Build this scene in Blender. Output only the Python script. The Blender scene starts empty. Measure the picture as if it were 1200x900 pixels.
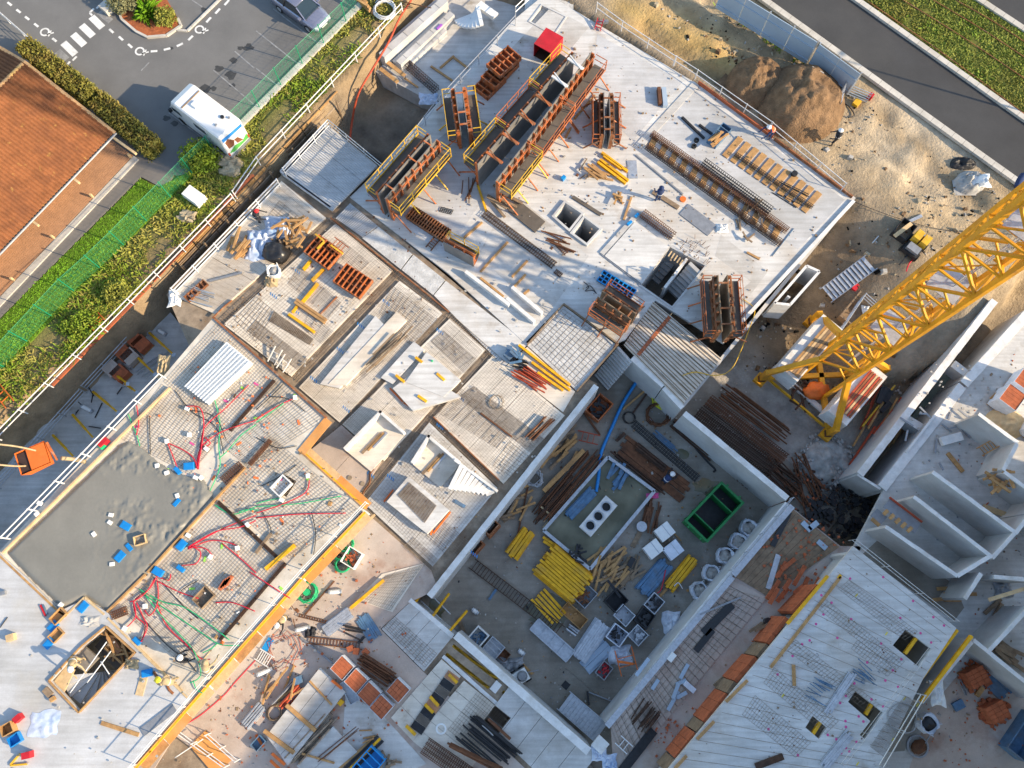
import bpy, bmesh, math, random
import numpy as np
from mathutils import Vector, noise
from mathutils.geometry import tessellate_polygon
random.seed(7); rng = np.random.default_rng(7)
R = math.radians
# ------------------------------------------------------------ camera, world, sun, exposure
H, F, TILT = 48.0, 960.0, R(15.0)
scene = bpy.context.scene
col = scene.collection
cam_d = bpy.data.cameras.new('camera'); cam = bpy.data.objects.new('camera', cam_d); col.objects.link(cam)
cam.location = (0, 0, H); cam.rotation_euler = (TILT, 0, 0)
cam_d.sensor_width = 36.0; cam_d.lens = 36.0*F/1200.0; cam_d.clip_end = 5000; cam_d.clip_start = .5
scene.camera = cam
SUN_EL = R(25.0); SUN_AZ = R(-19.0)          # direction TOWARDS the sun, measured from +X (picture right)
world = bpy.data.worlds.new('World'); scene.world = world; world.use_nodes = True
wn = world.node_tree.nodes; wl = world.node_tree.links
sky = wn.new('ShaderNodeTexSky'); sky.sky_type = 'NISHITA'; sky.sun_disc = False
sky.sun_elevation = SUN_EL; sky.sun_rotation = R(90) - SUN_AZ
sky.air_density = 1.2; sky.dust_density = .6
wl.new(sky.outputs[0], wn['Background'].inputs[0]); wn['Background'].inputs[1].default_value = .15
sd = bpy.data.lights.new('sun', 'SUN'); sd.energy = 4.0; sd.angle = R(.6); sd.color = (1, .80, .54)
sun = bpy.data.objects.new('sun', sd); col.objects.link(sun)
sv = Vector((math.cos(SUN_AZ)*math.cos(SUN_EL), math.sin(SUN_AZ)*math.cos(SUN_EL), math.sin(SUN_EL)))
sun.rotation_euler = sv.to_track_quat('Z', 'Y').to_euler(); sun.location = sv*100
scene.view_settings.view_transform = 'Standard'; scene.view_settings.look = 'None'
scene.view_settings.gamma = 1; scene.view_settings.use_curve_mapping = False
scene.view_settings.exposure = 1.02
scene.render.engine = 'CYCLES'

# ------------------------------------------------------------ pixel -> world
CT, ST = math.cos(TILT), math.sin(TILT)
def W(px, py, z=0.0):
    u, v = (px-600)/F, (450-py)/F
    d = Vector((u, ST+v*CT, -CT+v*ST)); s = (H-z)/(-d.z)
    return Vector((d.x*s, d.y*s, z))
def Z(r, c, zx, zy, z=0.0):                     # a 4x zoom tile of 300x225 photo pixels: row, column
    return W(c*300+zx/4, r*225+zy/4, z)
def zp(r, c, *pts): return [(c*300+x/4, r*225+y/4) for x, y in pts]
def angle(p, q): return math.atan2(q.y-p.y, q.x-p.x)
GB = R(48.7); GA = GB-math.pi/2                 # the two directions of the site grid

# ------------------------------------------------------------ mesh builder
BOXF = [(0,3,2,1),(4,5,6,7),(0,1,5,4),(1,2,6,5),(2,3,7,6),(3,0,4,7)]
class MB:
    def __init__(s): s.v = []; s.f = []
    def add(s, vs, fs):
        n = len(s.v); s.v += [tuple(v) for v in vs]; s.f += [tuple(i+n for i in f) for f in fs]; return s
    def box(s, c, d, rz=0.0, taper=1.0):        # c = centre of the BOTTOM face
        ca, sa = math.cos(rz), math.sin(rz); vs = []
        for z, t in ((0, 1.0), (d[2], taper)):
            for x, y in ((-1,-1),(1,-1),(1,1),(-1,1)):
                a, b = x*d[0]/2*t, y*d[1]/2*t
                vs.append((c[0]+a*ca-b*sa, c[1]+a*sa+b*ca, c[2]+z))
        return s.add(vs, BOXF)
    def bar(s, p, q, w, h=None):                # box whose axis runs p -> q
        p, q = Vector(p), Vector(q); h = h or w; d = (q-p)
        if d.length < 1e-5: return s
        d.normalize(); side = d.cross(Vector((0,0,1)))
        side = Vector((1,0,0)) if side.length < 1e-3 else side.normalized()
        up = side.cross(d).normalized(); vs = []
        for e in (p, q):
            for a, b in ((-1,-1),(1,-1),(1,1),(-1,1)): vs.append(e+side*(a*w/2)+up*(b*h/2))
        return s.add(vs, BOXF)
    def tube(s, pts, r, n=5, cap=True):
        pts = [Vector(p) for p in pts]; rings = []
        for i, p in enumerate(pts):
            d = (pts[min(i+1, len(pts)-1)]-pts[max(i-1, 0)])
            d = d.normalized() if d.length > 1e-6 else Vector((1,0,0))
            a = d.cross(Vector((0,0,1))); a = Vector((1,0,0)) if a.length < 1e-3 else a.normalized()
            b = a.cross(d); rr = r[i] if isinstance(r, (list, tuple)) else r
            rings.append([p+a*math.cos(2*math.pi*k/n)*rr+b*math.sin(2*math.pi*k/n)*rr for k in range(n)])
        vs = [v for g in rings for v in g]; fs = []
        for i in range(len(pts)-1):
            for k in range(n):
                k2 = (k+1) % n; fs.append((i*n+k, (i+1)*n+k, (i+1)*n+k2, i*n+k2))
        if cap: fs += [tuple(range(n)), tuple((len(pts)-1)*n+n-1-k for k in range(n))]
        return s.add(vs, fs)
    def cyl(s, c, r, h, n=12, r2=None):
        r2 = r if r2 is None else r2
        vs = [(c[0]+r*math.cos(2*math.pi*k/n), c[1]+r*math.sin(2*math.pi*k/n), c[2]) for k in range(n)]
        vs += [(c[0]+r2*math.cos(2*math.pi*k/n), c[1]+r2*math.sin(2*math.pi*k/n), c[2]+h) for k in range(n)]
        return s.add(vs, [tuple(range(n-1,-1,-1)), tuple(range(n,2*n))]+[(k,(k+1)%n,n+(k+1)%n,n+k) for k in range(n)])
    def ring(s, c, ro, ri, h, n=16):
        vs = []
        for rr, z in ((ro,0),(ro,h),(ri,h),(ri,0)):
            vs += [(c[0]+rr*math.cos(2*math.pi*k/n), c[1]+rr*math.sin(2*math.pi*k/n), c[2]+z) for k in range(n)]
        fs = []
        for j in range(4):
            for k in range(n): fs.append((j*n+k, j*n+(k+1)%n, ((j+1)%4)*n+(k+1)%n, ((j+1)%4)*n+k))
        return s.add(vs, fs)
    def prism(s, poly, z0, z1, holes=()):
        loops = [list(poly)]+[list(h) for h in holes]
        def area(l): return sum(l[i][0]*l[(i+1)%len(l)][1]-l[(i+1)%len(l)][0]*l[i][1] for i in range(len(l)))
        loops = [l if (area(l) > 0) == (i == 0) else l[::-1] for i, l in enumerate(loops)]
        tris = tessellate_polygon([[Vector((p[0],p[1],0)) for p in l] for l in loops])
        flat = [p for l in loops for p in l]; n = len(flat)
        vs = [(p[0],p[1],z0) for p in flat]+[(p[0],p[1],z1) for p in flat]; fs = []
        for t in tris:
            a,b,c = (flat[i] for i in t)
            if (b[0]-a[0])*(c[1]-a[1])-(b[1]-a[1])*(c[0]-a[0]) < 0: t = t[::-1]
            fs.append((t[0]+n,t[1]+n,t[2]+n)); fs.append((t[2],t[1],t[0]))
        k = 0
        for l in loops:
            m = len(l)
            for i in range(m): fs.append((k+i, k+(i+1)%m, n+k+(i+1)%m, n+k+i))
            k += m
        return s.add(vs, fs)
    def lump(s, c, r, seg=10, rings=6, rough=.18, flat=1.0, seed=0):     # uneven lump resting on its base
        sx, sy, sz = r if hasattr(r, '__len__') else (r, r, r)
        vs = []; fs = []; n0 = Vector((seed*7.3, seed*3.1, seed*1.7))
        for i in range(rings+1):
            th = math.pi/2*i/rings*1.0
            for k in range(seg):
                ph = 2*math.pi*k/seg
                d = Vector((math.cos(ph)*math.cos(th), math.sin(ph)*math.cos(th), math.sin(th)))
                m = 1+rough*2*(noise.noise(d*2.1+n0)); 
                vs.append((c[0]+d.x*sx*m, c[1]+d.y*sy*m, c[2]+max(0, d.z*sz*m*flat)))
        for i in range(rings):
            for k in range(seg): fs.append((i*seg+k, i*seg+(k+1)%seg, (i+1)*seg+(k+1)%seg, (i+1)*seg+k))
        fs.append(tuple(range(seg-1,-1,-1)))
        return s.add(vs, fs)
    def mesh(s, name, off=(0,0,0)):
        me = bpy.data.meshes.new(name)
        me.from_pydata([(v[0]-off[0], v[1]-off[1], v[2]-off[2]) for v in s.v], [], s.f); me.update(); return me
    def base(s):
        xs = [v[0] for v in s.v]; ys = [v[1] for v in s.v]; zs = [v[2] for v in s.v]
        return Vector(((min(xs)+max(xs))/2, (min(ys)+max(ys))/2, min(zs)))
    def build(s, name, mat, parent=None, smooth=False, kind=None):
        """vertices in world metres when parent is None, in the parent's own frame when it is given"""
        off = s.base(); o = bpy.data.objects.new(name, s.mesh(name, off)); col.objects.link(o); o.location = off
        if parent is not None: o.parent = parent
        if mat: o.data.materials.append(M[mat] if isinstance(mat, str) else mat)
        if smooth: o.data.polygons.foreach_set('use_smooth', [True]*len(o.data.polygons))
        if kind: o['kind'] = kind
        return o
def tag(o, label, cat, group=None):
    o['label'] = label; o['category'] = cat
    if group: o['group'] = group
    return o
def root(name, label, cat, loc=(0,0,0), rz=0.0, group=None):
    o = bpy.data.objects.new(name, None); o.empty_display_size = .2; col.objects.link(o)
    o.location = loc; o.rotation_euler = (0,0,rz); return tag(o, label, cat, group)
def dup(r, loc, rz=None, label=None, group=None, parent=None):
    c = r.copy(); col.objects.link(c); c.location = loc
    if rz is not None: c.rotation_euler = (0,0,rz)
    if label: c['label'] = label
    if group: c['group'] = group
    for ch in r.children:
        k = ch.copy(); col.objects.link(k); k.parent = c
        for g in ch.children:
            h = g.copy(); col.objects.link(h); h.parent = k
    return c
def one(name, mb, mat, label, cat, group=None, smooth=False): return tag(mb.build(name, mat, None, smooth), label, cat, group)
def struct(name, mb, mat, smooth=False): return mb.build(name, mat, None, smooth, 'structure')

# ------------------------------------------------------------ materials
M = {}
def mat(name, c, rough=.75, var=.18, sc=3.0, metal=0.0, bump=.0, c2=None, amt=.45, fine=25., spec=.3, c3=None, amt3=.35, sc3=1.0, streak=0.):
    m = bpy.data.materials.new(name); m.use_nodes = True; nt = m.node_tree; N = nt.nodes; L = nt.links
    b = N['Principled BSDF']; b.inputs['Roughness'].default_value = rough; b.inputs['Metallic'].default_value = metal
    b.inputs['Specular IOR Level'].default_value = spec
    geo = N.new('ShaderNodeNewGeometry'); pos = geo.outputs['Position']
    def nz(scale, det=5, off=0):
        n = N.new('ShaderNodeTexNoise'); n.inputs['Scale'].default_value = scale; n.inputs['Detail'].default_value = det
        n.inputs['Roughness'].default_value = .62
        if off:
            a = N.new('ShaderNodeVectorMath'); a.inputs[1].default_value = (off, off*.7, off*.3); L.new(pos, a.inputs[0]); L.new(a.outputs[0], n.inputs['Vector'])
        else: L.new(pos, n.inputs['Vector'])
        return n.outputs['Fac']
    def ramp(src, a, bb):
        r = N.new('ShaderNodeMapRange'); r.inputs[1].default_value = a; r.inputs[2].default_value = bb; L.new(src, r.inputs[0]); return r.outputs[0]
    def mix(fac, A, B, mode='MIX'):
        x = N.new('ShaderNodeMix'); x.data_type = 'RGBA'; x.blend_type = mode
        if isinstance(fac, (int, float)): x.inputs[0].default_value = fac
        else: L.new(fac, x.inputs[0])
        for s, i in ((A, 6), (B, 7)):
            if isinstance(s, tuple): x.inputs[i].default_value = (*s[:3], 1)
            else: L.new(s, x.inputs[i])
        return x.outputs[2]
    lo = tuple(max(0, k*(1-var)) for k in c); hi = tuple(min(1, k*(1+var)) for k in c)
    cur = mix(ramp(nz(sc), .32, .68), lo, hi)
    if c2: cur = mix(ramp(nz(sc*.37, 8, 13), .62-amt*.3, .62+(1-amt)*.25), cur, c2)
    if c3: cur = mix(ramp(nz(sc3, 6, 31), .66-amt3*.3, .80), cur, c3)
    if streak:
        mp = N.new('ShaderNodeMapping'); mp.inputs['Rotation'].default_value = (0, 0, -.85); mp.inputs['Scale'].default_value = (.35, 5., 1); L.new(pos, mp.inputs[0])
        sn = N.new('ShaderNodeTexNoise'); sn.inputs['Scale'].default_value = 1.; sn.inputs['Detail'].default_value = 5; L.new(mp.outputs[0], sn.inputs['Vector'])
        cur = mix(streak, cur, mix(ramp(sn.outputs['Fac'], .35, .62), (.55,.52,.48), (1,1,1)), 'MULTIPLY')
        cur = mix(ramp(nz(3.1, 6, 47), .70, .76), cur, tuple(k*.45 for k in c))
    if fine:
        g = ramp(nz(fine, 3, 5), .3, .7)
        cur = mix(.55, cur, mix(g, tuple(max(0, k*(1-var*1.3)) for k in (1,1,1)), (1,1,1)), 'MULTIPLY')
    L.new(cur, b.inputs['Base Color'])
    if bump:
        bp = N.new('ShaderNodeBump'); bp.inputs['Strength'].default_value = .7; bp.inputs['Distance'].default_value = bump
        L.new(nz(max(6, sc*4), 6), bp.inputs['Height']); L.new(bp.outputs[0], b.inputs['Normal'])
    M[name] = m; return m
# concrete and ground
mat('slab_white', (.64,.635,.62), .8, .13, .6, c2=(.52,.465,.40), amt=.42, c3=(.38,.31,.23), amt3=.2, sc3=.45, fine=14, bump=.006, streak=.4)
mat('slab_finished', (.55,.555,.565), .8, .13, .5, c2=(.38,.38,.37), amt=.5, fine=12, c3=(.46,.43,.38), amt3=.35, sc3=.35, bump=.006, streak=.3)
mat('slab_beige', (.72,.655,.56), .85, .13, .8, c2=(.55,.455,.345), amt=.42, c3=(.36,.26,.16), amt3=.14, sc3=.9, fine=16, bump=.006, streak=.25)
mat('slab_rebar_deck', (.66,.60,.51), .85, .16, 1.0, c2=(.38,.31,.22), amt=.5, c3=(.62,.60,.56), amt3=.4, sc3=.4, fine=10, bump=.004)
mat('slab_shade', (.58,.57,.55), .82, .14, .9, c2=(.42,.39,.35), amt=.45, c3=(.32,.27,.21), amt3=.2, sc3=.7, fine=15, bump=.006, streak=.35)  # plain grey concrete for decks, floors and bays
mat('rough_concrete', (.55,.55,.54), .9, .2, 2.2, c2=(.38,.37,.35), amt=.4, fine=16, bump=.05)
mat('wet_concrete', (.225,.215,.185), .42, .09, .6, c2=(.18,.172,.148), amt=.4, fine=6, bump=.012, spec=.5)
mat('dusty_floor', (.47,.38,.32), .88, .16, .6, c2=(.54,.49,.45), amt=.5, c3=(.28,.15,.10), amt3=.42, sc3=.45, fine=16, bump=.01)
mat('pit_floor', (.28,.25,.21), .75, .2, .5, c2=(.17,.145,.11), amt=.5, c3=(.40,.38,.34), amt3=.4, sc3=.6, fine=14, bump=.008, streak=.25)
mat('wall_concrete', (.53,.53,.525), .82, .12, .9, c2=(.40,.38,.36), amt=.45, fine=14, bump=.006)
mat('wall_top', (.72,.71,.69), .85, .12, 2.0, c2=(.50,.46,.40), amt=.35, fine=12, bump=.01)
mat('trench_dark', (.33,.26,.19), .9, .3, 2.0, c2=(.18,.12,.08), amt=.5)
mat('trench_soil', (.24,.17,.10), .95, .3, 1.5, c2=(.10,.07,.045), amt=.5, bump=.05)
mat('asphalt', (.165,.163,.16), .85, .12, .3, c2=(.12,.118,.115), amt=.4, fine=14, c3=(.2,.195,.19), amt3=.3, sc3=.5, bump=.003)
mat('asphalt_new', (.058,.058,.06), .8, .16, .25, c2=(.085,.083,.08), amt=.4, fine=14, bump=.003)
mat('path_grey', (.20,.185,.17), .85, .1, .6, fine=12)
mat('oil_stain', (.06,.06,.06), .6, .2, 3)
mat('paint_white', (.72,.72,.70), .7, .12, 5, c2=(.45,.45,.44), amt=.3)
mat('paint_worn', (.30,.30,.30), .8, .2, 4, c2=(.16,.16,.16), amt=.5)
mat('kerb', (.55,.52,.47), .85, .14, 1.2, c2=(.42,.38,.32), amt=.4)
mat('mulch', (.42,.13,.05), .95, .3, 6, c2=(.25,.08,.04), amt=.5, bump=.05)
mat('soil_heap', (.25,.155,.085), .95, .3, 2.2, c2=(.15,.09,.05), amt=.45, fine=18, bump=.25)
mat('lawn_soil', (.12,.21,.018), .95, .25, 1.5, c2=(.085,.15,.015), amt=.4, bump=.03)
mat('verge_soil', (.15,.16,.03), .95, .3, 1.2, c2=(.22,.19,.05), amt=.5, bump=.04)
# metals, paint, timber
mat('rust', (.17,.072,.035), .8, .35, 4, c2=(.08,.04,.025), amt=.5)
mat('rust_dark', (.07,.04,.028), .8, .35, 4, c2=(.13,.06,.03), amt=.4)
mat('rebar_grey', (.31,.25,.19), .7, .3, 5, c2=(.15,.085,.04), amt=.5)
mat('orange_steel', (.50,.14,.04), .65, .25, 3.0, c2=(.20,.08,.04), amt=.5, c3=(.48,.36,.27), amt3=.45, sc3=3.5)
mat('orange_bright', (.75,.17,.03), .5, .1, 3, c2=(.5,.14,.04), amt=.25)
mat('rust_orange', (.31,.12,.05), .75, .28, 3, c2=(.14,.065,.035), amt=.5, c3=(.42,.31,.22), amt3=.4, sc3=3)
mat('yellow_steel', (.72,.43,.03), .5, .15, 2, c2=(.42,.23,.05), amt=.35, c3=(.5,.4,.28), amt3=.35, sc3=3)
mat('crane_yellow', (.72,.335,.012), .5, .14, 1.4, c2=(.46,.20,.02), amt=.4, c3=(.20,.09,.03), amt3=.2, sc3=3, spec=.4)
mat('yellow_beam', (.80,.42,.015), .6, .2, 3, c2=(.44,.26,.05), amt=.4)
mat('galvanised', (.52,.54,.57), .42, .14, 6, metal=.55, c2=(.35,.36,.38), amt=.4)
mat('tube_white', (.68,.68,.68), .5, .1, 4)
mat('steel_grey', (.30,.31,.33), .5, .15, 4, metal=.4)
mat('panel_skin', (.19,.18,.17), .45, .2, 1.5, c2=(.30,.27,.23), amt=.4, spec=.5)
mat('black_steel', (.03,.03,.033), .5, .3, 5)
mat('black_plastic', (.02,.02,.022), .35, .3, 5, spec=.5)
mat('timber', (.47,.27,.11), .8, .22, 4, c2=(.30,.17,.08), amt=.45)
mat('timber_old', (.28,.20,.13), .85, .25, 4, c2=(.16,.11,.07), amt=.5)
mat('timber_pale', (.62,.45,.25), .8, .15, 4, c2=(.45,.30,.15), amt=.35)
mat('plywood_orange', (.66,.30,.09), .7, .15, 1.5, c2=(.55,.36,.18), amt=.4)
mat('plywood_dark', (.13,.11,.09), .7, .2, 1.5)
mat('brick', (.46,.13,.055), .85, .2, 3, c2=(.30,.09,.045), amt=.4)
mat('tile', (.205,.078,.031), .85, .24, 1.8, c2=(.12,.047,.024), amt=.42, fine=6, c3=(.40,.26,.07), amt3=.12, sc3=2)
mat('tile_edge', (.58,.34,.16), .85, .2, 2, c2=(.40,.32,.08), amt=.3)
mat('blue_box', (.01,.25,.62), .4, .12, 4, spec=.5)
mat('blue_steel', (.10,.20,.33), .55, .25, 3, c2=(.16,.18,.2), amt=.5)
mat('blue_hose', (.01,.22,.58), .4, .1, 4, spec=.5)
mat('red_conduit', (.58,.02,.045), .45, .1, 3)
mat('green_conduit', (.02,.42,.17), .45, .1, 3)
mat('red_steel', (.50,.02,.03), .5, .14, 2, c2=(.3,.03,.03), amt=.3)
mat('red_bar', (.42,.07,.03), .6, .2, 3)
mat('white_plastic', (.78,.78,.76), .45, .06, 4, spec=.5)
mat('bag_white', (.66,.70,.78), .6, .12, 3, c2=(.50,.56,.68), amt=.4)
mat('tarp_blue_white', (.55,.62,.75), .5, .18, 2.5, c2=(.16,.30,.55), amt=.45)
mat('skip_green', (.008,.19,.045), .4, .12, 2, c2=(.012,.11,.035), amt=.35, spec=.5)
mat('fence_green', (.015,.26,.13), .5, .1, 4)
mat('leaf_green', (.17,.25,.02), .7, .35, 2.5, c2=(.22,.24,.03), amt=.45, fine=0)
mat('leaf_lawn', (.15,.30,.014), .7, .28, 1.2, c2=(.08,.18,.01), amt=.4, fine=0)
mat('leaf_scrub', (.26,.27,.045), .8, .3, .8, c2=(.36,.26,.09), amt=.5, fine=0, c3=(.10,.16,.02), amt3=.4, sc3=.5)
mat('leaf_hedge', (.19,.18,.035), .75, .4, 3, c2=(.28,.19,.06), amt=.45, fine=0)
mat('leaf_verge', (.20,.23,.035), .75, .3, .9, c2=(.20,.16,.03), amt=.45, fine=0)
mat('leaf_grey', (.22,.22,.11), .8, .3, 3, fine=0)
mat('stem', (.12,.07,.035), .9, .2, 5)
mat('rock', (.42,.35,.24), .9, .2, 2, c2=(.25,.2,.13), amt=.4, bump=.04)
mat('rubble', (.40,.39,.37), .9, .25, 2)
mat('render_cream', (.60,.46,.27), .85, .08, 1)
mat('deck_wood', (.46,.25,.14), .75, .12, 3, c2=(.36,.2,.12), amt=.4)
mat('dark_gap', (.06,.035,.03), .9, .2, 2)
mat('car_paint', (.30,.31,.40), .28, .04, 2, metal=.6, spec=.6, fine=0)
mat('van_white', (.74,.74,.74), .3, .04, 1, spec=.5, c2=(.58,.56,.52), amt=.3)
mat('glass_dark', (.02,.035,.045), .08, .1, 2, spec=.8, fine=0)
mat('rubber', (.02,.02,.02), .8, .1, 5)
mat('lamp_clear', (.8,.8,.8), .15, .03, 3, spec=.7)
mat('vest_orange', (.80,.13,.02), .7, .1, 6); mat('vest_yellow', (.72,.72,.04), .7, .1, 6)
mat('cloth_blue', (.03,.05,.13), .85, .2, 5); mat('cloth_dark', (.03,.03,.035), .85, .2, 5); mat('cloth_beige', (.45,.34,.2), .85, .2, 5)
mat('helmet_white', (.80,.80,.80), .35, .03, 5, spec=.5); mat('helmet_yellow', (.85,.65,.03), .35, .03, 5); mat('helmet_red', (.6,.03,.03), .35, .03, 5)
mat('skin', (.48,.27,.18), .6, .06, 8); mat('hoarding', (.36,.45,.55), .5, .07, .8, c2=(.30,.37,.45), amt=.3, spec=.4)
mat('print_blue', (.03,.22,.62), .5, .1, 2); mat('print_green', (.12,.45,.10), .5, .2, 2); mat('print_yellow', (.75,.62,.05), .5, .1, 2)
mat('print_brown', (.22,.09,.05), .5, .2, 3); mat('print_pink', (.70,.10,.30), .6, .1, 4); mat('print_lime', (.35,.75,.1), .6, .1, 4); mat('print_purple', (.35,.12,.5), .6, .1, 4)
mat('print_orange', (.9,.2,.05), .6, .1, 4); mat('pebble', (.42,.40,.37), .9, .25, 4)
def net_material():
    m = bpy.data.materials.new('fence_net'); m.use_nodes = True; N = m.node_tree.nodes; L = m.node_tree.links
    b = N['Principled BSDF']; b.inputs['Base Color'].default_value = (.05,.36,.14,1); b.inputs['Roughness'].default_value = .7
    b.inputs['Alpha'].default_value = .09; M['fence_net'] = m
    w = bpy.data.materials.new('pond_water'); w.use_nodes = True; N = w.node_tree.nodes; L = w.node_tree.links
    b = N['Principled BSDF']; b.inputs['Base Color'].default_value = (.15,.14,.085,1); b.inputs['Roughness'].default_value = .06
    nn = N.new('ShaderNodeTexNoise'); nn.inputs['Scale'].default_value = .7; nn.inputs['Detail'].default_value = 4
    g = N.new('ShaderNodeNewGeometry'); L.new(g.outputs['Position'], nn.inputs['Vector'])
    r = N.new('ShaderNodeValToRGB'); r.color_ramp.elements[0].color = (.10,.095,.055,1); r.color_ramp.elements[1].color = (.20,.19,.125,1)
    r.color_ramp.elements[0].position = .35; r.color_ramp.elements[1].position = .7
    L.new(nn.outputs['Fac'], r.inputs[0]); L.new(r.outputs[0], b.inputs['Base Color']); M['pond_water'] = w
    w2 = w.copy(); w2.name = 'trench_water'
    for n in w2.node_tree.nodes:
        if n.type == 'VALTORGB': n.color_ramp.elements[0].color = (.17,.21,.18,1); n.color_ramp.elements[1].color = (.26,.30,.26,1)
    M['trench_water'] = w2
net_material()
# ------------------------------------------------------------ terrain
def pw(pts, z=0.0): return [W(x, y, z) for x, y in pts]
HOLE = pw([(-140,640),(-25,512),(180,319),(250,250),(318,185),(388,110),(428,58),(478,-5),(540,-45),(640,-20),(815,90),(1003,225),(1040,262),(1075,330),(1128,362),(1205,300),
           (1320,300),(1700,700),(1500,1250),(-250,1250)])
def seg_dist(X, Y, poly):
    d = np.full(X.shape, 1e9); ins = np.zeros(X.shape, bool); n = len(poly)
    for i in range(n):
        a, b = poly[i], poly[(i+1) % n]; ex, ey = b[0]-a[0], b[1]-a[1]
        t = np.clip(((X-a[0])*ex+(Y-a[1])*ey)/(ex*ex+ey*ey+1e-9), 0, 1)
        d = np.minimum(d, np.hypot(X-a[0]-t*ex, Y-a[1]-t*ey))
        c = ((a[1] > Y) != (b[1] > Y)) & (X < ex*(Y-a[1])/((ey) if abs(ey) > 1e-9 else 1e-9)+a[0]); ins ^= c
    return np.where(ins, d, -d)
def vnoise(X, Y, s, seed=0):                      # smooth value noise, vectorised
    r = np.random.default_rng(seed); T = r.random((128, 128)); x = X*s+1000; y = Y*s+1000
    xi = np.floor(x).astype(int); yi = np.floor(y).astype(int); fx = x-xi; fy = y-yi
    fx = fx*fx*(3-2*fx); fy = fy*fy*(3-2*fy)
    g = lambda a, b: T[a % 128, b % 128]
    return (g(xi,yi)*(1-fx)+g(xi+1,yi)*fx)*(1-fy)+(g(xi,yi+1)*(1-fx)+g(xi+1,yi+1)*fx)*fy-.5
SOILS = [  # (polygon in photo pixels, colour, soft edge m)
 ([(690,-20),(1010,220),(1110,330),(1250,330),(1300,200),(760,-160)], (.42,.32,.20), 1.0),
 ([(720,-10),(830,30),(870,60),(880,110),(800,60),(715,15)], (.44,.30,.12), 1.0),
 ([(1000,130),(1100,110),(1180,180),(1120,230),(1020,190)], (.50,.42,.31), 2.0),
 ([(860,20),(1010,110),(1120,190),(1190,245),(1165,255),(1000,130),(850,30)], (.30,.22,.13), .8),
 ([(1000,210),(1060,250),(1080,330),(990,400),(940,380)], (.30,.235,.16), 1.0),
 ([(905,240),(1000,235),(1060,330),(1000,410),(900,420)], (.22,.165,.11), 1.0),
 ([(830,430),(900,400),(1000,470),(1060,480),(1010,600),(900,560)], (.36,.34,.31), 1.2),
 ([(1040,340),(1150,350),(1100,450),(1000,480),(1050,400)], (.30,.25,.18), 1.0),
 ([(390,110),(470,90),(520,130),(440,200),(400,170)], (.19,.165,.13), .8),
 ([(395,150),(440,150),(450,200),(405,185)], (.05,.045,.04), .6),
 ([(470,30),(600,-10),(600,20),(500,120),(450,100)], (.33,.29,.23), .6),
]
GRID = []
def gz(x, y): return float(GRID[3][int((y-GRID[1])/GRID[2]), int((x-GRID[0])/GRID[2])])
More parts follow.
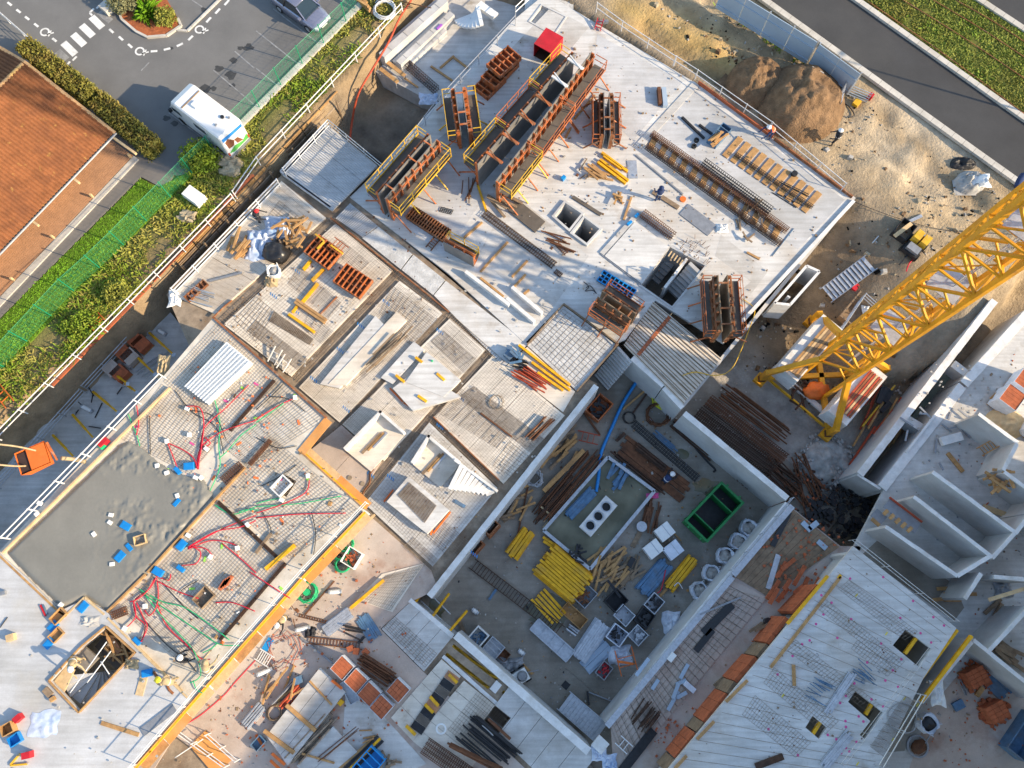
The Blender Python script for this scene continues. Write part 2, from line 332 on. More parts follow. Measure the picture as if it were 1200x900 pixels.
def build_ground():
    st = .32; xs = np.arange(-64, 66, st); ys = np.arange(-38, 60, st); nx, ny = len(xs), len(ys)
    X, Y = np.meshgrid(xs, ys)
    d = seg_dist(X, Y, HOLE); wob = vnoise(X, Y, .5, 3)*1.0+vnoise(X, Y, 1.3, 4)*.5
    s = np.clip((d+wob*.5-.05)/np.where(X < -2, 1.05, 1.7), 0, 1); s = s*s*(3-2*s)
    cx = W(1030,300); far = np.clip((np.hypot(X-cx.x, Y-cx.y)-0)/9.0, 0, 1)
    Zt = -3.35*s
    slope = np.clip(d/7.5, 0, 1); Zt = np.where(np.hypot(X-cx.x, Y-cx.y) < 7.5, np.maximum(Zt, -3.35*slope*1.0), Zt)
    rough = np.where(d > -.4, .30, .10)
    nmz = vnoise(X, Y, .35, 1)*.35+vnoise(X, Y, .9, 2)*.32+vnoise(X, Y, 1.15, 5)*.3
    Zt = Zt+nmz*rough*1.3-.10
    # sandy verge beside the road is churned
    sv_ = seg_dist(X, Y, pw([(690,-40),(1003,215),(1200,330),(1230,260),(800,-60)])); Zt += np.clip(sv_/1.0, 0, 1)*(vnoise(X, Y, .8, 8)*.5+vnoise(X, Y, 2.0, 9)*.22)
    for k_, (a_, b_) in enumerate([((770,10),(905,85)),((760,18),(890,92)),((1020,150),(1190,262)),((1010,160),(1180,275)),((1060,140),(1200,235))]):   # wheel ruts
        p_, q_ = W(*a_), W(*b_); u_ = (q_-p_).normalized(); t_ = (X-p_.x)*u_.x+(Y-p_.y)*u_.y; w_ = np.abs(-(X-p_.x)*u_.y+(Y-p_.y)*u_.x+vnoise(X, Y, .15, 40+k_)*1.5); Zt -= .16*np.exp(-(w_/.35)**2)*((t_ > 0) & (t_ < (q_-p_).length))
    tr = seg_dist(X, Y, pw([(742,30),(757,25),(875,98),(868,112)])); Zt -= np.clip((tr+.3)/.6, 0, 1)*.8
    # paved and built areas outside the excavation stay below their sheets
    for poly in ([(-400,-300),(-400,330),(0,350),(150,215),(245,190),(440,-15),(560,-200)], [(880,-60),(1200,195),(1500,400),(1700,0),(900,-400)]):
        pv = seg_dist(X, Y, pw(poly)); k = np.clip(pv/.8+.6, 0, 1); Zt = Zt*(1-k)-.12*k
    GRID.extend([xs[0], ys[0], st, Zt]); C = np.zeros((ny, nx, 3)); C[:] = (.30,.24,.17)
    lawn = seg_dist(X, Y, pw([(-300,700),(-30,520),(180,320),(330,180),(470,20),(500,-40),(300,-40),(-300,400)])); k = np.clip(lawn/.8+.3, 0, 1)[..., None]; C = C*(1-k)+np.array((.15,.16,.04))*k
    tr2 = np.clip(1-np.abs(d+.2)/2.4, 0, 1)[..., None]*(X < 0)[..., None]; C = C*(1-tr2)+np.array((.30,.21,.12))*tr2
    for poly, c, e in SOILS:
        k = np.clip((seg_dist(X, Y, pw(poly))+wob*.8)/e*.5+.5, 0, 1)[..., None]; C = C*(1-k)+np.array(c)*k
    co = np.stack([X, Y, Zt], -1).reshape(-1, 3); idx = np.arange(nx*ny).reshape(ny, nx)
    q = np.stack([idx[:-1,:-1], idx[:-1,1:], idx[1:,1:], idx[1:,:-1]], -1).reshape(-1, 4)
    # the sheet goes on to the horizon
    x0, x1, y0, y1 = xs[0], xs[-1], ys[0], ys[-1]; B = 1800.; n = len(co)
    border = list(idx[0,:])+list(idx[1:,-1])+list(idx[-1,-2::-1])+list(idx[-2:0:-1,0])
    out = []
    for i in border:
        p = co[i]; k = max(abs(p[0])/B, abs(p[1])/B); out.append((p[0]/k, p[1]/k, -.15))
    verts = np.vstack([co, np.array(out)]); nb = len(border)
    ringf = [(border[(i+1) % nb], border[i], n+i, n+(i+1) % nb) for i in range(nb)]
    me = bpy.data.meshes.new('ground'); me.from_pydata(verts.tolist(), [], q.tolist()+ringf); me.update()
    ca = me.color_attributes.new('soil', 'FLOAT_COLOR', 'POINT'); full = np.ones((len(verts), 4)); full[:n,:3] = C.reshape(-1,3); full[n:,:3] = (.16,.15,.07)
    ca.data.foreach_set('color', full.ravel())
    me.polygons.foreach_set('use_smooth', [True]*len(me.polygons))
    m = mat('ground_soil', (.3,.25,.18), .95, .2, 1.2, fine=10, bump=.16); nt = m.node_tree
    bs = nt.nodes['Principled BSDF']; att = nt.nodes.new('ShaderNodeAttribute'); att.attribute_name = 'soil'
    gn = nt.nodes.new('ShaderNodeTexNoise'); gn.inputs['Scale'].default_value = .7; gn.inputs['Detail'].default_value = 8; gn.inputs['Roughness'].default_value = .7
    gg = nt.nodes.new('ShaderNodeNewGeometry'); nt.links.new(gg.outputs['Position'], gn.inputs['Vector'])
    rr = nt.nodes.new('ShaderNodeMapRange'); rr.inputs[1].default_value = .25; rr.inputs[2].default_value = .75; rr.inputs[3].default_value = .5; rr.inputs[4].default_value = 1.4
    nt.links.new(gn.outputs['Fac'], rr.inputs[0]); mx = nt.nodes.new('ShaderNodeVectorMath'); mx.operation = 'SCALE'
    nt.links.new(att.outputs['Color'], mx.inputs[0]); nt.links.new(rr.outputs[0], mx.inputs['Scale']); nt.links.new(mx.outputs[0], bs.inputs['Base Color'])
    me.materials.append(m); o = bpy.data.objects.new('ground', me); col.objects.link(o); o['kind'] = 'structure'
build_ground()

# ------------------------------------------------------------ roads, car park, path
def sheet(name, pts, z, th, m): return struct(name, MB().prism(pw(pts, z), z-th, z), m)
sheet('car_park', [(-400,-300),(-400,200),(-60,150),(40,150),(60,158),(150,205),(215,205),(246,183),(424,4),(470,-60),(640,-260)], .02, .3, 'asphalt')
sheet('road', [(735,-160),(892,0),(1206,221),(1420,372),(1700,520),(1700,330),(1205,142),(1002,0),(880,-90)], .10, .4, 'asphalt_new')
sheet('road', [(1138,-8),(1206,37),(1500,230),(1900,300),(1500,-100),(1100,-300),(1000,-110)], .10, .4, 'asphalt_new')
def strip(p, q, w, z, h, m, name, parts=1, kind='structure'):
    a, b = W(*p, z), W(*q, z); mb = MB()
    for i in range(parts):
        s, e = a.lerp(b, i/parts), a.lerp(b, (i+1)/parts); d = (e-s).normalized()*.008
        mb.bar(s+d+Vector((0,0,h/2)), e-d+Vector((0,0,h/2)), w, h)
    return struct(name, mb, m)
strip((880,-9),(1140,178), .42, 0, .24, 'kerb', 'kerb', 22); strip((1140,178),(1300,292), .42, 0, .24, 'kerb', 'kerb', 14)
strip((985,-10),(1215,153), .38, 0, .30, 'kerb', 'kerb', 20); strip((1130,-8),(1230,58), .4, 0, .30, 'kerb', 'kerb', 9)
sheet('verge', [(975,-30),(1206,142),(1420,290),(1420,180),(1206,40),(1120,-30)], .14, .3, 'verge_soil')
sheet('path', [(-120,480),(-120,400),(128,170),(205,200),(200,212),(186,218),(165,207),(0,372)], .03, .2, 'path_grey')
strip((246,184),(424,5), .42, 0, .16, 'kerb', 'kerb', 18)
# painted markings, each a strip of its own
def mark(p, q, w, m='paint_white', z=.026): return strip(p, q, w, z, .004, m, 'road_marking')
for a, b in [((74,50),(88.5,64)),((85.5,40),(99,53)),((95.5,29.5),(109,42.5)),((107,19.5),(120,32.5))]: mark(a, b, .50)
mark((67,60),(78,70), .5, 'paint_worn'); mark((116,14),(130,25), .45, 'paint_worn')
for x, y, dx, dy in [(45,18,10,8),(87,52,10,8),(127,85,10,8),(170,118,10,8),(255,187,10,8),(522,145,10,9),(567,180,10,9),(610,215,10,9),(722,240,16,-1),(783,230,16,-4),(843,210,15,-7),(893,178,11,-11),(978,93,11,-12),(1020,52,11,-12),(1063,12,11,-12)]:
    mark(((x-dx)/4,(y-dy)/4), ((x+dx)/4,(y+dy)/4), .16)
for a, b in [((105,15),(110,10)),((113,10),(119,4)),((77,78),(82,72)),((85,71),(90,66)),((105,15),(108,18)),((68,68),(72,71))]: mark(a, b, .14)
for a, b in [((225,0),(237,8)),((198,132),(246,168)),((275,60),(298,80)),((250,82),(298,123)),((300,36),(348,74)),((320,10),(372,50)),((300,80),(330,104)),((165,83),(175,73))]: mark(a, b, .09, 'paint_worn')
for x, y in [(210,150),(655,240),(935,138)]:                                  # bicycle symbols: ring and bar
    c = W(x/4, y/4, .026); mb = MB().ring(c, .34, .22, .004, 14); mb.bar(c+Vector((.15,-.2,.002)), c+Vector((.62,-.05,.002)), .1, .004)
    mb.bar(c+Vector((.3,-.35,.002)), c+Vector((.42,.12,.002)), .09, .004); struct('road_marking', mb, 'paint_white')
for x, y, r in [(1125,225,.2),(1165,222,.35),(1097,283,.28),(1025,320,.3),(1085,352,.4),(1003,415,.22),(965,415,.4),(780,553,.25),(820,578,.25),(955,45,.2),(800,225,.16),(1090,400,.2)]:
    c = W(x/4, y/4, .024); mb = MB()
    mb.prism([(c.x+r*(1+.3*math.sin(k*2.1+x))*math.cos(k*.63), c.y+r*.8*(1+.3*math.cos(k*1.7+y))*math.sin(k*.63)) for k in range(10)], .022, .0245); struct('oil_stain', mb, 'oil_stain')
# ------------------------------------------------------------ foundations: the broad floors of the site
def floor(name, pts, z, th, m, holes=()): return struct(name, MB().prism(pw(pts, z), z-th, z, [pw(h, z) for h in holes]), m)
PIT = [(699,452),(500,699),(529,747),(534,742),(690,880),(713,850),(925,590),(800,482),(770,458),(735,418)]
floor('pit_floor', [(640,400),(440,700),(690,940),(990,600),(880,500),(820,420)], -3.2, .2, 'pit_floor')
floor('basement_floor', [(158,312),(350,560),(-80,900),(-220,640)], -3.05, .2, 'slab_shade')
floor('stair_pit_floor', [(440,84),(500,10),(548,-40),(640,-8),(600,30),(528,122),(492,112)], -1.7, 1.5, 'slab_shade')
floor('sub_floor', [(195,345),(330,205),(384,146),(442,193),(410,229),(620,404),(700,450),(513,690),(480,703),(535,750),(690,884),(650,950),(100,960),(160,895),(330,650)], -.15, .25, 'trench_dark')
floor('site_floor', [(352,531),(425,597),(505,668),(513,690),(480,706),(446,737),(497,788),(620,905),(640,950),(100,960)], -.04, .2, 'dusty_floor', [[(178,905),(205,862),(262,905),(235,940)]])
floor('site_floor', [(927,594),(985,640),(1010,640),(1000,660),(790,905),(720,920),(716,850)], -.06, .25, 'dusty_floor')
floor('site_floor', [(1037,572),(1130,455),(1210,360),(1700,560),(1500,1200),(1030,1000),(1020,905),(1120,735),(1000,642)], -.06, .25, 'slab_shade')
# ------------------------------------------------------------ slabs, decks, walls
def bil(q, s, t): return q[0].lerp(q[1], s).lerp(q[3].lerp(q[2], s), t)
def pxq(pts, z): return [W(x, y, z) for x, y in pts]
def deck(name, quad, z, n, m, label, cat='floor deck', gap=.02, th=.16, lift=.0, group=None):
    """n precast planks laid side by side; planks run from edge p0-p3 to edge p1-p2"""
    q = pxq(quad, z); c = (q[0]+q[1]+q[2]+q[3])/4; r = root(name, label, cat, (c.x, c.y, z-th), group=group)
    L = (q[3]-q[0]).length
    for i in range(n):
        t0, t1 = i/n+gap/L*.5, (i+1)/n-gap/L*.5; dz = random.uniform(-1, 1)*lift
        a = [bil(q, 0, t0), bil(q, 1, t0), bil(q, 1, t1), bil(q, 0, t1)]
        MB().prism([(p.x-c.x, p.y-c.y) for p in a], 0, th+dz).build('plank', m, r)
    return r
def local(r, p): return Vector(p)-Vector(r.location)
def rebar(r, quad, z, na, nb, m='rebar_grey', w=.013, jit=.12):
    na, nb = max(3, int(na*.62)), max(3, int(nb*.62))
    q = pxq(quad, z); mb = MB()
    for n, sw in ((na, 0), (nb, 1)):
        for i in range(n+1):
            t = min(1, max(0, i/n+random.uniform(-jit, jit)/max(n, 1)*.5))
            a, b = (bil(q, 0, t), bil(q, 1, t)) if sw == 0 else (bil(q, t, 0), bil(q, t, 1))
            off = Vector((0,0,w*sw)); a, b = a+off, b+off
            if r is not None: a, b = local(r, a), local(r, b)
            mb.bar(a, b, w, w)
    return mb.build('rebar_mesh', m, r, kind='stuff')
def ribs(r, quad, z, n, w, h, m, name='deck_ribs'):
    q = pxq(quad, z); mb = MB()
    for i in range(n):
        t = (i+.5)/n; mb.bar(local(r, bil(q, 0, t)), local(r, bil(q, 1, t)), w, h)
    return mb.build(name, m, r, kind='stuff')
def slab(name, pts, z, th, m, label, cat='floor slab', holes=()):
    mb = MB().prism(pw(pts, z), z-th, z, [pw(h, z) for h in holes]); return one(name, mb, m, label, cat)
def wall(p, q, ztop, zbot, w, label, name='concrete_wall', m='wall_concrete', group=None, cap=.02):
    a, b = W(*p, ztop), W(*q, ztop); mid = (a+b)/2; r = root(name, label, 'wall', (mid.x, mid.y, zbot), angle(a, b), group); L = (b-a).length
    MB().box((0,0,0), (L, w, ztop-zbot-cap)).build('wall_body', m, r)
    mb = MB(); n = max(2, int(L/.35)); vs = []; fs = []           # rough-cast top edge
    for i in range(n+1):
        x = -L/2+L*i/n
        for y in (-w/2-.004, w/2+.004): vs += [(x, y+random.uniform(-.012,.012), ztop-zbot-cap), (x, y+random.uniform(-.012,.012), ztop-zbot+random.uniform(-.015,.02))]
    for i in range(n):
        k = i*4; fs += [(k,k+4,k+5,k+1),(k+2,k+3,k+7,k+6),(k+1,k+5,k+7,k+3)]
    fs += [(0,1,3,2),(n*4,n*4+2,n*4+3,n*4+1)]
    mb.add(vs, fs).build('wall_top', 'wall_top', r); return r

# upper white slab with its shafts and stair well
SH1 = zp(1,2,(200,112),(250,50),(325,100),(268,172)); SH2 = zp(1,2,(285,190),(340,120),(410,172),(350,238)); STW = zp(1,2,(605,435),(742,258),(905,345),(750,535))
SHP = zp(0,2,(85,98),(140,25),(250,78),(195,160))
slab('upper_slab', [(640,-8),(815,97),(1003,232),(848,402),(768,352),(733,398),(722,402),(660,356),(615,402),(525,320),(410,231),(455,188),(600,25)], 0, .25, 'slab_white',
     'large white concrete floor slab carrying the tall wall formwork', holes=[SH1, SH2, STW, SHP])
floor('shaft_floor', [(640,230),(720,230),(720,300),(640,300)], -3.0, .1, 'pit_floor'); floor('shaft_floor', [(740,280),(850,280),(850,380),(740,380)], -3.04, .1, 'pit_floor')
floor('sunken_panel', [(615,-2),(672,-2),(672,50),(615,50)], -.30, .1, 'rough_concrete')
def lining(pts, z0, z1, w, label, name, m='wall_concrete'):       # upstand walls round an opening, each side a part
    p = pw(pts, z1); c = sum(p, Vector())/len(p); r = root(name, label, 'shaft', (c.x, c.y, z0))
    for i in range(len(p)):
        a, b = p[i], p[(i+1) % len(p)]; d = (b-a).normalized(); nrm = Vector((-d.y, d.x, 0)); 
        if nrm.dot(c-a) > 0: nrm = -nrm
        a2, b2 = a-c+nrm*w*.5-d*0, b-c+nrm*w*.5+d*w
        MB().bar((a2.x, a2.y, (z1-z0)/2), (b2.x, b2.y, (z1-z0)/2), w, z1-z0).build('shaft_wall', m, r)
    return r
lining(SH1, -3, .16, .14, 'square concrete shaft opening, the one nearer the long timber board', 'lift_shaft')
lining(SH2, -3, .17, .14, 'square concrete shaft opening, the one nearer the stair well', 'lift_shaft')
lining(STW, -3, .05, .12, 'deep rectangular stair well lined with concrete', 'stair_well')
lining(SHP, -.3, .05, .10, 'shallow sunken panel with raised rim behind the red steel box', 'sunken_frame')
# joint lines and kerbs cast on the slab
def ledge(p, q, w, h, z, m, label, name='concrete_upstand', cat='upstand', group=None):
    a, b = W(*p, z), W(*q, z); return one(name, MB().bar(a+Vector((0,0,h/2)), b+Vector((0,0,h/2)), w, h), m, label, cat, group)
ledge((816,98),(748,172), .5, .05, 0, 'slab_shade', 'pale grey step across the white slab beside the blue sheet stack')
ledge((745,182),(800,228), .10, .08, 0, 'steel_grey', 'dark joint strip beside the long black rebar cages')
ledge((1000,236),(850,398), .22, .14, 0, 'wall_top', 'pale kerb along the slab edge above the crane')
ledge((704,298),(751,334), .08, .06, 0, 'steel_grey', 'thin edge strip between the shafts and the stair well')
ledge((743,256),(705,298), .3, .10, 0, 'slab_shade', 'low cast kerb beside the square shafts')
raised = slab('raised_slab', zp(1,2,(435,300),(575,140),(735,255),(610,430)), .10, .10, 'slab_white', 'smooth raised slab panel beside the stair well')
# retaining walls below the slab edges
RW = 'retaining walls below the slab edges'
for i, (a, b) in enumerate([((1003,234),(802,478)),((602,22),(411,231)),((643,-4),(815,99)),((815,99),(1001,232))]):
    p, q = W(*a, -.25), W(*b, -.25); c = Vector((0,3,0))
    d = (q-p).normalized(); nrm = Vector((-d.y, d.x, 0)); ctr = W(750,220)
    if nrm.dot(ctr-p) < 0: nrm = -nrm
    one('retaining_wall', MB().bar(p+nrm*.15+Vector((0,0,-1.6)), q+nrm*.15+Vector((0,0,-1.6)), .22, 3.2), 'wall_concrete',
        ['concrete wall under the slab edge facing the crane','concrete wall under the slab edge facing the stair pit','concrete wall under the slab edge behind the red steel box','concrete wall under the slab edge beside the soil heap'][i], 'wall')
# strip between upper slab and beige decks
d = deck('ribbed_deck', zp(1,1,(372,122),(440,52),(572,160),(500,212)), -.02, 3, 'slab_shade', 'narrow ribbed metal deck piece beside the rough grey strip', 'metal deck')
ribs(d, zp(1,1,(372,122),(440,52),(572,160),(500,212)), .0, 18, .03, .035, 'galvanised')
slab('rough_patch', zp(1,1,(498,216),(575,162),(732,290),(678,362)), -.02, .2, 'rough_concrete', 'rough grey fresh concrete strip next to the narrow ribbed deck', 'concrete strip')
slab('rough_patch', zp(1,1,(682,364),(738,294),(886,412),(830,482)), -.02, .2, 'rough_concrete', 'rough blotchy concrete strip with a step at its end', 'concrete strip')
slab('edge_slab', zp(1,1,(834,484),(890,416),(1276,712),(1165,820)), -.02, .2, 'slab_white', 'smooth pale slab strip below the raised slab edge', 'floor slab')
# ribbed metal deck
MD = [(384,148),(441,195),(389,247),(331,205)]
d = deck('ribbed_deck', [(384,148),(441,195),(389,247),(331,205)], .30, 3, 'slab_shade', 'wide ribbed grey metal deck with guardrail beside the excavation', 'metal deck')
ribs(d, [(384,148),(441,195),(389,247),(331,205)], .315, 30, .035, .03, 'galvanised')
for i, (a, b) in enumerate([((331,205),(384,148)),((331,205),(389,247))]): ledge(a, b, .12, .5, -.2, 'galvanised', ['steel edge beam along the excavation side of the wide ribbed deck','steel edge beam at the beige side of the wide ribbed deck'][i], 'edge_beam', 'beam')
wp = pw([(384,148),(441,195)], 0)
one('retaining_wall', MB().bar(wp[0]+Vector((0,0,-1.6)), wp[1]+Vector((0,0,-1.6)), .2, 3.1), 'wall_concrete', 'concrete wall below the wide ribbed metal deck', 'wall')
# beige precast decks between the beam trenches
D1 = deck('beige_deck', [(203,346),(252,368),(382,255),(330,212)], 0, 3, 'slab_beige', 'beige precast deck carrying the heap of tarpaulins and scrap wood')
D2 = deck('beige_deck', [(393,262),(262,380),(341,441),(460,317)], 0, 4, 'slab_beige', 'beige precast deck carrying the two orange formwork frames')
D3 = deck('beige_deck', [(468,329),(350,454),(398,495),(519,367)], 0, 3, 'slab_beige', 'beige precast deck with a long raised plank and leaning timbers')
D4 = deck('beige_deck', [(527,373),(401,497),(450,540),(569,410)], 0, 3, 'slab_beige', 'beige precast deck with orange sticks and a green bottle')
D5 = deck('beige_deck', [(577,417),(508,489),(590,567),(662,487)], 0, 4, 'slab_beige', 'beige precast deck covered in rebar mesh beside the pit wall')
D6 = deck('beige_deck', [(503,495),(427,590),(507,664),(583,572)], 0, 3, 'slab_shade', 'grey precast deck carrying the stair unit and grating block')
D7 = deck('dusty_deck', [(400,498),(358,532),(419,583),(447,541)], -.02, 2, 'dusty_floor', 'dusty pink deck corner next to the orange plywood edge')
D8 = deck('beige_deck', [(592,430),(618,406),(674,459),(660,483)], 0, 1, 'slab_beige', 'beige deck corner under the heap of coloured props')
for r_, qd, na, nb in [(D2, zp(1,1,(205,350),(400,520),(340,590),(150,430)), 26, 9), (D2, zp(1,1,(400,225),(530,330),(480,380),(370,280)), 14, 6), (D2, zp(1,1,(0,600),(260,800),(215,850),(-40,650)), 30, 7),
     (D2, zp(1,1,(250,560),(380,670),(330,730),(220,640)), 16, 8), (D3, zp(1,1,(640,440),(850,600),(730,720),(580,570)), 26, 18), (D3, zp(1,1,(555,640),(650,720),(600,780),(520,700)), 14, 8),
     (D4, zp(1,1,(880,650),(1050,800),(980,850),(820,700)), 22, 10), (D5, zp(2,1,(960,20),(1200,215),(1130,300),(850,130)), 30, 14), (D5, zp(2,1,(1020,10),(1380,280),(1300,330),(950,60)), 36, 8),
     (D5, zp(2,1,(1190,270),(1320,370),(1240,460),(1110,380)), 14, 10), (D6, zp(2,1,(850,620),(1000,740),(930,830),(800,720)), 20, 12), (D6, zp(2,1,(740,720),(860,830),(820,880),(690,760)), 18, 8), (D1, zp(1,0,(1100,600),(1200,490),(1290,560),(1200,700)), 12, 12), (D1, zp(1,1,(110,40),(220,130),(170,190),(60,110)), 12, 8),(D3,zp(1,1,(400,850),(560,740),(600,790),(470,900)),14,6)]:
    rebar(r_, qd, .02, na, nb)
for r_, qd in [(D1,[(210,345),(255,364),(378,256),(332,216)]),(D2,[(393,265),(266,380),(340,438),(456,318)]),(D3,[(468,333),(354,454),(398,492),(515,368)]),(D4,[(527,377),(406,497),(450,536),(565,411)]),(D5,[(577,421),(513,489),(590,562),(657,487)]),(D6,[(503,500),(432,589),(507,659),(579,573)])]: rebar(r_, qd, .008, 46, 60, w=.007)
# rebar stirrups standing in the trenches between the decks
def trench_cage(p, q, w, label, z=-.145, h=.14, sp=.16, m='rebar_grey', name='beam_cage'):
    a, b = W(*p, z), W(*q, z); L = (b-a).length; r = root(name, label, 'rebar', ((a+b)/2), angle(a, b)); mb = MB(); n = int(L/sp)
    for y in (-w/2, w/2):
        for zz in (.03, h): MB().bar((-L/2, y, zz), (L/2, y, zz), .022).build('long_bar', m, r)
    for i in range(n):
        x = -L/2+(i+.5)*L/n+random.uniform(-.02,.02)
        for p0, p1 in (((x,-w/2,.03),(x,-w/2,h)),((x,w/2,.03),(x,w/2,h)),((x,-w/2,h),(x,w/2,h))): mb.bar(p0, p1, .018)
    mb.build('stirrups', m, r, kind='stuff'); return r
for a, b, l in [((388,258),(262,378),'rusty stirrup cage in the trench next to the scrap wood heap'),((464,323),(347,446),'rusty stirrup cage in the trench beside the orange formwork frames'),
                ((522,369),(402,497),'rusty stirrup cage in the trench beside the long raised plank'),((572,412),(506,490),'rusty stirrup cage in the trench next to the mesh covered deck'),((504,490),(424,588),'dark stirrup cage in the trench between the two concrete tubs'),
                ((390,258),(522,367),'stirrup cage in the trench along the rough concrete strips'),((526,370),(590,427),'stirrup cage in the trench along the smooth pale strip'),((507,493),(586,568),'stirrup cage in the trench above the stair unit')]:
    trench_cage(a, b, .30, l)
for a, b, l in [((388,256),(466,318),'rusty angle iron beside the orange formwork frames'),((468,319),(526,366),'rusty angle iron at the end of the long raised plank'),((508,489),(585,563),'rusty edge strip along the mesh covered deck')]:
    ledge(a, b, .07, .14, -.03, 'rust_orange', l, 'edge_strip', 'edge strip')
# rough slab and ribbed timber deck beside the pit
S2 = deck('rough_slab', [(617,404),(660,358),(722,404),(676,458)], .06, 1, 'rough_concrete', 'rough freshly cast slab square with timber edges above the pit', 'floor slab')
rebar(S2, [(622,402),(660,362),(718,404),(674,452)], .075, 18, 22, 'rebar_grey', .012)
for a, b, l in [((618,405),(660,358),'raw timber edge board of the rough slab, facing the white beams'),((660,357),(724,404),'raw timber edge board of the rough slab, facing the small orange formwork'),((724,404),(676,459),'raw timber edge board of the rough slab, facing the pit steps')]:
    ledge(a, b, .09, .22, -.05, 'timber_old', l, 'edge_board', 'board')
S3 = deck('timber_deck', [(731,404),(800,474),(846,420),(766,353)], .02, 9, 'slab_beige', 'beige ribbed deck with a red chalk line beside the stair well', 'floor deck', gap=.05)
S3b = ribs(S3, [(731,404),(800,474),(846,420),(766,353)], .04, 17, .035, .05, 'timber_old', 'deck_ribs')
one('chalk_line', MB().bar(W(748,416,.06), W(785,371,.06), .22, .01), 'brick', 'red chalk band across the ribbed beige deck', 'marking')
wall((741,419),(778,452), -.02, -3.2, .35, 'concrete wall below the beige ribbed deck end'); wall((778,454),(800,478), -.02, -3.2, .30, 'short concrete wall at the corner of the pit')
# pit walls
wall((699,452),(503,699), .12, -3.2, .34, 'long white topped pit wall along the beige decks'); wall((802,484),(923,584), .1, -3.2, .34, 'white topped pit wall beside the rusty rebar cages')
wall((923,590),(712,850), .04, -3.2, .30, 'pit wall under the strip with galvanised edge rails'); wall((534,744),(690,881), .35, -3.2, .42, 'thick white topped pit wall beside the yellow slot beams')
wall((480,703),(531,746), -.02, -3.2, .25, 'short pit wall below the small mesh covered deck')
for a, b, l in [((711,851),(858,676),'flat galvanised edge rail along the ribbed strip deck'),((859,674),(928,593),'flat galvanised edge rail by the bulk bags')]:
    ledge(a, b, .34, .10, .06, 'galvanised', l, 'edge_rail', 'edge rail')
# low decks round the pit
D9 = deck('small_mesh_deck', [(447,737),(480,706),(529,748),(497,787)], 0, 4, 'slab_shade', 'small grey plank deck half covered in rebar mesh above the pit corner')
rebar(D9, [(450,735),(462,722),(512,766),(498,782)], .02, 22, 12)
D10 = deck('ribbed_strip', [(716,852),(735,900),(899,700),(858,679)], .0, 26, 'dusty_floor', 'long ribbed plank strip deck between the pit and the dusty floor', 'floor deck', gap=.035)
rebar(D10, [(855,690),(720,852),(734,890),(890,700)], .02, 10, 46, 'rebar_grey', .012)
D10b = deck('plank_floor', [(927,595),(862,676),(900,699),(984,641)], -.01, 8, 'timber_old', 'worn board floor with loose planks near the dark hole', 'board floor')
D11 = deck('striped_deck', zp(3,1,(870,390),(960,470),(735,775),(632,665)), .0, 5, 'slab_beige', 'narrow beige deck beside the openings with yellow cross beams')
D12 = deck('striped_deck', zp(3,1,(975,490),(1195,665),(960,960),(735,775)), .0, 6, 'slab_beige', 'beige mesh deck under the heap of black bars')
rebar(D12, zp(3,1,(1040,540),(1190,665),(1050,840),(900,720)), .02, 22, 24)
floor('slot_floor', [(505,745),(600,800),(700,905),(600,930),(490,860)], -2.9, .1, 'pit_floor')
rebar(deck('dusty_mesh_deck', zp(3,1,(470,110),(590,-10),(790,-60),(640,170)), .0, 3, 'slab_beige', 'beige mesh deck above the blue bar bundle'), zp(3,1,(480,110),(610,0),(780,-50),(630,160)), .02, 26, 20)
# foundation trench beyond the crane
wall((1008,556),(1166,352), .0, -3.3, .42, 'long white foundation beam beside the water filled trench'); wall((1034,572),(1128,452), .0, -3.3, .55, 'wide foundation wall on the far side of the trench, lower half'); wall((1130,450),(1206,366), .0, -3.3, .55, 'wide foundation wall on the far side of the trench, upper half')
wall((1062,490),(1083,503), -.5, -1.6, .5, 'short cross beam bridging the water filled trench', 'cross_beam'); wall((1117,426),(1137,441), -.4, -1.5, .5, 'short cross beam bridging the trench by the muddy bank', 'cross_beam'); wall((1005,556),(1032,573), -.1, -3.3, .12, 'thin wall closing the end of the trench', 'end_wall')
floor('trench_water', [(1060,500),(1110,430),(1100,420),(1140,445),(1085,520),(1040,480)], -2.9, .05, 'trench_water')
# precast wall panels of the building on the right
WL = [((1093,553),(1190,624),'long precast wall between the two open rooms'),((1071,582),(1163,653),'precast wall behind the dark grey trench sheet'),((1038,617),(1122,675),'precast wall with timber spacers along its top'),
 ((1147,485),(1193,519),'short precast wall by the leaning ladder'),((1192,520),(1176,551),'short return wall of the ladder room'),((1177,553),(1225,588),'precast wall holding the rough timber corner'),
 ((1190,625),(1228,577),'cross wall closing the long room'),((1163,654),(1192,622),'short cross wall with a sunlit cap'),((1150,672),(1131,702),'short cross wall by the plank stack'),((1122,675),(1160,652),'cross wall behind the dark cellar room'),
 ((1141,750),(1230,822),'tall wall above the broken brick stacks'),((1139,752),(1080,823),'wall with peeling film along the yellow beams'),((1206,712),(1158,764),'narrow wall between loose plank heaps'),((1165,676),(1215,680),'wall stub beside the leaning board'),((1205,600),(1260,640),'far precast wall at the corner room')]
for a, b, l in WL: wall(a, b, 2.6, -.1, .2, l, m='wall_concrete')
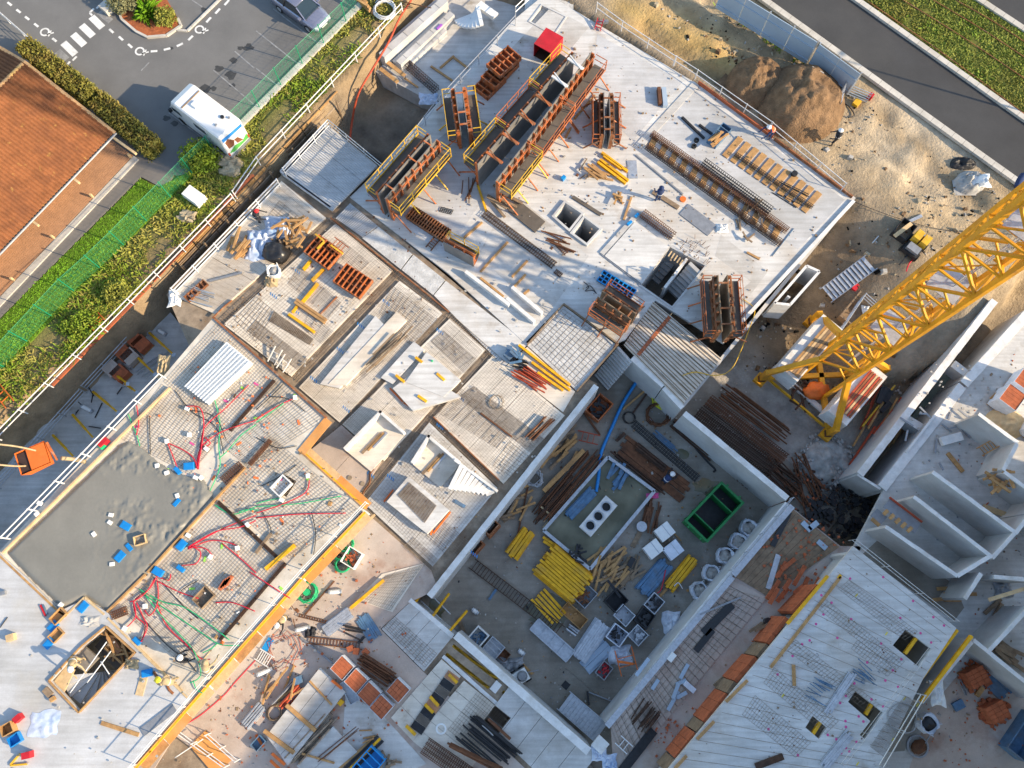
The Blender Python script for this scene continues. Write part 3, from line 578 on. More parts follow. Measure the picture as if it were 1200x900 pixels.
# bottom right slab, one storey up
BR = [(1000,640),(1121,736),(1082,795),(1030,900),(1015,930),(755,935)]
BH = [zp(3,3,(585,325),(645,250),(765,340),(705,425)), zp(3,3,(375,590),(410,540),(540,640),(455,765),(430,745),(480,680)), zp(3,3,(175,710),(210,655),(275,710),(240,765))]
BRS = slab('plank_slab', BR, 3.0, .22, 'slab_white', 'broad pale slab with pink paint dots and dark openings', holes=BH)
def rebar_free(quads, z, m='rebar_grey', label='', w=.012):
    mb = MB(); 
    for quad, na, nb in quads:
        q = pxq(quad, z); na, nb = max(3, int(na*.66)), max(3, int(nb*.66))
        for n, sw in ((na, 0), (nb, 1)):
            for i in range(n+1):
                t = i/n; a, b = (bil(q, 0, t), bil(q, 1, t)) if sw == 0 else (bil(q, t, 0), bil(q, t, 1)); mb.bar(a+Vector((0,0,w*sw)), b+Vector((0,0,w*sw)), w)
    o = mb.build('rebar_mesh', m); tag(o, label, 'rebar'); o['kind'] = 'stuff'; return o
rebar_free([(zp(3,3,(380,20),(700,260),(640,300),(330,60)), 7, 40), (zp(3,3,(270,110),(640,400),(600,440),(230,150)), 6, 46), (zp(3,3,(130,300),(520,600),(470,640),(80,340)), 6, 46), (zp(3,3,(30,430),(330,680),(270,740),(-20,500)), 8, 36), (zp(3,3,(-60,560),(200,780),(130,850),(-120,650)), 8, 36), (zp(3,3,(420,300),(600,430),(560,470),(390,340)), 5, 20),(zp(3,3,(640,560),(720,610),(560,860),(480,800)), 14, 30)], 3.015, 'rebar_grey', 'welded rebar mesh lying in bands on the broad pale slab', .009)
for a, b, l in [((1000,641),(760,928),'wall carrying the broad pale slab beside the dusty floor'),((1001,641),(1120,736),'wall carrying the broad pale slab towards the precast rooms'),((1119,738),(1018,925),'wall added under the pale slab beside the yellow beams to darken its inside')]:  # the last wall is added to keep the space below dark
    p, q = W(*a, 2.78), W(*b, 2.78); d = (q-p).normalized(); nrm = Vector((-d.y, d.x, 0)); ctr = W(960,800)
    nrm = nrm if nrm.dot(ctr-p) > 0 else -nrm
    one('bearing_wall', MB().bar(p+nrm*.4+Vector((0,0,-1.42)), q+nrm*.4+Vector((0,0,-1.42)), .2, 2.76), 'wall_concrete', l, 'wall')
floor('lower_floor', [(985,700),(1110,730),(1060,880),(930,890)], .02, .05, 'pit_floor')
# ------------------------------------------------------------ left building, one storey up
DK = 3.0
LP_ = [(250,372),(384,491),(352,531),(426,597),(352,676),(155,900),(60,1000),(-300,1000),(-140,800),(0,645),(188,445)]
STAIR = zp(3,0,(240,490),(318,405),(395,325),(505,235),(640,358),(380,638)); OP1 = zp(2,1,(130,422),(190,455),(142,530),(82,495))
slab('upper_deck', LP_, DK, .22, 'slab_rebar_deck', 'large deck of the left building criss-crossed by rebar and conduits', holes=[STAIR, OP1])
def sub(quad): return pxq(quad, DK)
decked = [([(245,385),(188,447),(262,505),(316,440)]), ([(318,442),(264,507),(300,540),(350,530),(382,490)]), ([(325,512),(255,585),(330,650),(420,600)]), ([(252,588),(172,678),(255,755),(328,655)])]
rebar_free([([(255,378),(192,447),(262,508),(325,440)], 42, 46), ([(327,442),(255,518),(292,548),(380,492)], 34, 22), ([(322,515),(258,582),(340,655),(422,599)], 44, 44), ([(256,588),(180,672),(262,748),(335,660)], 46, 46), ([(178,676),(140,712),(215,780),(255,742)], 20, 36), ([(190,450),(142,514),(222,556),(262,510)], 30, 40)],
           DK+.03, 'rebar_grey', 'dense rebar grid covering the unpoured half of the left deck', .011)
fin = [(-2,648),(30,676),(70,716),(100,702),(126,718),(168,765),(222,818),(155,898),(60,998),(-300,998),(-140,802)]
o = slab('finished_slab', fin, DK+.17, .165, 'slab_finished', 'smooth white finished floor area with the winding stair well', holes=[STAIR])
# wet concrete with boot prints, a fresh pour
def wet():
    poly = [(138,521),(150,516),(168,526),(184,541),(205,553),(222,558),(238,562),(250,580),(172,672),(126,717),(100,701),(72,714),(30,674),(6,648)]
    P = [(p.x, p.y) for p in pw(poly, DK+.16)]; xs = [p[0] for p in P]; ys = [p[1] for p in P]; st = .075
    X, Y = np.meshgrid(np.arange(min(xs)-.3, max(xs)+.3, st), np.arange(min(ys)-.3, max(ys)+.3, st)); d = seg_dist(X, Y, P)
    # rough, trodden towards the open edge; trowelled smooth on the other side
    a = W(60,640,DK); b = W(225,590,DK); t = ((X-a.x)*(b.x-a.x)+(Y-a.y)*(b.y-a.y))/((b-a).length_squared)
    tro = np.clip((t-.25)/.35, 0, 1); n1 = vnoise(X, Y, 3.2, 11); n2 = vnoise(X, Y, 6.0, 12)
    Zz = DK+.165+tro*np.clip(vnoise(X, Y, .8, 17)*3+.6, 0, 1)*(np.clip(n1-.16, 0, 1)*.26+np.clip(n2-.15, 0, 1)*.22-np.clip(-n1-.22, 0, 1)*.3-np.clip(-n2-.22, 0, 1)*.2)+vnoise(X, Y, .5, 13)*.015
    Zz = np.where(d < .25, Zz*np.clip(d/.25, 0, 1)+(DK+.02)*(1-np.clip(d/.25, 0, 1)), Zz)
    ok = d > -.03; idx = -np.ones(X.shape, int); idx[ok] = np.arange(ok.sum()); q = np.stack([idx[:-1,:-1], idx[:-1,1:], idx[1:,1:], idx[1:,:-1]], -1).reshape(-1, 4); q = q[(q >= 0).all(1)]
    me = bpy.data.meshes.new('wet_concrete'); me.from_pydata(np.stack([X[ok], Y[ok], Zz[ok]], -1).tolist(), [], q.tolist()); me.update(); me.materials.append(M['wet_concrete'])
    me.polygons.foreach_set('use_smooth', [True]*len(me.polygons)); o = bpy.data.objects.new('wet_concrete', me); col.objects.link(o); tag(o, 'freshly poured wet grey concrete with boot prints on the left deck', 'wet concrete')
wet()
mb = MB()
for i in range(26):                                              # dark joints between the planks of the pale slab
    t = (i+.5)/26; a = (1000+(765-1000)*t, 640+(925-640)*t); b = (1120+(1000-1120)*t, 736+(950-736)*t)
    p, q = W(a[0]+4, a[1]+3, 3.002), W(b[0]-4, b[1]-4, 3.002)
    for k in range(24):
        s, e = p.lerp(q, k/24), p.lerp(q, (k+1)/24); m_ = (s+e)/2
        if all(seg_dist(np.array([m_.x]), np.array([m_.y]), pw(h, 3.0))[0] < -.25 for h in BH): mb.bar(s, e, .02, .004)
o = mb.build('plank_joints', 'trench_dark'); o.parent = BRS; o.location -= BRS.location; o['kind'] = 'stuff'
for pts, m in [([(646,8),(690,32),(640,92),(594,62)],'slab_shade'),([(700,40),(800,96),(742,165),(690,118)],'slab_finished'),([(812,104),(990,234),(935,292),(758,168)],'slab_finished'),([(735,182),(850,262),(805,300),(700,222)],'slab_white'),([(530,150),(590,200),(520,300),(430,228)],'slab_finished'),([(600,225),(690,300),(640,372),(560,300)],'slab_shade'),([(845,275),(900,318),(850,385),(832,372),(880,330),(838,300)],'slab_shade')]:
    struct('floor_bay', MB().prism(pw(pts, .004), -.002, .004), m)
# ------------------------------------------------------------ builders for site equipment
UPV = Vector((0,0,1))
def frame2(p, q, z): a, b = W(*p, z), W(*q, z); return (a+b)/2, (b-a).length, angle(a, b)
def beam(p, q, z, m='yellow_beam', w=.09, h=.2, label='', cat='beam', group=None, name='formwork_beam', ibeam=True):
    c, L, a = frame2(p, q, z); mb = MB()
    if ibeam:
        for zz in (0, h-.045): mb.box((0,0,zz), (L, w, .045))
        mb.box((0,0,.045), (L*.998, w*.38, h-.09))
    else: mb.box((0,0,0), (L, w, h))
    o = bpy.data.objects.new(name, mb.mesh(name)); col.objects.link(o); o.location = c; o.rotation_euler = (0,0,a); o.data.materials.append(M[m]); return tag(o, label, cat, group)
def plank(p, q, z, label, m='timber', w=.2, h=.04, cat='plank', group=None, name='plank', tilt=0):
    o = beam(p, q, z, m, w, h, label, cat, group, name, False); o.rotation_euler.y = tilt; return o
def bundle(p, q, z, n, rows, label, m, group, name='prop', cat='prop', w=.09, h=.09, round_=False, jit=.03, sp=1.0):
    """n x rows long pieces side by side, every piece a thing of its own"""
    c, L, a = frame2(p, q, z); sh = MB()
    if round_: sh.tube([(-L/2,0,h/2),(L/2,0,h/2)], h/2, 6)
    else: sh.box((0,0,0), (L, w, h))
    me = sh.mesh(name); me.materials.append(M[m])
    for k in range(rows):
        nn = n-k
        for i in range(nn):
            o = bpy.data.objects.new(name, me); col.objects.link(o); y = (i-(nn-1)/2)*w*1.06*sp; x = random.uniform(-1,1)*jit*L
            o.location = c+Vector((x*math.cos(a)-y*math.sin(a), x*math.sin(a)+y*math.cos(a), k*h*1.02)); o.rotation_euler = (0,0,a+random.uniform(-1,1)*jit*.5); tag(o, label, cat, group)
def railing(pts, z, label, h=1.05, m='tube_white', sp=2.0, rails=(.5, 1.0), r=.028, name='guardrail', cat='guardrail', lean=0.0, toe=None):
    P = [Vector((p.x, p.y, z)) for p in pw(pts, z+h)]; c = P[0]; rt = root(name, label, cat, c)
    for i in range(len(P)-1):
        a, b = P[i]-c, P[i+1]-c; L = (b-a).length; n = max(1, round(L/sp))
        for k in range(n+1 if i == len(P)-2 else n):
            p = a.lerp(b, k/n); MB().tube([p, p+UPV*(h+.06)], r*1.15, 5).build('post', m, rt)
        for rr in rails: MB().tube([a+UPV*(rr*h), b+UPV*(rr*h)], r, 5).build('rail', m, rt)
        if toe: MB().bar(a+UPV*.1, b+UPV*.1, .03, .18).build('toe_board', toe, rt)
    return rt
def banche(p, q, h, label, side=1, rail='yellow_steel', body='orange_steel', z=0.0, n=None, skin='panel_skin', props=True, plat=.75, group=None):
    """wall formwork panel: skin, ribs behind it, working platform, railing, raking props; p-q is its top edge"""
    c, L, a = frame2(p, q, z+h); c.z = z; rt = root('wall_formwork', label, 'formwork', c, a, group); s = side
    MB().box((0, s*.03, .02), (L, .05, h-.02)).build('panel_skin', skin, rt)
    n = n or max(2, round(L/.62))
    for i in range(n+1):
        x = -L/2+.05+(L-.1)*i/n; MB().box((x, s*.16, .02), (.07, .20, h-.06)).build('rib', body, rt)
    for zz in (.35, 1.2, h-.35):
        if zz < h: MB().box((0, s*.29, zz), (L, .09, .11)).build('waler', body, rt)
    pz = max(.5, h-1.05)
    MB().box((0, s*(.36+plat/2), pz), (L, plat, .05)).build('platform', 'plywood_dark', rt)
    m2 = max(1, round(L/1.3))
    for i in range(m2+1):
        x = -L/2+.04+(L-.08)*i/m2; MB().bar((x, s*.3, pz-.45), (x, s*(.36+plat), pz-.02), .05).build('bracket', body, rt)
        MB().bar((x, s*(.36+plat), pz), (x, s*(.36+plat), pz+1.05), .045).build('post', rail, rt)
        if props: MB().bar((x, s*.32, h*.55), (x, s*(.9+plat), .03), .07).build('prop', rail if i % 2 else body, rt)
    for zz in (.12, .55, 1.05): MB().bar((-L/2, s*(.36+plat), pz+zz), (L/2, s*(.36+plat), pz+zz), .035 if zz > .2 else .03, .035 if zz > .2 else .12).build('rail', rail, rt)
    for e in (-1, 1):
        for zz in (.55, 1.05): MB().bar((e*(L/2-.03), s*.36, pz+zz), (e*(L/2-.03), s*(.36+plat), pz+zz), .04).build('end_rail', rail, rt)
    return rt
def double(p, q, h, gap, label, rail='yellow_steel', body='orange_steel', z=0.0, **k):
    a, b = W(*p, z+h), W(*q, z+h); 
    r1 = banche(p, q, h, label+', panel on the lawn side', 1, rail, body, z, **k); r2 = banche(p, q, h, label+', panel on the road side', -1, rail, body, z, **k)
    an = angle(a, b); o = Vector((-math.sin(an), math.cos(an), 0))*gap/2; r1.location += o; r2.location -= o
    for t in (-.35, .1, .38):                                  # tie frames bridging the two panels
        MB().bar((t*(b-a).length, .05, h+.06), (t*(b-a).length, -gap-.05, h+.06), .09, .07).build('tie', body, r1)
    return r1, r2
def flat_panel(p, q, w, z, label, body='orange_steel', skin='rust_orange', n=7, m=3, hh=.22, group=None, name='ribbed_shutter'):
    c, L, a = frame2(p, q, z); rt = root(name, label, 'formwork', c, a, group)
    MB().box((0,0,0), (L, w, .05)).build('plate', skin, rt)
    for i in range(n+1): MB().box((-L/2+.03+(L-.06)*i/n, 0, .05), (.06, w, hh)).build('rib', body, rt)
    for j in range(m+1): MB().box((0, -w/2+.03+(w-.06)*j/m, .051), (L, .06, hh*.8)).build('crossrib', body, rt)
    return rt
def cage(p, q, z, w, h, label, sp=.18, m='rust', nb=4, bar=.028, group=None, name='rebar_cage'):
    c, L, a = frame2(p, q, z); rt = root(name, label, 'rebar cage', c, a, group); k = 0
    for i in range(nb):
        for zz in (.03, h): MB().bar((-L/2, -w/2+w*i/(nb-1), zz), (L/2, -w/2+w*i/(nb-1), zz), bar).build('long_bar', m, rt)
    mb = MB(); n = int(L/sp)
    for i in range(n):
        x = -L/2+(i+.5)*L/n
        for p0, p1 in (((x,-w/2,.03),(x,-w/2,h)),((x,w/2,.03),(x,w/2,h)),((x,-w/2,h+.02),(x,w/2,h+.02)),((x,-w/2,.02),(x,w/2,.02))): mb.bar(p0, p1, bar*.8)
    mb.build('stirrups', m, rt, kind='stuff'); return rt
def bars(p, q, z, n, spread, label, m='rust', r=.03, group=None, jit=.15, name='steel_bar', cat='bar', h=None):
    """n loose bars lying roughly parallel, each a thing"""
    c, L, a = frame2(p, q, z); me = MB().tube([(-L/2,0,r),(L/2,0,r)], r, 5).mesh(name); me.materials.append(M[m])
    for i in range(n):
        o = bpy.data.objects.new(name, me); col.objects.link(o); y = (random.random()-.5)*spread; x = random.uniform(-1,1)*jit*L*.4
        o.location = c+Vector((x*math.cos(a)-y*math.sin(a), x*math.sin(a)+y*math.cos(a), (i % 4)*r*1.6)); o.rotation_euler = (0,0,a+random.uniform(-1,1)*jit*.35); o.scale.x = random.uniform(.7,1.0); tag(o, label, cat, group)
def pile(c, n, rad, L, z, label, m='timber', w=.1, h=.04, cat='plank', group=None, name='scrap_plank', ang=None, spread=.5, layers=5):
    C0 = W(*c, z); ms = []
    for k in range(3):
        me = MB().box((0,0,0), (L*(.7+.3*k), w, h)).mesh(name); me.materials.append(M[m]); ms.append(me)
    for i in range(n):
        o = bpy.data.objects.new(name, ms[i % 3]); col.objects.link(o); rr = rad*math.sqrt(random.random()); t = random.random()*6.283
        o.location = C0+Vector((rr*math.cos(t), rr*math.sin(t), (i % layers)*h*1.05+.002)); aa = random.uniform(0, math.pi) if ang is None else ang+random.uniform(-spread, spread); o.rotation_euler = (0, random.uniform(-.04,.04), aa); tag(o, label, cat, group)
def cuboid(p, d, z, label, m, cat, name, rz=None, group=None, taper=1.0):
    o = bpy.data.objects.new(name, MB().box((0,0,0), d, 0, taper).mesh(name)); col.objects.link(o); o.location = W(*p, z); o.rotation_euler = (0,0,GB if rz is None else rz); o.data.materials.append(M[m]); return tag(o, label, cat, group)
def crate(p, d, z, label, m, name='crate', cat='crate', rz=None, t=.03, group=None, fill=None, slats=0):
    """open box: bottom, four sides, and what lies in it"""
    rt = root(name, label, cat, W(*p, z), GB if rz is None else rz, group); x, y, h = d
    MB().box((0,0,0), (x, y, t)).build('bottom', m, rt)
    for s in (-1, 1):
        MB().box((0, s*(y-t)/2, t), (x, t, h-t)).build('side', m, rt); MB().box((s*(x-t)/2, 0, t), (t, y-2*t, h-t)).build('side', m, rt)
    if slats:
        for i in range(1, slats): MB().box((-x/2+x*i/slats, 0, h-.05), (t, y-2*t, .04)).build('divider', m, rt)
    if fill:
        mb = MB()
        for i in range(14): mb.box((random.uniform(-.36,.36)*x, random.uniform(-.36,.36)*y, random.uniform(.3,.75)*h), (random.uniform(.15,.4)*x, random.uniform(.06,.2)*y, random.uniform(.05,.1)), random.random()*3)
        mb.build('contents', fill, rt, kind='stuff')
    return rt
def ladder(p, q, w, z0, z1, label, m='galvanised', n=10, treads=False, name='ladder', cat='ladder', group=None):
    a, b = W(*p, z0), W(*q, z1); d = (b-a); s = Vector((-d.y, d.x, 0)).normalized()*w/2; rt = root(name, label, cat, a, 0, group); a0 = Vector()
    for k in (-1, 1): MB().bar(a0+s*k+UPV*.05, d+s*k+UPV*.05, .05, .10).build('stile', m, rt)
    for i in range(1, n+1):
        c = d*(i/(n+1))
        if treads: MB().bar(c-s*.95+UPV*.06, c+s*.95+UPV*.06, .24, .03).build('tread', m, rt)
        else: MB().bar(c-s*.97+UPV*.05, c+s*.97+UPV*.05, .04).build('rung', m, rt)
    return rt
def conduit(pts, z, m, r, label, group=None, name='conduit', cat='conduit', sag=.0, world=False):
    P = pts if world else [W(*p[:2], z+(p[2] if len(p) > 2 else 0)) for p in pts]; out = []
    Q = [P[0]]+P+[P[-1]]
    for i in range(1, len(Q)-2):
        for k in range(7):
            t = k/7; a, b, c, d = Q[i-1], Q[i], Q[i+1], Q[i+2]
            out.append(.5*((2*b)+(c-a)*t+(2*a-5*b+4*c-d)*t*t+(3*b-a-3*c+d)*t**3))
    out.append(P[-1]); return one(name, MB().tube(out, r, 6), m, label, cat, group, True)
def coil(p, ro, z, n, label, m, r=.03, group=None, name='hose_coil', cat='hose', tall=.25, wob=.12):
    c = W(*p, z); pts = []
    for i in range(n*14):
        t = i*2*math.pi/14; k = i/(n*14); rr = ro*(1-.35*random.random()*wob*4*.5)*(1+.06*math.sin(i*.37)); pts.append(c+Vector((rr*math.cos(t)+.05*math.sin(k*9), rr*math.sin(t), .03+tall*k)))
    return one(name, MB().tube(pts, r, 5), m, label, cat, group, True)
def bag(p, r, z, label, m='bag_white', h=.8, group=None, fill='pebble', name='bulk_bag', seed=0):
    c = W(*p, z); rt = root(name, label, 'bulk bag', c, random.random()*6, group); mb = MB(); n = 18; prof = [(.82,0),(1.0,.25),(1.02,.6),(.92,.9),(.98,1.05),(.84,1.0),(.72,.86)]; vs = []; fs = []
    for j, (k, zz) in enumerate(prof):
        for i in range(n):
            t = 2*math.pi*i/n; sq = 1/max(abs(math.cos(t)), abs(math.sin(t)))**.35; w = 1+.10*noise.noise(Vector((math.cos(t)*2+seed*3, math.sin(t)*2, j*.9)))*2
            vs.append((r*k*sq*.9*w*math.cos(t), r*k*sq*.9*w*math.sin(t), h*zz*(1+.08*noise.noise(Vector((i*.9, j*1.0, seed))))))
    for j in range(len(prof)-1):
        for i in range(n): fs.append((j*n+i, j*n+(i+1) % n, (j+1)*n+(i+1) % n, (j+1)*n+i))
    mb.add(vs, fs).build('sack', m, rt, True); MB().lump((0,0,h*.55), (r*.84, r*.84, h*.42), 14, 4, .25, seed=seed).build('fill', fill, rt, True); 
    for s in range(4):
        t = s*math.pi/2+.78; b = Vector((r*.95*math.cos(t), r*.95*math.sin(t), h*.95)); MB().tube([b, b+Vector((.1*math.cos(t+1), .1*math.sin(t+1), .25)), b+Vector((-.12*math.sin(t), .12*math.cos(t), .02))], .022, 4).build('lifting_loop', m, rt)
    return rt
def tarp(p, d, z, label, m, seed=0, name='tarpaulin', cat='tarpaulin', crump=.3):
    c = W(*p, z); n = 22; vs = []; fs = []
    for j in range(n+1):
        for i in range(n+1):
            x, y = (i/n-.5), (j/n-.5); e = 1-max(abs(x), abs(y))*2; v = Vector((x*5+seed, y*5, seed*.7)); hh = (abs(noise.noise(v*.6))*.8+abs(noise.noise(v*1.5))*.35+.15)*min(1, e*2.2+.05)
            k = 1+.25*noise.noise(Vector((x*3, y*3, seed+4))); vs.append((c.x+x*d[0]*k, c.y+y*d[1]*k, z+.012+hh*d[2]*crump*3))
    for j in range(n):
        for i in range(n): k = j*(n+1)+i; fs.append((k, k+1, k+n+2, k+n+1))
    return one(name, MB().add(vs, fs), m, label, cat, None, True)
def stairs(p, q, w, z0, z1, n, label, m='wall_concrete', name='stair_flight', cat='stairs'):
    """sawtooth concrete flight from p (height z0) to q (height z1)"""
    a, b = W(*p, z0), W(*q, z1); L = math.hypot(b.x-a.x, b.y-a.y); rt = root(name, label, cat, a, math.atan2(b.y-a.y, b.x-a.x)); dz = (z1-z0)/n
    for i in range(n): MB().box((L*(i+.5)/n, 0, dz*(i+1)-.16-abs(dz)*.5), (L/n+.03, w, .16+abs(dz)*.5)).build('step', m, rt)
    return rt
def brickpack(p, z, label, rz=None, d=(1.0,1.0,.95), top='brick', wrap=True, group=None, fine=True):
    rt = root('brick_pallet', label, 'brick pallet', W(*p, z), GB if rz is None else rz, group); x, y, h = d
    for s in (-1, 0, 1): MB().box((0, s*(y/2-.06), 0), (x, .1, .1)).build('skid', 'timber', rt)
    MB().box((0,0,.1), (x, y, .025)).build('pallet_board', 'timber', rt)
    nx, ny, nz = (5, 10, 4) if fine else (3, 4, 4); bx, by, bz = x/nx, y/ny, (h-.13)/nz; mb = MB()
    for k in range(nz):
        for i in range(nx):
            for j in range(ny): mb.box((-x/2+(i+.5)*bx, -y/2+(j+.5)*by, .13+k*bz), (bx*.955, by*.94, bz*.97))
    mb.build('bricks', top, rt, kind='stuff')
    if wrap:
        for s in (-1, 1): MB().box((s*(x/2+.012), 0, .13), (.012, y+.04, h-.10)).build('wrap', 'bag_white', rt); MB().box((0, s*(y/2+.012), .13), (x, .012, h-.10)).build('wrap', 'bag_white', rt)
    return rt
def person(p, z, face, label, vest='vest_orange', helmet='helmet_white', trouser='cloth_dark', pose='stand', held=None):
    """one skinned body in local metres (x forward), clothes and helmet as children"""
    rt = root('person', label, 'person', W(*p, z), face)
    lean, kn, arms = {'stand': (0, 0, .25), 'bend': (.75, .15, .9), 'walk': (.08, .22, .35), 'crouch': (.45, .5, .7)}[pose]
    hz = .92-.5*kn*(pose == 'crouch'); hip = Vector((-.12*lean, 0, hz)); ch = hip+Vector((math.sin(lean)*.48, 0, math.cos(lean)*.48)); nk = ch+Vector((math.sin(lean)*.13, 0, math.cos(lean)*.13)); hd = nk+Vector((math.sin(lean*.7)*.15, 0, math.cos(lean*.7)*.15))
    V = [hip, hip.lerp(ch, .5), ch, nk, hd, hd+Vector((.02,0,.08))]; Rr = [.15, .14, .17, .065, .095, .09]; E = [(0,1),(1,2),(2,3),(3,4),(4,5)]
    def chain(st, pts, rs):
        prev = st
        for v, r in zip(pts, rs): V.append(Vector(v)); Rr.append(r); E.append((prev, len(V)-1)); prev = len(V)-1
        return prev
    for s in (-1, 1):
        st = kn*(1 if s > 0 else -.8 if pose == 'walk' else 1); knee = Vector((hip.x+st*.45+.04, s*.12, hz*.53)); ank = Vector((hip.x+st*.35-(.1 if pose == 'crouch' else 0), s*.13, .09))
        chain(0, [(hip.x, s*.10, hz-.06), knee, ank, (ank.x+.17, s*.14, .045)], [.095, .065, .048, .045])
        sh = ch+Vector((0, s*.21, .02)); el = sh+Vector((.28*arms+.02, s*.08, -.26)); wr = el+Vector((.22, -s*.03, -.10 if pose != 'bend' else -.2))
        w = chain(2, [sh, el, wr, wr+Vector((.06,0,-.02))], [.065, .05, .036, .036])
        for k in range(4): chain(w, [wr+Vector((.11,(k-1.5)*.02,-.03)), wr+Vector((.155-.008*abs(k-1.3),(k-1.5)*.022,-.06))], [.011, .009])
        chain(w, [wr+Vector((.07,-s*.045,-.01)), wr+Vector((.10,-s*.06,-.03))], [.012, .010])
    me = bpy.data.meshes.new('body'); me.from_pydata([tuple(v) for v in V], E, []); o = bpy.data.objects.new('body', me); col.objects.link(o); o.parent = rt
    sk = o.modifiers.new('skin', 'SKIN'); o.modifiers.new('sub', 'SUBSURF').levels = 1; o.modifiers['sub'].render_levels = 1
    for i, r in enumerate(Rr): me.skin_vertices[0].data[i].radius = (r, r)
    me.skin_vertices[0].data[0].use_root = True; me.materials.append(M[trouser])
    mb = MB(); ax = (ch-hip).normalized(); mb.tube([hip.lerp(ch, .1), hip.lerp(ch, .55), ch-ax*.02, ch+ax*.09], [.185, .19, .225, .13], 12); mb.build('vest', vest, rt, True)
    mb = MB(); mb.tube([hip.lerp(ch, .35), hip.lerp(ch, .45)], [.199, .203], 12); mb.build('reflective_band', 'tube_white', rt, True)
    mb = MB(); mb.lump((hd.x, hd.y, hd.z+.05), (.15,.125,.13), 12, 5, 0); mb.cyl((hd.x+.03, hd.y, hd.z+.045), .165, .015, 14); mb.build('helmet', helmet, rt, True)
    mb = MB()
    for s in (-1, 1): mb.lump((hd.x+.085, s*.035, hd.z+.01), (.014,.014,.014), 6, 3, 0)
    mb.box((hd.x+.1, 0, hd.z-.03), (.03,.025,.035)); mb.build('face', 'skin', rt)
    return rt
# ------------------------------------------------------------ foliage
def leaves(poly, n, hmin, hmax, w, m, name, z=0.0, clump=0.0, seed=1, lean=.5, dens=None):
    """blades and leaf tufts scattered over a photo polygon, one mesh (uncountable)"""
    r = np.random.default_rng(seed); P = pw(poly, z); xs = [p.x for p in P]; ys = [p.y for p in P]
    X = r.uniform(min(xs), max(xs), n); Y = r.uniform(min(ys), max(ys), n); d = seg_dist(X, Y, [(p.x, p.y) for p in P]); k = d > 0
    if clump: k &= (vnoise(X, Y, .45, seed)+vnoise(X, Y, 1.4, seed+1)*.7+r.normal(0, .12, n)) > clump
    X, Y = X[k], Y[k]; n = len(X); hh = r.uniform(hmin, hmax, n)*(1+.8*vnoise(X, Y, .6, seed+2)); t = r.uniform(0, 6.283, n); ww = w*r.uniform(.6, 1.4, n); lx = r.normal(0, lean, n)*hh; ly = r.normal(0, lean, n)*hh
    a = np.stack([X-np.cos(t)*ww, Y-np.sin(t)*ww, np.full(n, z-.02)], -1); b = np.stack([X+np.cos(t)*ww, Y+np.sin(t)*ww, np.full(n, z-.02)], -1); c = np.stack([X+lx+np.cos(t)*ww*.6, Y+ly+np.sin(t)*ww*.6, z+hh], -1); e = np.stack([X+lx-np.cos(t)*ww*.6, Y+ly-np.sin(t)*ww*.6, z+hh*.93], -1)
    v = np.stack([a, b, c, e], 1).reshape(-1, 3); f = np.arange(len(v)).reshape(-1, 4)
    me = bpy.data.meshes.new(name); me.from_pydata(v.tolist(), [], f.tolist()); me.update(); me.materials.append(M[m]); o = bpy.data.objects.new(name, me); col.objects.link(o); o['kind'] = 'stuff'; return o
def leafball(parent, c, rad, n, m, size=.09, seed=0, name='crown', box=None, hollow=.35):
    r = np.random.default_rng(seed+50)
    if box is None:
        v = r.normal(size=(n, 3)); v /= np.linalg.norm(v, axis=1)[:, None]; k = hollow+(1-hollow)*r.random(n)**.5; lum = np.array([1+.45*noise.noise(Vector(x)*1.9+Vector((seed,0,0))) for x in v]); pos = v*np.array(rad)*(k*lum)[:, None]+np.array(c); pos[:, 2] = np.maximum(pos[:, 2], .03)
    else:
        pos = (r.random((n, 3))-.5)*np.array(box)+np.array(c); sf = r.random(n) < .75; ax = r.integers(0, 3, n); sg = np.where(r.random(n) < .5, -.5, .5)
        for k in range(3):
            q = sf & (ax == k) & ~((k == 2) & (sg < 0)); pos[q, k] = c[k]+sg[q]*box[k]
        pos += r.normal(0, .07, (n, 3)); pos[:, 2] += .10*np.array([noise.noise(Vector((x[0]*1.4, x[1]*1.4, seed))) for x in pos]); pos[:, 2] = np.maximum(pos[:, 2], .02)
    d1 = r.normal(size=(n, 3)); d1 /= np.linalg.norm(d1, axis=1)[:, None]; d2 = np.cross(d1, r.normal(size=(n, 3))); d2 /= np.linalg.norm(d2, axis=1)[:, None]; s = size*r.uniform(.6, 1.5, n)[:, None]
    v = np.stack([pos-d1*s, pos+d2*s*.5, pos+d1*s, pos-d2*s*.5], 1).reshape(-1, 3); me = bpy.data.meshes.new(name); me.from_pydata(v.tolist(), [], np.arange(len(v)).reshape(-1, 4).tolist()); me.update(); me.materials.append(M[m])
    o = bpy.data.objects.new(name, me); col.objects.link(o); o.parent = parent; return o
def shrub(p, rad, n, m, label, z=0.0, size=.09, seed=0, name='shrub', cat='shrub'):
    rt = root(name, label, cat, W(*p, z)); leafball(rt, (0,0,rad[2]*.75), rad, n, m, size, seed)
    for k in range(4):
        t = k*1.7+seed; MB().tube([(0,0,0),(rad[0]*.3*math.cos(t), rad[1]*.3*math.sin(t), rad[2]*.6),(rad[0]*.6*math.cos(t), rad[1]*.6*math.sin(t), rad[2]*1.1)], [.04,.025,.01], 5).build('stem', 'stem', rt)
    return rt
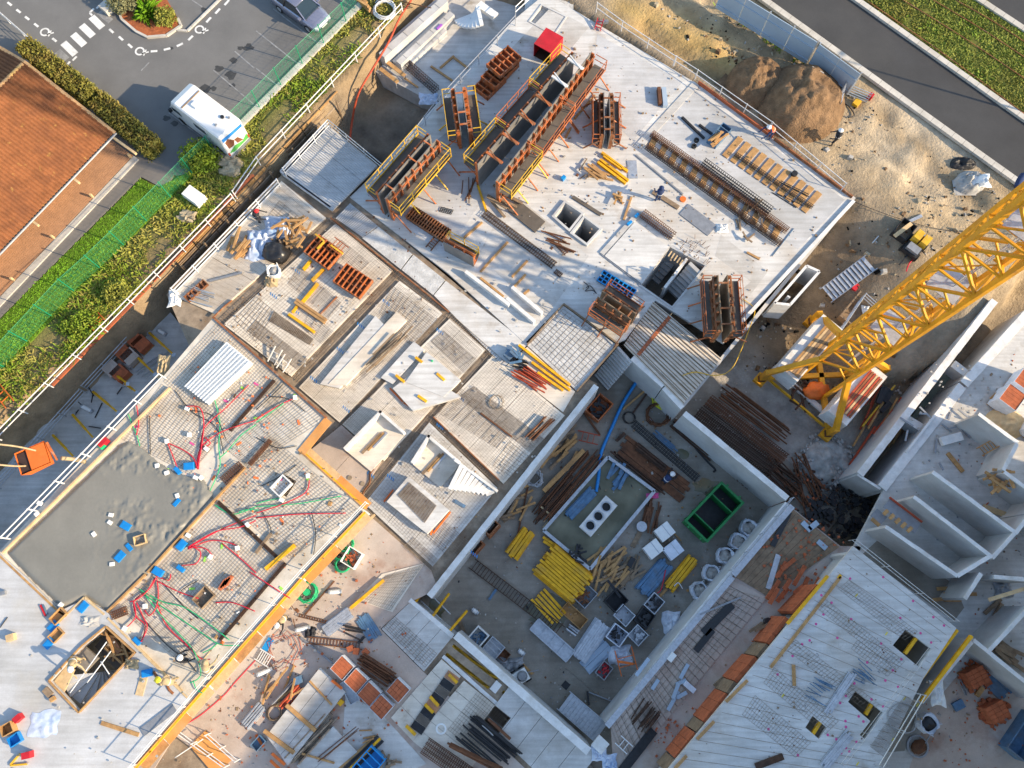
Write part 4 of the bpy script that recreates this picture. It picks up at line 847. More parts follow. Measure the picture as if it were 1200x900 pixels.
# ------------------------------------------------------------ house with the tiled roof
def house():
    ez, rz_ = 2.6, 4.5; Rp = W(27,75,rz_); E0 = W(127,163,ez); E1 = W(0,295,ez); e1 = (E1-E0).normalized(); e2 = Vector((e1.y, -e1.x, 0)); e2 = e2 if e2.x > 0 else -e2
    e2 = -e2 if e2.dot(E0-Rp) < 0 else e2; run = (E0-Rp).dot(e2); org = Vector((Rp.x, Rp.y, 0)); L = 24.
    rt = root('house', 'single storey house with red brown tiled roof and timber terrace', 'house', org)
    def P(a, b, z): v = e1*a+e2*b; return Vector((v.x, v.y, z))
    def slope(sign, reach):
        pitch = .23; cols = int(L/pitch); per = 5; rows = int(reach/.36); vs = []; fs = []; nc = cols*per+1
        prof = [0, .075, .1, .075, 0]
        for j in range(rows*2+1):
            row = j//2; t = min(1, (row+(1 if j % 2 else 0))/rows) if j < rows*2 else 1; lift = .035 if j % 2 else 0.0
            for i in range(nc):
                p = P(-.15+L*i/(nc-1), sign*reach*t, rz_-(rz_-ez)*t*reach/run+prof[i % per]+lift+.012*math.sin(i//per*12.9+row*7.1)); vs.append(p)
        for j in range(rows*2):
            for i in range(nc-1): k = j*nc+i; fs.append((k, k+1, k+nc+1, k+nc))
        return vs, fs
    roof = MB().add([P(0,0,rz_-.06),P(L,0,rz_-.06),P(L,run,ez-.06),P(0,run,ez-.06),P(0,-run,ez-.06),P(L,-run,ez-.06)], [(0,1,2,3),(1,0,4,5)]).build('roof', 'timber_old', rt)
    ro = Vector(roof.location)
    for s in (1, -1):
        vs, fs = slope(s, run); MB().add([v-ro for v in vs], fs).build('roof_tiles', 'tile', roof, True, 'stuff')
    mb = MB()
    for i in range(60): mb.tube([P(L*i/60, 0, rz_+.02)-ro, P(L*(i+1)/60+.04, 0, rz_+.05)-ro], .11, 8)
    mb.build('ridge_tiles', 'tile_edge', roof, True, 'stuff')
    mb = MB()
    for s in (1, -1):
        for i in range(18):
            t0, t1 = i/18, (i+1)/18+.01; mb.bar(P(-.15, s*run*t0, rz_-(rz_-ez)*t0+.07)-ro, P(-.15, s*run*t1, rz_-(rz_-ez)*t1+.09)-ro, .2, .05)
    mb.build('verge_tiles', 'tile_edge', roof, kind='stuff')
    MB().tube([P(-.2, run+.09, ez-.03), P(L, run+.09, ez-.03)], .07, 6).build('gutter', 'steel_grey', rt)
    mb = MB(); mb.prism([P(.3,run-2.6,0)[:2], P(L,run-2.6,0)[:2], P(L,-run+.4,0)[:2], P(.3,-run+.4,0)[:2]], 0, ez-.1); mb.build('wall', 'render_cream', rt)
    for i in range(4): MB().box(P(2.2+i*5.2, run-2.59, 0.15)[:3], (1.6, .06, 2.05), angle(Vector(), e1)).build('window', 'glass_dark', rt)
    for i in range(6): MB().bar(P(.1+3.55*i, run-2.6, ez-.25), P(.1+3.55*i, run+(1.9 if i == 0 else .45), ez-.25), .14, .2).build('rafter', 'timber_pale', rt)
    for i in range(6): MB().bar(P(.1+3.55*i, run+.12, .1), P(.1+3.55*i, run+.12, .55), .12).build('post', 'timber_pale', rt)
    mb = MB()                                                     # terrace boards
    for k in range(17): MB().bar(P(-.1, run-2.5+k*.16, .10), P(L, run-2.5+k*.16, .10), .145, .05).build('terrace_board', 'deck_wood', rt)
    MB().bar(P(-.1, run+.4, .07), P(L, run+.4, .07), .42, .14).build('terrace_border', 'kerb', rt)
house()
railing([(-30,-12),(37,47)], 0, 'low white rail round the shaded ramp beside the house', .9, 'tube_white', 1.5, (.5,.75,1.0)); railing([(37,47),(26,60)], 0, 'short white end rail of the shaded ramp', .9, 'tube_white', 1.0, (.5,1.0))
cuboid((36,78), (.5,.4,.5), 0, 'small grey utility box at the house corner', 'galvanised', 'utility_box', 'utility_box')
# hedges
def hedge(p, q, w, h, label, seed):
    c, L, a = frame2(p, q, 0); rt = root('hedge', label, 'hedge', c, a); leafball(rt, (0,0,h/2), None, int(L*1500), 'leaf_hedge', .085, seed, 'foliage', (L, w, h))
    for i in range(int(L/.9)): MB().tube([(-L/2+.4+i*.9, .05*math.sin(i), 0), (-L/2+.45+i*.9, .12*math.cos(i*2), h*.8)], [.04,.02], 5).build('stem', 'stem', rt)
    MB().box((0,0,.05), (L-.4, w-.45, h-.35)).build('inner_twigs', 'stem', rt)
hedge((39,64),(113,120), 1.15, 1.3, 'clipped green brown hedge beside the crossing', 1); hedge((123,126),(185,181), 1.2, 1.15, 'clipped yellowish hedge running on to the lawn', 2)
# planting island
isl = zp(0,0,(545,25),(572,92),(640,150),(692,176),(782,168),(850,122),(835,88),(760,-40),(640,-80),(560,-60))
struct('planting_bed', MB().prism(pw(isl, .12), 0, .12), 'mulch')
ip = pw(isl, .08); mb = MB()
for i in range(6): mb.bar(ip[i], ip[i+1], .16, .2)
struct('kerb', mb, 'kerb')
sp = strip((208,36),(220,37), .14, .02, .12, 'kerb', 'kerb', 2); strip((220,37),(262,-4), .14, .02, .12, 'kerb', 'kerb', 8)
shrub((147,8), (1.0,.9,.7), 2600, 'leaf_grey', 'grey green rounded shrub on the red mulch bed', .1, .08, 1); shrub((196,24), (.75,.75,.5), 1500, 'leaf_scrub', 'small orange green shrub at the tip of the mulch bed', .1, .07, 2); shrub((160,-2), (.7,.6,.5), 900, 'leaf_scrub', 'low yellow shrub at the edge of the mulch bed', .1, .07, 5)
rt = root('spiky_plant', 'large bright green spiky plant in the mulch bed', 'plant', W(173,16,.1)); mb = MB()
for i in range(190):
    t = random.random()*6.283; l = random.uniform(.6, 1.35); e = random.uniform(.25, 1.2); w = .06; d = Vector((math.cos(t)*math.cos(e), math.sin(t)*math.cos(e), math.sin(e))); s = Vector((-math.sin(t)*w, math.cos(t)*w, 0)); b = Vector((random.gauss(0,.18), random.gauss(0,.18), 0)); m_ = b+d*l*.6; tp = b+d*l+Vector((0,0,-.25*l))
    mb.add([b-s*.5, b+s*.5, m_+s, tp, m_-s], [(0,1,2,3,4)])
mb.build('leaves', 'leaf_lawn', rt, kind='stuff'); MB().cyl((0,0,0), .12, .4, 8, .05).build('stump', 'stem', rt)
cuboid((133,8), (1.5,.8,.5), .0, 'pale concrete block beside the mulch bed', 'kerb', 'block', 'concrete_block', GB)
# camper van
def van():
    f, b = W(200,99,2.6), W(266,149,2.6); c = (f+b)/2; a = angle(b, f); L, w = 5.7, 2.0
    rt = root('camper_van', 'white camper van with a painted rear panel parked by the fence', 'van', (c.x, c.y, 0), a); rt.scale = (.93,.93,.95)
    prof = [(2.85,.45),(2.9,.85),(2.75,1.15),(2.15,1.95),(1.85,2.55),(1.4,2.75),(-2.75,2.75),(-2.85,2.6),(-2.85,.4),(2.7,.38)]
    bm = bmesh.new(); rings = []
    for y, k in ((-w/2,.0),(-w/2+.10,1),(w/2-.10,1),(w/2,.0)):
        rings.append([bm.verts.new((x*(1 if k else .985), y, z if (k or z < 2) else z-.10)) for x, z in prof])
    n = len(prof)
    for r0, r1 in zip(rings, rings[1:]):
        for i in range(n): bm.faces.new((r0[i], r0[(i+1) % n], r1[(i+1) % n], r1[i]))
    bm.faces.new(rings[0][::-1]); bm.faces.new(rings[-1]); bmesh.ops.recalc_face_normals(bm, faces=bm.faces); me = bpy.data.meshes.new('body'); bm.to_mesh(me); o = bpy.data.objects.new('body', me); col.objects.link(o); o.parent = rt; me.materials.append(M['van_white'])
    mb = MB().add([(2.70,-.85,1.24),(2.70,.85,1.24),(2.20,.80,1.92),(2.20,-.80,1.92)], [(0,1,2,3)]); [mb.v.__setitem__(i, (v[0]+.02, v[1], v[2]+.02)) for i, v in enumerate(mb.v)]; mb.build('windscreen', 'glass_dark', o)
    for s in (-1, 1): MB().box((1.75, s*(w/2+.005), 1.35), (.8, .02, .5)).build('side_window', 'glass_dark', o); MB().box((-.6, s*(w/2+.005), 1.5), (1.1, .02, .5)).build('side_window', 'glass_dark', o); MB().box((2.35, s*(w/2+.14), 1.2), (.12, .24, .32)).build('mirror', 'black_plastic', o)
    for x in (1.85, -1.75):
        for s in (-1, 1):
            wm = MB(); wm.tube([(x, s*(w/2-.22), .35),(x, s*(w/2+.01), .35)], .35, 14); wo = wm.build('wheel', 'rubber', rt); MB().tube([(0, s*.225-s*.0, .35),(0, s*.245, .35)], .2, 10).build('rim', 'galvanised', wo)
    MB().box((.75, 0, 2.75), (.08, 1.7, .05)).build('roof_strip', 'timber_old', o); rh = MB().box((.15, .1, 2.75), (.55,.5,.16), 0, .8).build('roof_hatch', 'white_plastic', rt)
    MB().cyl((-1.9,-.35,2.75), .13, .1, 12).build('roof_vent', 'black_plastic', rt); MB().box((-2.0,.35,2.75), (.12,.16,.1)).build('roof_vent', 'steel_grey', rt); MB().cyl((-2.3,-.6,2.75), .08, .1, 10).build('roof_vent', 'steel_grey', rt)
    rp = MB().box((-2.865, 0, .55), (.02, 1.9, 2.0)).build('rear_panel', 'van_white', rt)
    for k, (m, pts) in enumerate([('print_blue', [(-.9,1.75),(.2,1.85),(.9,1.95),(.9,1.6),(-.2,1.5),(-.9,1.45)]), ('print_green', [(-.9,.05),(.5,.05),(.9,.3),(.3,.55),(-.4,.3),(-.9,.6)]), ('print_brown', [(.1,1.0),(.5,1.6),(.8,1.45),(.75,.7),(.3,.6)]), ('print_brown', [(-.5,.35),(-.2,1.0),(.1,1.05),(.0,.5)]), ('paint_white', [(-.8,1.0),(-.5,1.35),(-.25,1.1),(-.6,.8)])]):
        x = -.013-.003*k; MB().add([(x, y, z) for y, z in pts], [tuple(range(len(pts)))]).build('rear_print', m, rp)
    for s in (-1, 1): MB().box((-2.88, s*.95, .6), (.05, .12, .35)).build('tail_light', 'red_bar', rt); MB().box((2.86, s*.75, .72), (.06, .32, .18)).build('headlight', 'lamp_clear', rt)
    MB().box((-2.9,0,.35), (.12, 1.9, .2)).build('bumper', 'steel_grey', rt); MB().box((2.92,0,.4), (.14, 1.8, .25)).build('bumper', 'steel_grey', rt)
van()
def car():
    nose = W(381,31,.4); a = GA+R(3); L, w = 4.3, 1.74; c = nose-Vector((math.cos(a), math.sin(a), 0))*L/2; rt = root('parked_car', 'silver grey hatchback parked nose to the green fence', 'car', (c.x, c.y, 0), a)
    st = [(-2.13,.42,.95,.78),(-2.0,.30,1.05,.84),(-1.2,.26,.98,.87),(0,.25,.95,.87),(1.0,.26,.92,.87),(1.6,.28,.82,.83),(1.95,.32,.70,.74),(2.13,.40,.58,.58)]
    vs = []; fs = []
    for x, z0, z1, hw in st: vs += [(x,-hw,z0),(x,-hw*1.0,(z0+z1)/2+.05),(x,-hw*.93,z1),(x,-hw*.4,z1+.035),(x,hw*.4,z1+.035),(x,hw*.93,z1),(x,hw,(z0+z1)/2+.05),(x,hw,z0)]
    for i in range(len(st)-1):
        for k in range(8): fs.append((i*8+k, i*8+(k+1) % 8, i*8+8+(k+1) % 8, i*8+8+k))
    fs += [tuple(range(7,-1,-1)), tuple(range(56,64))]; o = MB().add(vs, fs).build('body', 'car_paint', rt, True); lo = Vector(o.location)
    cab = MB().add([(-1.95,-.78,.98),(-1.75,-.62,1.42),(.35,-.60,1.45),(1.15,-.76,.96),(-1.95,.78,.98),(-1.75,.62,1.42),(.35,.60,1.45),(1.15,.76,.96)], [(0,1,5,4),(2,3,7,6),(0,3,2,1),(4,5,6,7)]); MB_c = cab.build('window_glass', 'glass_dark', rt)
    MB().add([(-1.74,-.60,1.425),(.36,-.585,1.455),(.36,.585,1.455),(-1.74,.60,1.425),(-1.7,-.5,1.47),(.25,-.48,1.50),(.25,.48,1.50),(-1.7,.5,1.47)], [(0,1,5,4),(1,2,6,5),(2,3,7,6),(3,0,4,7),(4,5,6,7),(0,3,2,1)]).build('roof', 'car_paint', rt, True)
    for s in (-1, 1):
        MB().bar((.38, s*.595, 1.44), (1.2, s*.75, .98), .07).build('pillar', 'car_paint', rt); MB().bar((-.65, s*.62, 1.43), (-.75, s*.80, .97), .08).build('pillar', 'black_plastic', rt); MB().bar((-1.74, s*.61, 1.42), (-1.98, s*.77, .98), .10).build('pillar', 'car_paint', rt)
        MB().box((.85, s*.93, .95), (.16,.2,.13)).build('mirror', 'car_paint', rt); MB().box((1.98, s*.55, .58), (.22,.30,.13), -s*.5).build('headlight', 'lamp_clear', rt); MB().box((-2.08, s*.62, .75), (.1,.25,.2)).build('tail_light', 'red_bar', rt)
        for x in (1.32,-1.3): wo = MB().tube([(x, s*.68, .31),(x, s*.885, .31)], .31, 14).build('wheel', 'rubber', rt); MB().tube([(0, s*.08, .31),(0, s*.115, .31)], .19, 10).build('rim', 'galvanised', wo)
    MB().box((2.1,0,.40), (.06, .9, .14)).build('grille', 'black_plastic', rt); MB().box((2.14,0,.45), (.02,.5,.1)).build('number_plate', 'paint_white', rt)
car()
# green fence: posts and net panels
FP = [(425,5),(406,27),(380,52),(355,76),(330,101),(305,127),(279,152),(252,179),(226,204),(200,231),(172,259),(145,287),(117,314),(87,341),(60,370),(32,400),(5,430),(-24,458)]
c0 = W(*FP[0]); rt = root('green_fence', 'tall green net fence between the lawn and the building site', 'fence', c0); FPW = pw(FP)
for i, p in enumerate(FPW):
    a = p-c0; MB().tube([a, a+UPV*2.0], .035, 6).build('post', 'fence_green', rt)
    if i: b = FPW[i-1]-c0; MB().add([a+UPV*.05, b+UPV*.05, b+UPV*1.9, a+UPV*1.9], [(0,1,2,3)]).build('net_panel', 'fence_net', rt); MB().tube([a+UPV*1.9, b+UPV*1.9], .015, 4).build('top_wire', 'fence_green', rt)
    if i:
        mb = MB()
        for k in range(8): s = a.lerp(b, (k+.5)/8); mb.bar(s+UPV*.05, s+UPV*1.9, .008)
        for k in range(5): mb.bar(a+UPV*(.1+k*.42), b+UPV*(.1+k*.42), .007)
        mb.build('mesh_wires', 'fence_green', rt, kind='stuff')
# lawn, scrub, verge
LAWN = [(186,220),(244,188),(226,206),(200,231),(5,432),(-30,470),(-60,430),(0,374),(165,210)]
sheet('lawn', LAWN, .01, .2, 'lawn_soil'); leaves(LAWN, 60000, .02, .05, .05, 'leaf_lawn', 'lawn_grass', .01, 0, 3, 1.6)
SCR = [(250,186),(430,4),(470,-5),(468,15),(300,195),(272,232),(52,455),(0,505),(-30,500),(-25,465),(200,236)]
leaves(SCR, 110000, .06, .2, .05, 'leaf_scrub', 'scrub_grass', -.04, -.12, 5, 1.2); leaves(SCR, 60000, .08, .3, .045, 'leaf_green', 'scrub_weeds', -.04, .06, 8, 1.1)
leaves([(985,-20),(1206,138),(1300,205),(1250,72),(1206,42),(1125,-10)], 70000, .03, .10, .05, 'leaf_verge', 'verge_grass', .14, -.3, 9, 1.4); leaves([(985,-20),(1206,138),(1300,205),(1250,72),(1206,42),(1125,-10)], 30000, .03, .12, .05, 'leaf_green', 'verge_grass', .14, .1, 12, 1.4)
leaves([(835,5),(860,10),(950,72),(985,115),(975,118),(930,75)], 3500, .08, .28, .05, 'leaf_green', 'wild_weeds', -.05, .0, 15, .7)
for i in range(4):                                              # rusty wires laid across the verge
    a, b = [((1015,0),(1200,133)),((1050,-5),(1205,95)),((1085,-5),(1205,70)),((1120,0),(1205,52))][i]
    conduit([a, ((a[0]+b[0])/2+3,(a[1]+b[1])/2), b], .22, 'rust_orange', .03, 'thin rusty wire stretched along the grass verge', 'wires along the verge', 'verge_wire', 'wire')
shrub((238,190), (1.2,1.1,.9), 2600, 'leaf_green', 'loose green bush at the fence corner behind the van', 0, .09, 4); shrub((140,345), (1.0,.8,.5), 1400, 'leaf_scrub', 'brownish bush in the rough grass by the red tape', 0, .08, 6); shrub((100,385), (1.2,.9,.5), 1500, 'leaf_green', 'dark green bush in the rough grass by the orange frames', 0, .08, 7)
for i, (x, y, r) in enumerate([(271,174,.55),(265,189,.45),(270,200,.45),(276,191,.35),(220,254,.4)]):
    one('boulder', MB().lump(W(x, y, .0), (r*1.5, r*1.0, r*1.0), 12, 6, .3, seed=i+1), 'rock', ['large pale boulder under the fence corner','brown boulder in the middle of the rock group','long boulder at the foot of the rock group','small boulder beside the rock group','sandy stone below the white cabinet'][i], 'boulder')
rt = root('white_cabinet', 'white plastic cabinet lying in the grass by the fence', 'cabinet', W(230,233,-.05), GA+R(5)); MB().box((0,0,0), (1.35,.85,.55), 0, .93).build('body', 'white_plastic', rt); MB().box((0,0,.55), (1.3,.82,.06), 0, .95).build('lid', 'white_plastic', rt)
for p, l in [((105,374),'orange steel frame lying in the grass near the site rail'),((112,370),'small orange steel frame leaning on the other in the grass')]: ladder(p, (p[0]+9, p[1]+10), .5, .05, .35, l, 'orange_bright', 2, name='site_trestle', cat='frame')
ladder((-4,455),(12,474), .6, .05, .5, 'orange steel frame at the edge of the scrub', 'orange_bright', 2, name='site_trestle', cat='frame')
# site rails along the trench and tapes
railing([(470,4),(300,184),(272,224)], -.05, 'double white site rail along the scrub beside the stair pit', 1.0, 'tube_white', 2.4, (.55,1.0), .035); railing([(270,227),(52,449),(-10,512)], -.05, 'double white site rail along the scrub beside the lawn', 1.0, 'tube_white', 2.4, (.55,1.0), .035)
for a, b, l in [((297,205),(180,330),'pink board laid along the foot of the site rail'),((178,333),(62,452),'reddish board laid along the site rail by the basement')]: plank(a, b, .0, l, 'brick', .16, .10, 'board', name='board')
conduit([(482,0,.1),(468,22,.1),(455,50,.1),(437,80,.1),(420,110,-.6),(413,140,-2.2),(410,165,-2.6)], 0, 'red_bar', .08, 'thick dark red hose running down into the stair pit', name='hose', cat='hose'); coil((451,14), .75, .0, 5, 'white hose coil lying on the grass by the rail', 'tube_white', .05, tall=.35)
pile((427,8), 6, .3, 1.1, .0, 'short brown log beside the white hose coil', 'timber', .18, .16, 'log', 'logs by the hose coil', 'log', GA, .15)
ladder((437,2),(451,-12), .5, .1, .2, 'galvanised frame beside the white hose coil', n=4, name='site_trestle', cat='frame')
# timber lagging along the trench
for i in range(9):
    t0, t1 = i/9, (i+1)/9; a = (206+(396-206)*t0, 306+(106-306)*t0); b = (206+(396-206)*t1-1, 306+(106-306)*t1+1); p, q = W(*a, -.1), W(*b, -.1); nrm = Vector((.66,-.75,0))
    for k in range(3): o = one('lagging_board', MB().bar(p+nrm*.35*k*.4+UPV*(-.1-.32*k), q+nrm*.35*k*.4+UPV*(-.1-.32*k), .07, .3), ['timber','timber_old','trench_dark'][k], 'rough lagging board holding the trench side by the scrub', 'board', 'lagging boards in the trench')
for i in range(8):
    t = i/7; p = W(210+(390-210)*t, 308+(116-308)*t, -.2); one('stake', MB().box((p.x+.3, p.y-.35, -2.6), (.1,.1,2.7)), 'timber_old', 'timber stake standing against the trench lagging', 'stake', 'stakes along the trench')
for i in range(6): a = (470+i*5.5, -2+i*1.2); one('rebar_stake', MB().tube([W(a[0], a[1], 0)-UPV*.3, W(a[0]+9, a[1]+16, .0)+UPV*.9], .035, 5), 'rust', 'rusty steel stake leaning at the edge of the stair pit', 'stake', 'leaning steel stakes')
# stair pit at the top: precast stair units
def lstair(p, q, w, h, label, z=-1.7):
    c, L, a = frame2(p, q, z); rt = root('precast_unit', label, 'precast unit', c, a); MB().box((0,-w*.25,0), (L, w*.5, h)).build('upper_step', 'wall_concrete', rt); MB().box((0, w*.25,0), (L, w*.5, h*.55)).build('lower_step', 'wall_concrete', rt)
    for i in range(4): MB().box((-L/2+L*(i+.5)/4, -w*.25, h), (.06, w*.5, .03)).build('joint', 'slab_shade', rt)
lstair((447,75),(520,10), 1.1, 1.2, 'long stepped concrete unit nearest the scrub in the stair pit'); lstair((466,80),(528,22), .9, .8, 'long stepped concrete unit in the middle of the stair pit'); lstair((480,75),(520,38), .7, .5, 'short concrete unit with purple strap in the stair pit')
cuboid((515,32), (.5,.15,.1), -.9, 'purple strap on the short concrete unit', 'print_purple', 'strap', 'strap')
rt = root('fan_stair', 'white precast winding stair unit lying in the stair pit', 'stair unit', W(545,50,-1.5), 0); b0 = W(545,50,-1.5); pv = W(560,18,-1.5)-b0
for i in range(9):
    t = R(205+i*9.5); l = 1.75; d = Vector((math.cos(t), math.sin(t), 0)); s = Vector((-d.y, d.x, 0)); MB().bar(pv+UPV*(.2+.11*i)+d*.1, pv+UPV*(.2+.11*i)+d*l, .26, .17).build('step', 'white_plastic', rt)
MB().bar(pv+Vector((.1,.3,.7)), pv+Vector((1.3,-.7,.7)), .5, .35).build('landing', 'white_plastic', rt); MB().bar(pv+Vector((-.1,.1,.2)), pv+Vector((-.5,-.9,.5)), .12, .5).build('string', 'wall_concrete', rt)
for a, b, l in [((516,80),(532,66),'timber batten forming a frame in the stair pit, far side'),((532,68),(548,80),'timber batten forming a frame in the stair pit, near side'),((505,78),(530,95),'long timber batten on the stair pit floor')]: plank(a, b, -1.66, l, 'timber', .14, .08)
cage((478,78),(512,108), -1.66, .5, .45, 'rusty black rebar cage on the stair pit floor', m='rust_dark'); 
rt = root('prop_rack', 'galvanised rack with timber tops in the stair pit', 'rack', W(461,90,-1.68), GA); 
for y in (-.35, .35): MB().box((0,y,.5), (1.7,.28,.06)).build('shelf', 'timber', rt)
for x in (-.8, .8):
    for y in (-.5, .5): MB().box((x,y,0), (.06,.06,.55)).build('leg', 'galvanised', rt)
for y in (-.5, 0, .5): MB().box((0,y,.42), (1.7,.05,.08)).build('rail', 'galvanised', rt)
tarp((502,116), (1.2,.9,.5), -1.66, 'crumpled grey sheet beside the rusty cage', 'tarp_blue_white', 3)
plank((474,92),(490,103), -1.6, 'timber prop lying beside the prop rack', 'timber', .1, .1); 
railing([(604,18),(516,112),(459,186)], 0, 'grey guardrail along the upper slab above the stair pit', 1.0, 'galvanised', 2.2, (.5,1.0)); railing([(604,8),(660,-45)], 0, 'guardrail continuing past the white stair unit', 1.0, 'galvanised', 2.2, (.5,1.0))
railing([(331,197),(384,140)], .3, 'guardrail on the ribbed metal deck beside the trench', 1.0, 'tube_white', 1.6, (.4,.7,1.0)); railing([(384,140),(447,192)], .3, 'guardrail on the ribbed metal deck above the dark hole', 1.0, 'galvanised', 1.6, (.5,1.0))
railing([(324,210),(200,338)], -.05, 'triple white rail along the edge of the beige deck', 1.0, 'tube_white', 1.8, (.33,.66,1.0), .04)
railing([(188,352),(95,452)], -3, 'white rail in the basement passage below the trench', 1.0, 'galvanised', 1.8, (.33,.66,1.0), .035); railing([(93,456),(-10,570)], -3, 'grey rail along the basement passage by the orange skip', 1.0, 'galvanised', 1.8, (.33,.66,1.0), .035)
# hoarding along the road and soil heap
def hoarding(p, q, n, label, h=2.2):
    a, b = W(*p, 0), W(*q, 0); rt = root('hoarding', label, 'hoarding', a); d = b-a; L = d.length
    for i in range(n): MB().bar(d*(i/n+.004)+UPV*(h/2+.1), d*((i+1)/n-.004)+UPV*(h/2+.1), .05, h).build('panel', 'hoarding', rt)
    for i in range(n+1): s = d*(i/n); k = Vector((d.y, -d.x, 0)).normalized()*-.1; MB().bar(s+k, s+k+UPV*(h+.15), .08).build('post', 'galvanised', rt)
    for z in (.5, 1.7): MB().bar(UPV*z+Vector((d.y,-d.x,0)).normalized()*.06, d+UPV*z+Vector((d.y,-d.x,0)).normalized()*.06, .05).build('stiffener', 'hoarding', rt)
    return rt
hoarding((838,10),(944,76), 4, 'blue grey steel hoarding beside the road'); h2 = hoarding((946,78),(992,112), 2, 'blue grey hoarding end panel with a small sign')
c = W(957,81,1.3); one('site_sign', MB().bar(c+Vector((-.35,.05,0)), c+Vector((.35,-.45,0)), .03, .45), 'paint_white', 'small white sign fixed to the hoarding', 'sign')
railing([(992,96),(986,120)], 0, 'loose barrier grid at the end of the hoarding', 1.1, 'galvanised', .8, (.2,.4,.6,.8,1.0)); railing([(998,100),(1022,110)], 0, 'loose barrier grid lying by the road kerb', 1.1, 'galvanised', 1.2, (.2,.4,.6,.8,1.0))
cuboid((1003,122), (.5,.4,.25), 0, 'yellow tool box beside the barrier grids', 'yellow_steel', 'tool box', 'tool_box'); cuboid((1018,116), (.3,.3,.5), 0, 'red warning post by the barrier grid', 'red_steel', 'post', 'warning_post')
conduit([(985,118),(995,125),(1001,135),(994,138)], .05, 'black_plastic', .04, 'black cable curling on the sand by the heap', name='cable', cat='cable')
def heap(p, rx, ry, h, rz, label, m, seed, name='soil_heap', rough=.35, n=60, z=-.15):
    c = W(*p, z); vs = []; fs = []; ca, sa = math.cos(rz), math.sin(rz)
    for j in range(n+1):
        for i in range(n+1):
            x, y = (i/n-.5)*2.2, (j/n-.5)*2.2; r = math.hypot(x, y); k = max(0, 1-r*r)**.8; nn = noise.fractal(Vector((x*2.2+seed, y*2.2, seed)), 1.0, 2.2, 5)*rough*(.25+k); zz = h*(k*(1+nn*.6))+nn*.35*min(1, k*3) if r < 1 else -.2
            vs.append((c.x+(x*rx)*ca-(y*ry)*sa, c.y+(x*rx)*sa+(y*ry)*ca, z+max(-.2, zz)))
    for j in range(n):
        for i in range(n): k = j*(n+1)+i; fs.append((k, k+1, k+n+2, k+n+1))
    return one(name, MB().add(vs, fs), m, label, 'heap', None, True)
heap((938,122), 2.9, 3.1, 2.1, GA, 'large loose brown soil heap beside the hoarding', 'soil_heap', 3); heap((886,98), 2.1, 1.9, 1.5, GB, 'smaller dark soil heap beside the slab corner', 'soil_heap', 8)
heap((1138,213), 1.0, .8, .45, 0, 'little pale rubble heap beside the road', 'rubble', 5, 'rubble_heap', .6, 30); heap((1128,192), .9, .5, .3, 0, 'little black ash heap beside the road', 'black_steel', 6, 'ash_heap', .5, 24)
tarp((1148,212), (1.3,.9,.5), .1, 'torn white plastic sheet on the rubble heap', 'white_plastic', 9)
person((975,170), -.1, R(170), 'person in dark clothes and white helmet walking below the soil heap', 'cloth_dark', 'helmet_white', 'cloth_dark', 'walk'); person((900,162), 0, R(200), 'person in orange vest and white helmet at the slab edge rail', 'vest_orange', 'helmet_white', 'cloth_blue', 'bend')
# fence posts along the road side slab edge
railing([(700,3),(730,25),(792,66),(870,90),(882,98),(1003,226)][:3], 0, 'white post rail along the slab edge behind the long formwork', 1.0, 'tube_white', 1.9, (.5,1.0)); railing([(793,66),(818,82),(905,143)], 0, 'white post rail along the slab edge beside the soil heap', 1.0, 'tube_white', 1.9, (.5,1.0)); railing([(906,144),(992,215)], 0, 'white post rail along the slab corner above the sandy slope', 1.0, 'tube_white', 1.9, (.5,1.0))
plank((818,98),(905,162), .0, 'red brown board along the slab edge below the soil heap', 'brick', .1, .28, 'board', name='board'); plank((907,164),(998,232), .0, 'rusty board along the slab corner by the sandy slope', 'rust_orange', .1, .25, 'board', name='board')
conduit([(1200,0+205),(1195,212),(1192,219)], 1.2, 'cloth_blue', .22, 'dark blue drum shape at the road kerb', name='drum', cat='drum')
# street lamps standing off the road edge, their shadows cross the asphalt
for x, y, l in [(1262,150,'tall grey street lamp beside the fresh asphalt road')]:
    c = W(x, y, .15); rt = root('street_lamp', l, 'street lamp', c); MB().tube([(0,0,0),(0,0,7.6)], [.09,.05], 8).build('pole', 'steel_grey', rt); MB().tube([(0,0,7.6),(.5,.3,7.7)], .03, 6).build('arm', 'steel_grey', rt); MB().box((.6,.36,7.67), (.5,.22,.09), R(30)).build('lamp_head', 'steel_grey', rt); MB().cyl((0,0,0), .14, .15, 10).build('base_collar', 'steel_grey', rt)
# ------------------------------------------------------------ equipment on the upper white slab
LF = [((560,193),(598,149)),((598,148),(637,104)),((637,103),(674,62))]; RF = [((580,212),(617,165)),((617,164),(655,112)),((655,111),(693,60))]
nm = ['end nearest the rusty grid','middle unit','end nearest the red box']
for i, (a, b) in enumerate(LF):
    r_ = banche(a, b, 2.8, 'long wall formwork, lawn side, '+nm[i], 1, 'yellow_steel' if i != 1 else 'orange_steel', 'orange_steel', plat=.8)
    L_ = (W(*b, 2.8)-W(*a, 2.8)).length
    for t in (-.2, .3): MB().bar((t*L_, .1, 2.86), (t*L_, -1.15, 2.86), .16, .10).build('tie', ['orange_steel','rust_orange','tube_white'][i], r_); MB().bar((t*L_+.25, .1, 2.92), (t*L_-.15, -1.1, 2.92), .06).build('tie', ['rust_orange','orange_steel','tube_white'][i], r_)
for i, (a, b) in enumerate(RF): banche(a, b, 2.8, 'long wall formwork, road side, '+nm[i], -1, 'orange_steel' if i else 'yellow_steel', 'orange_steel', plat=.85)
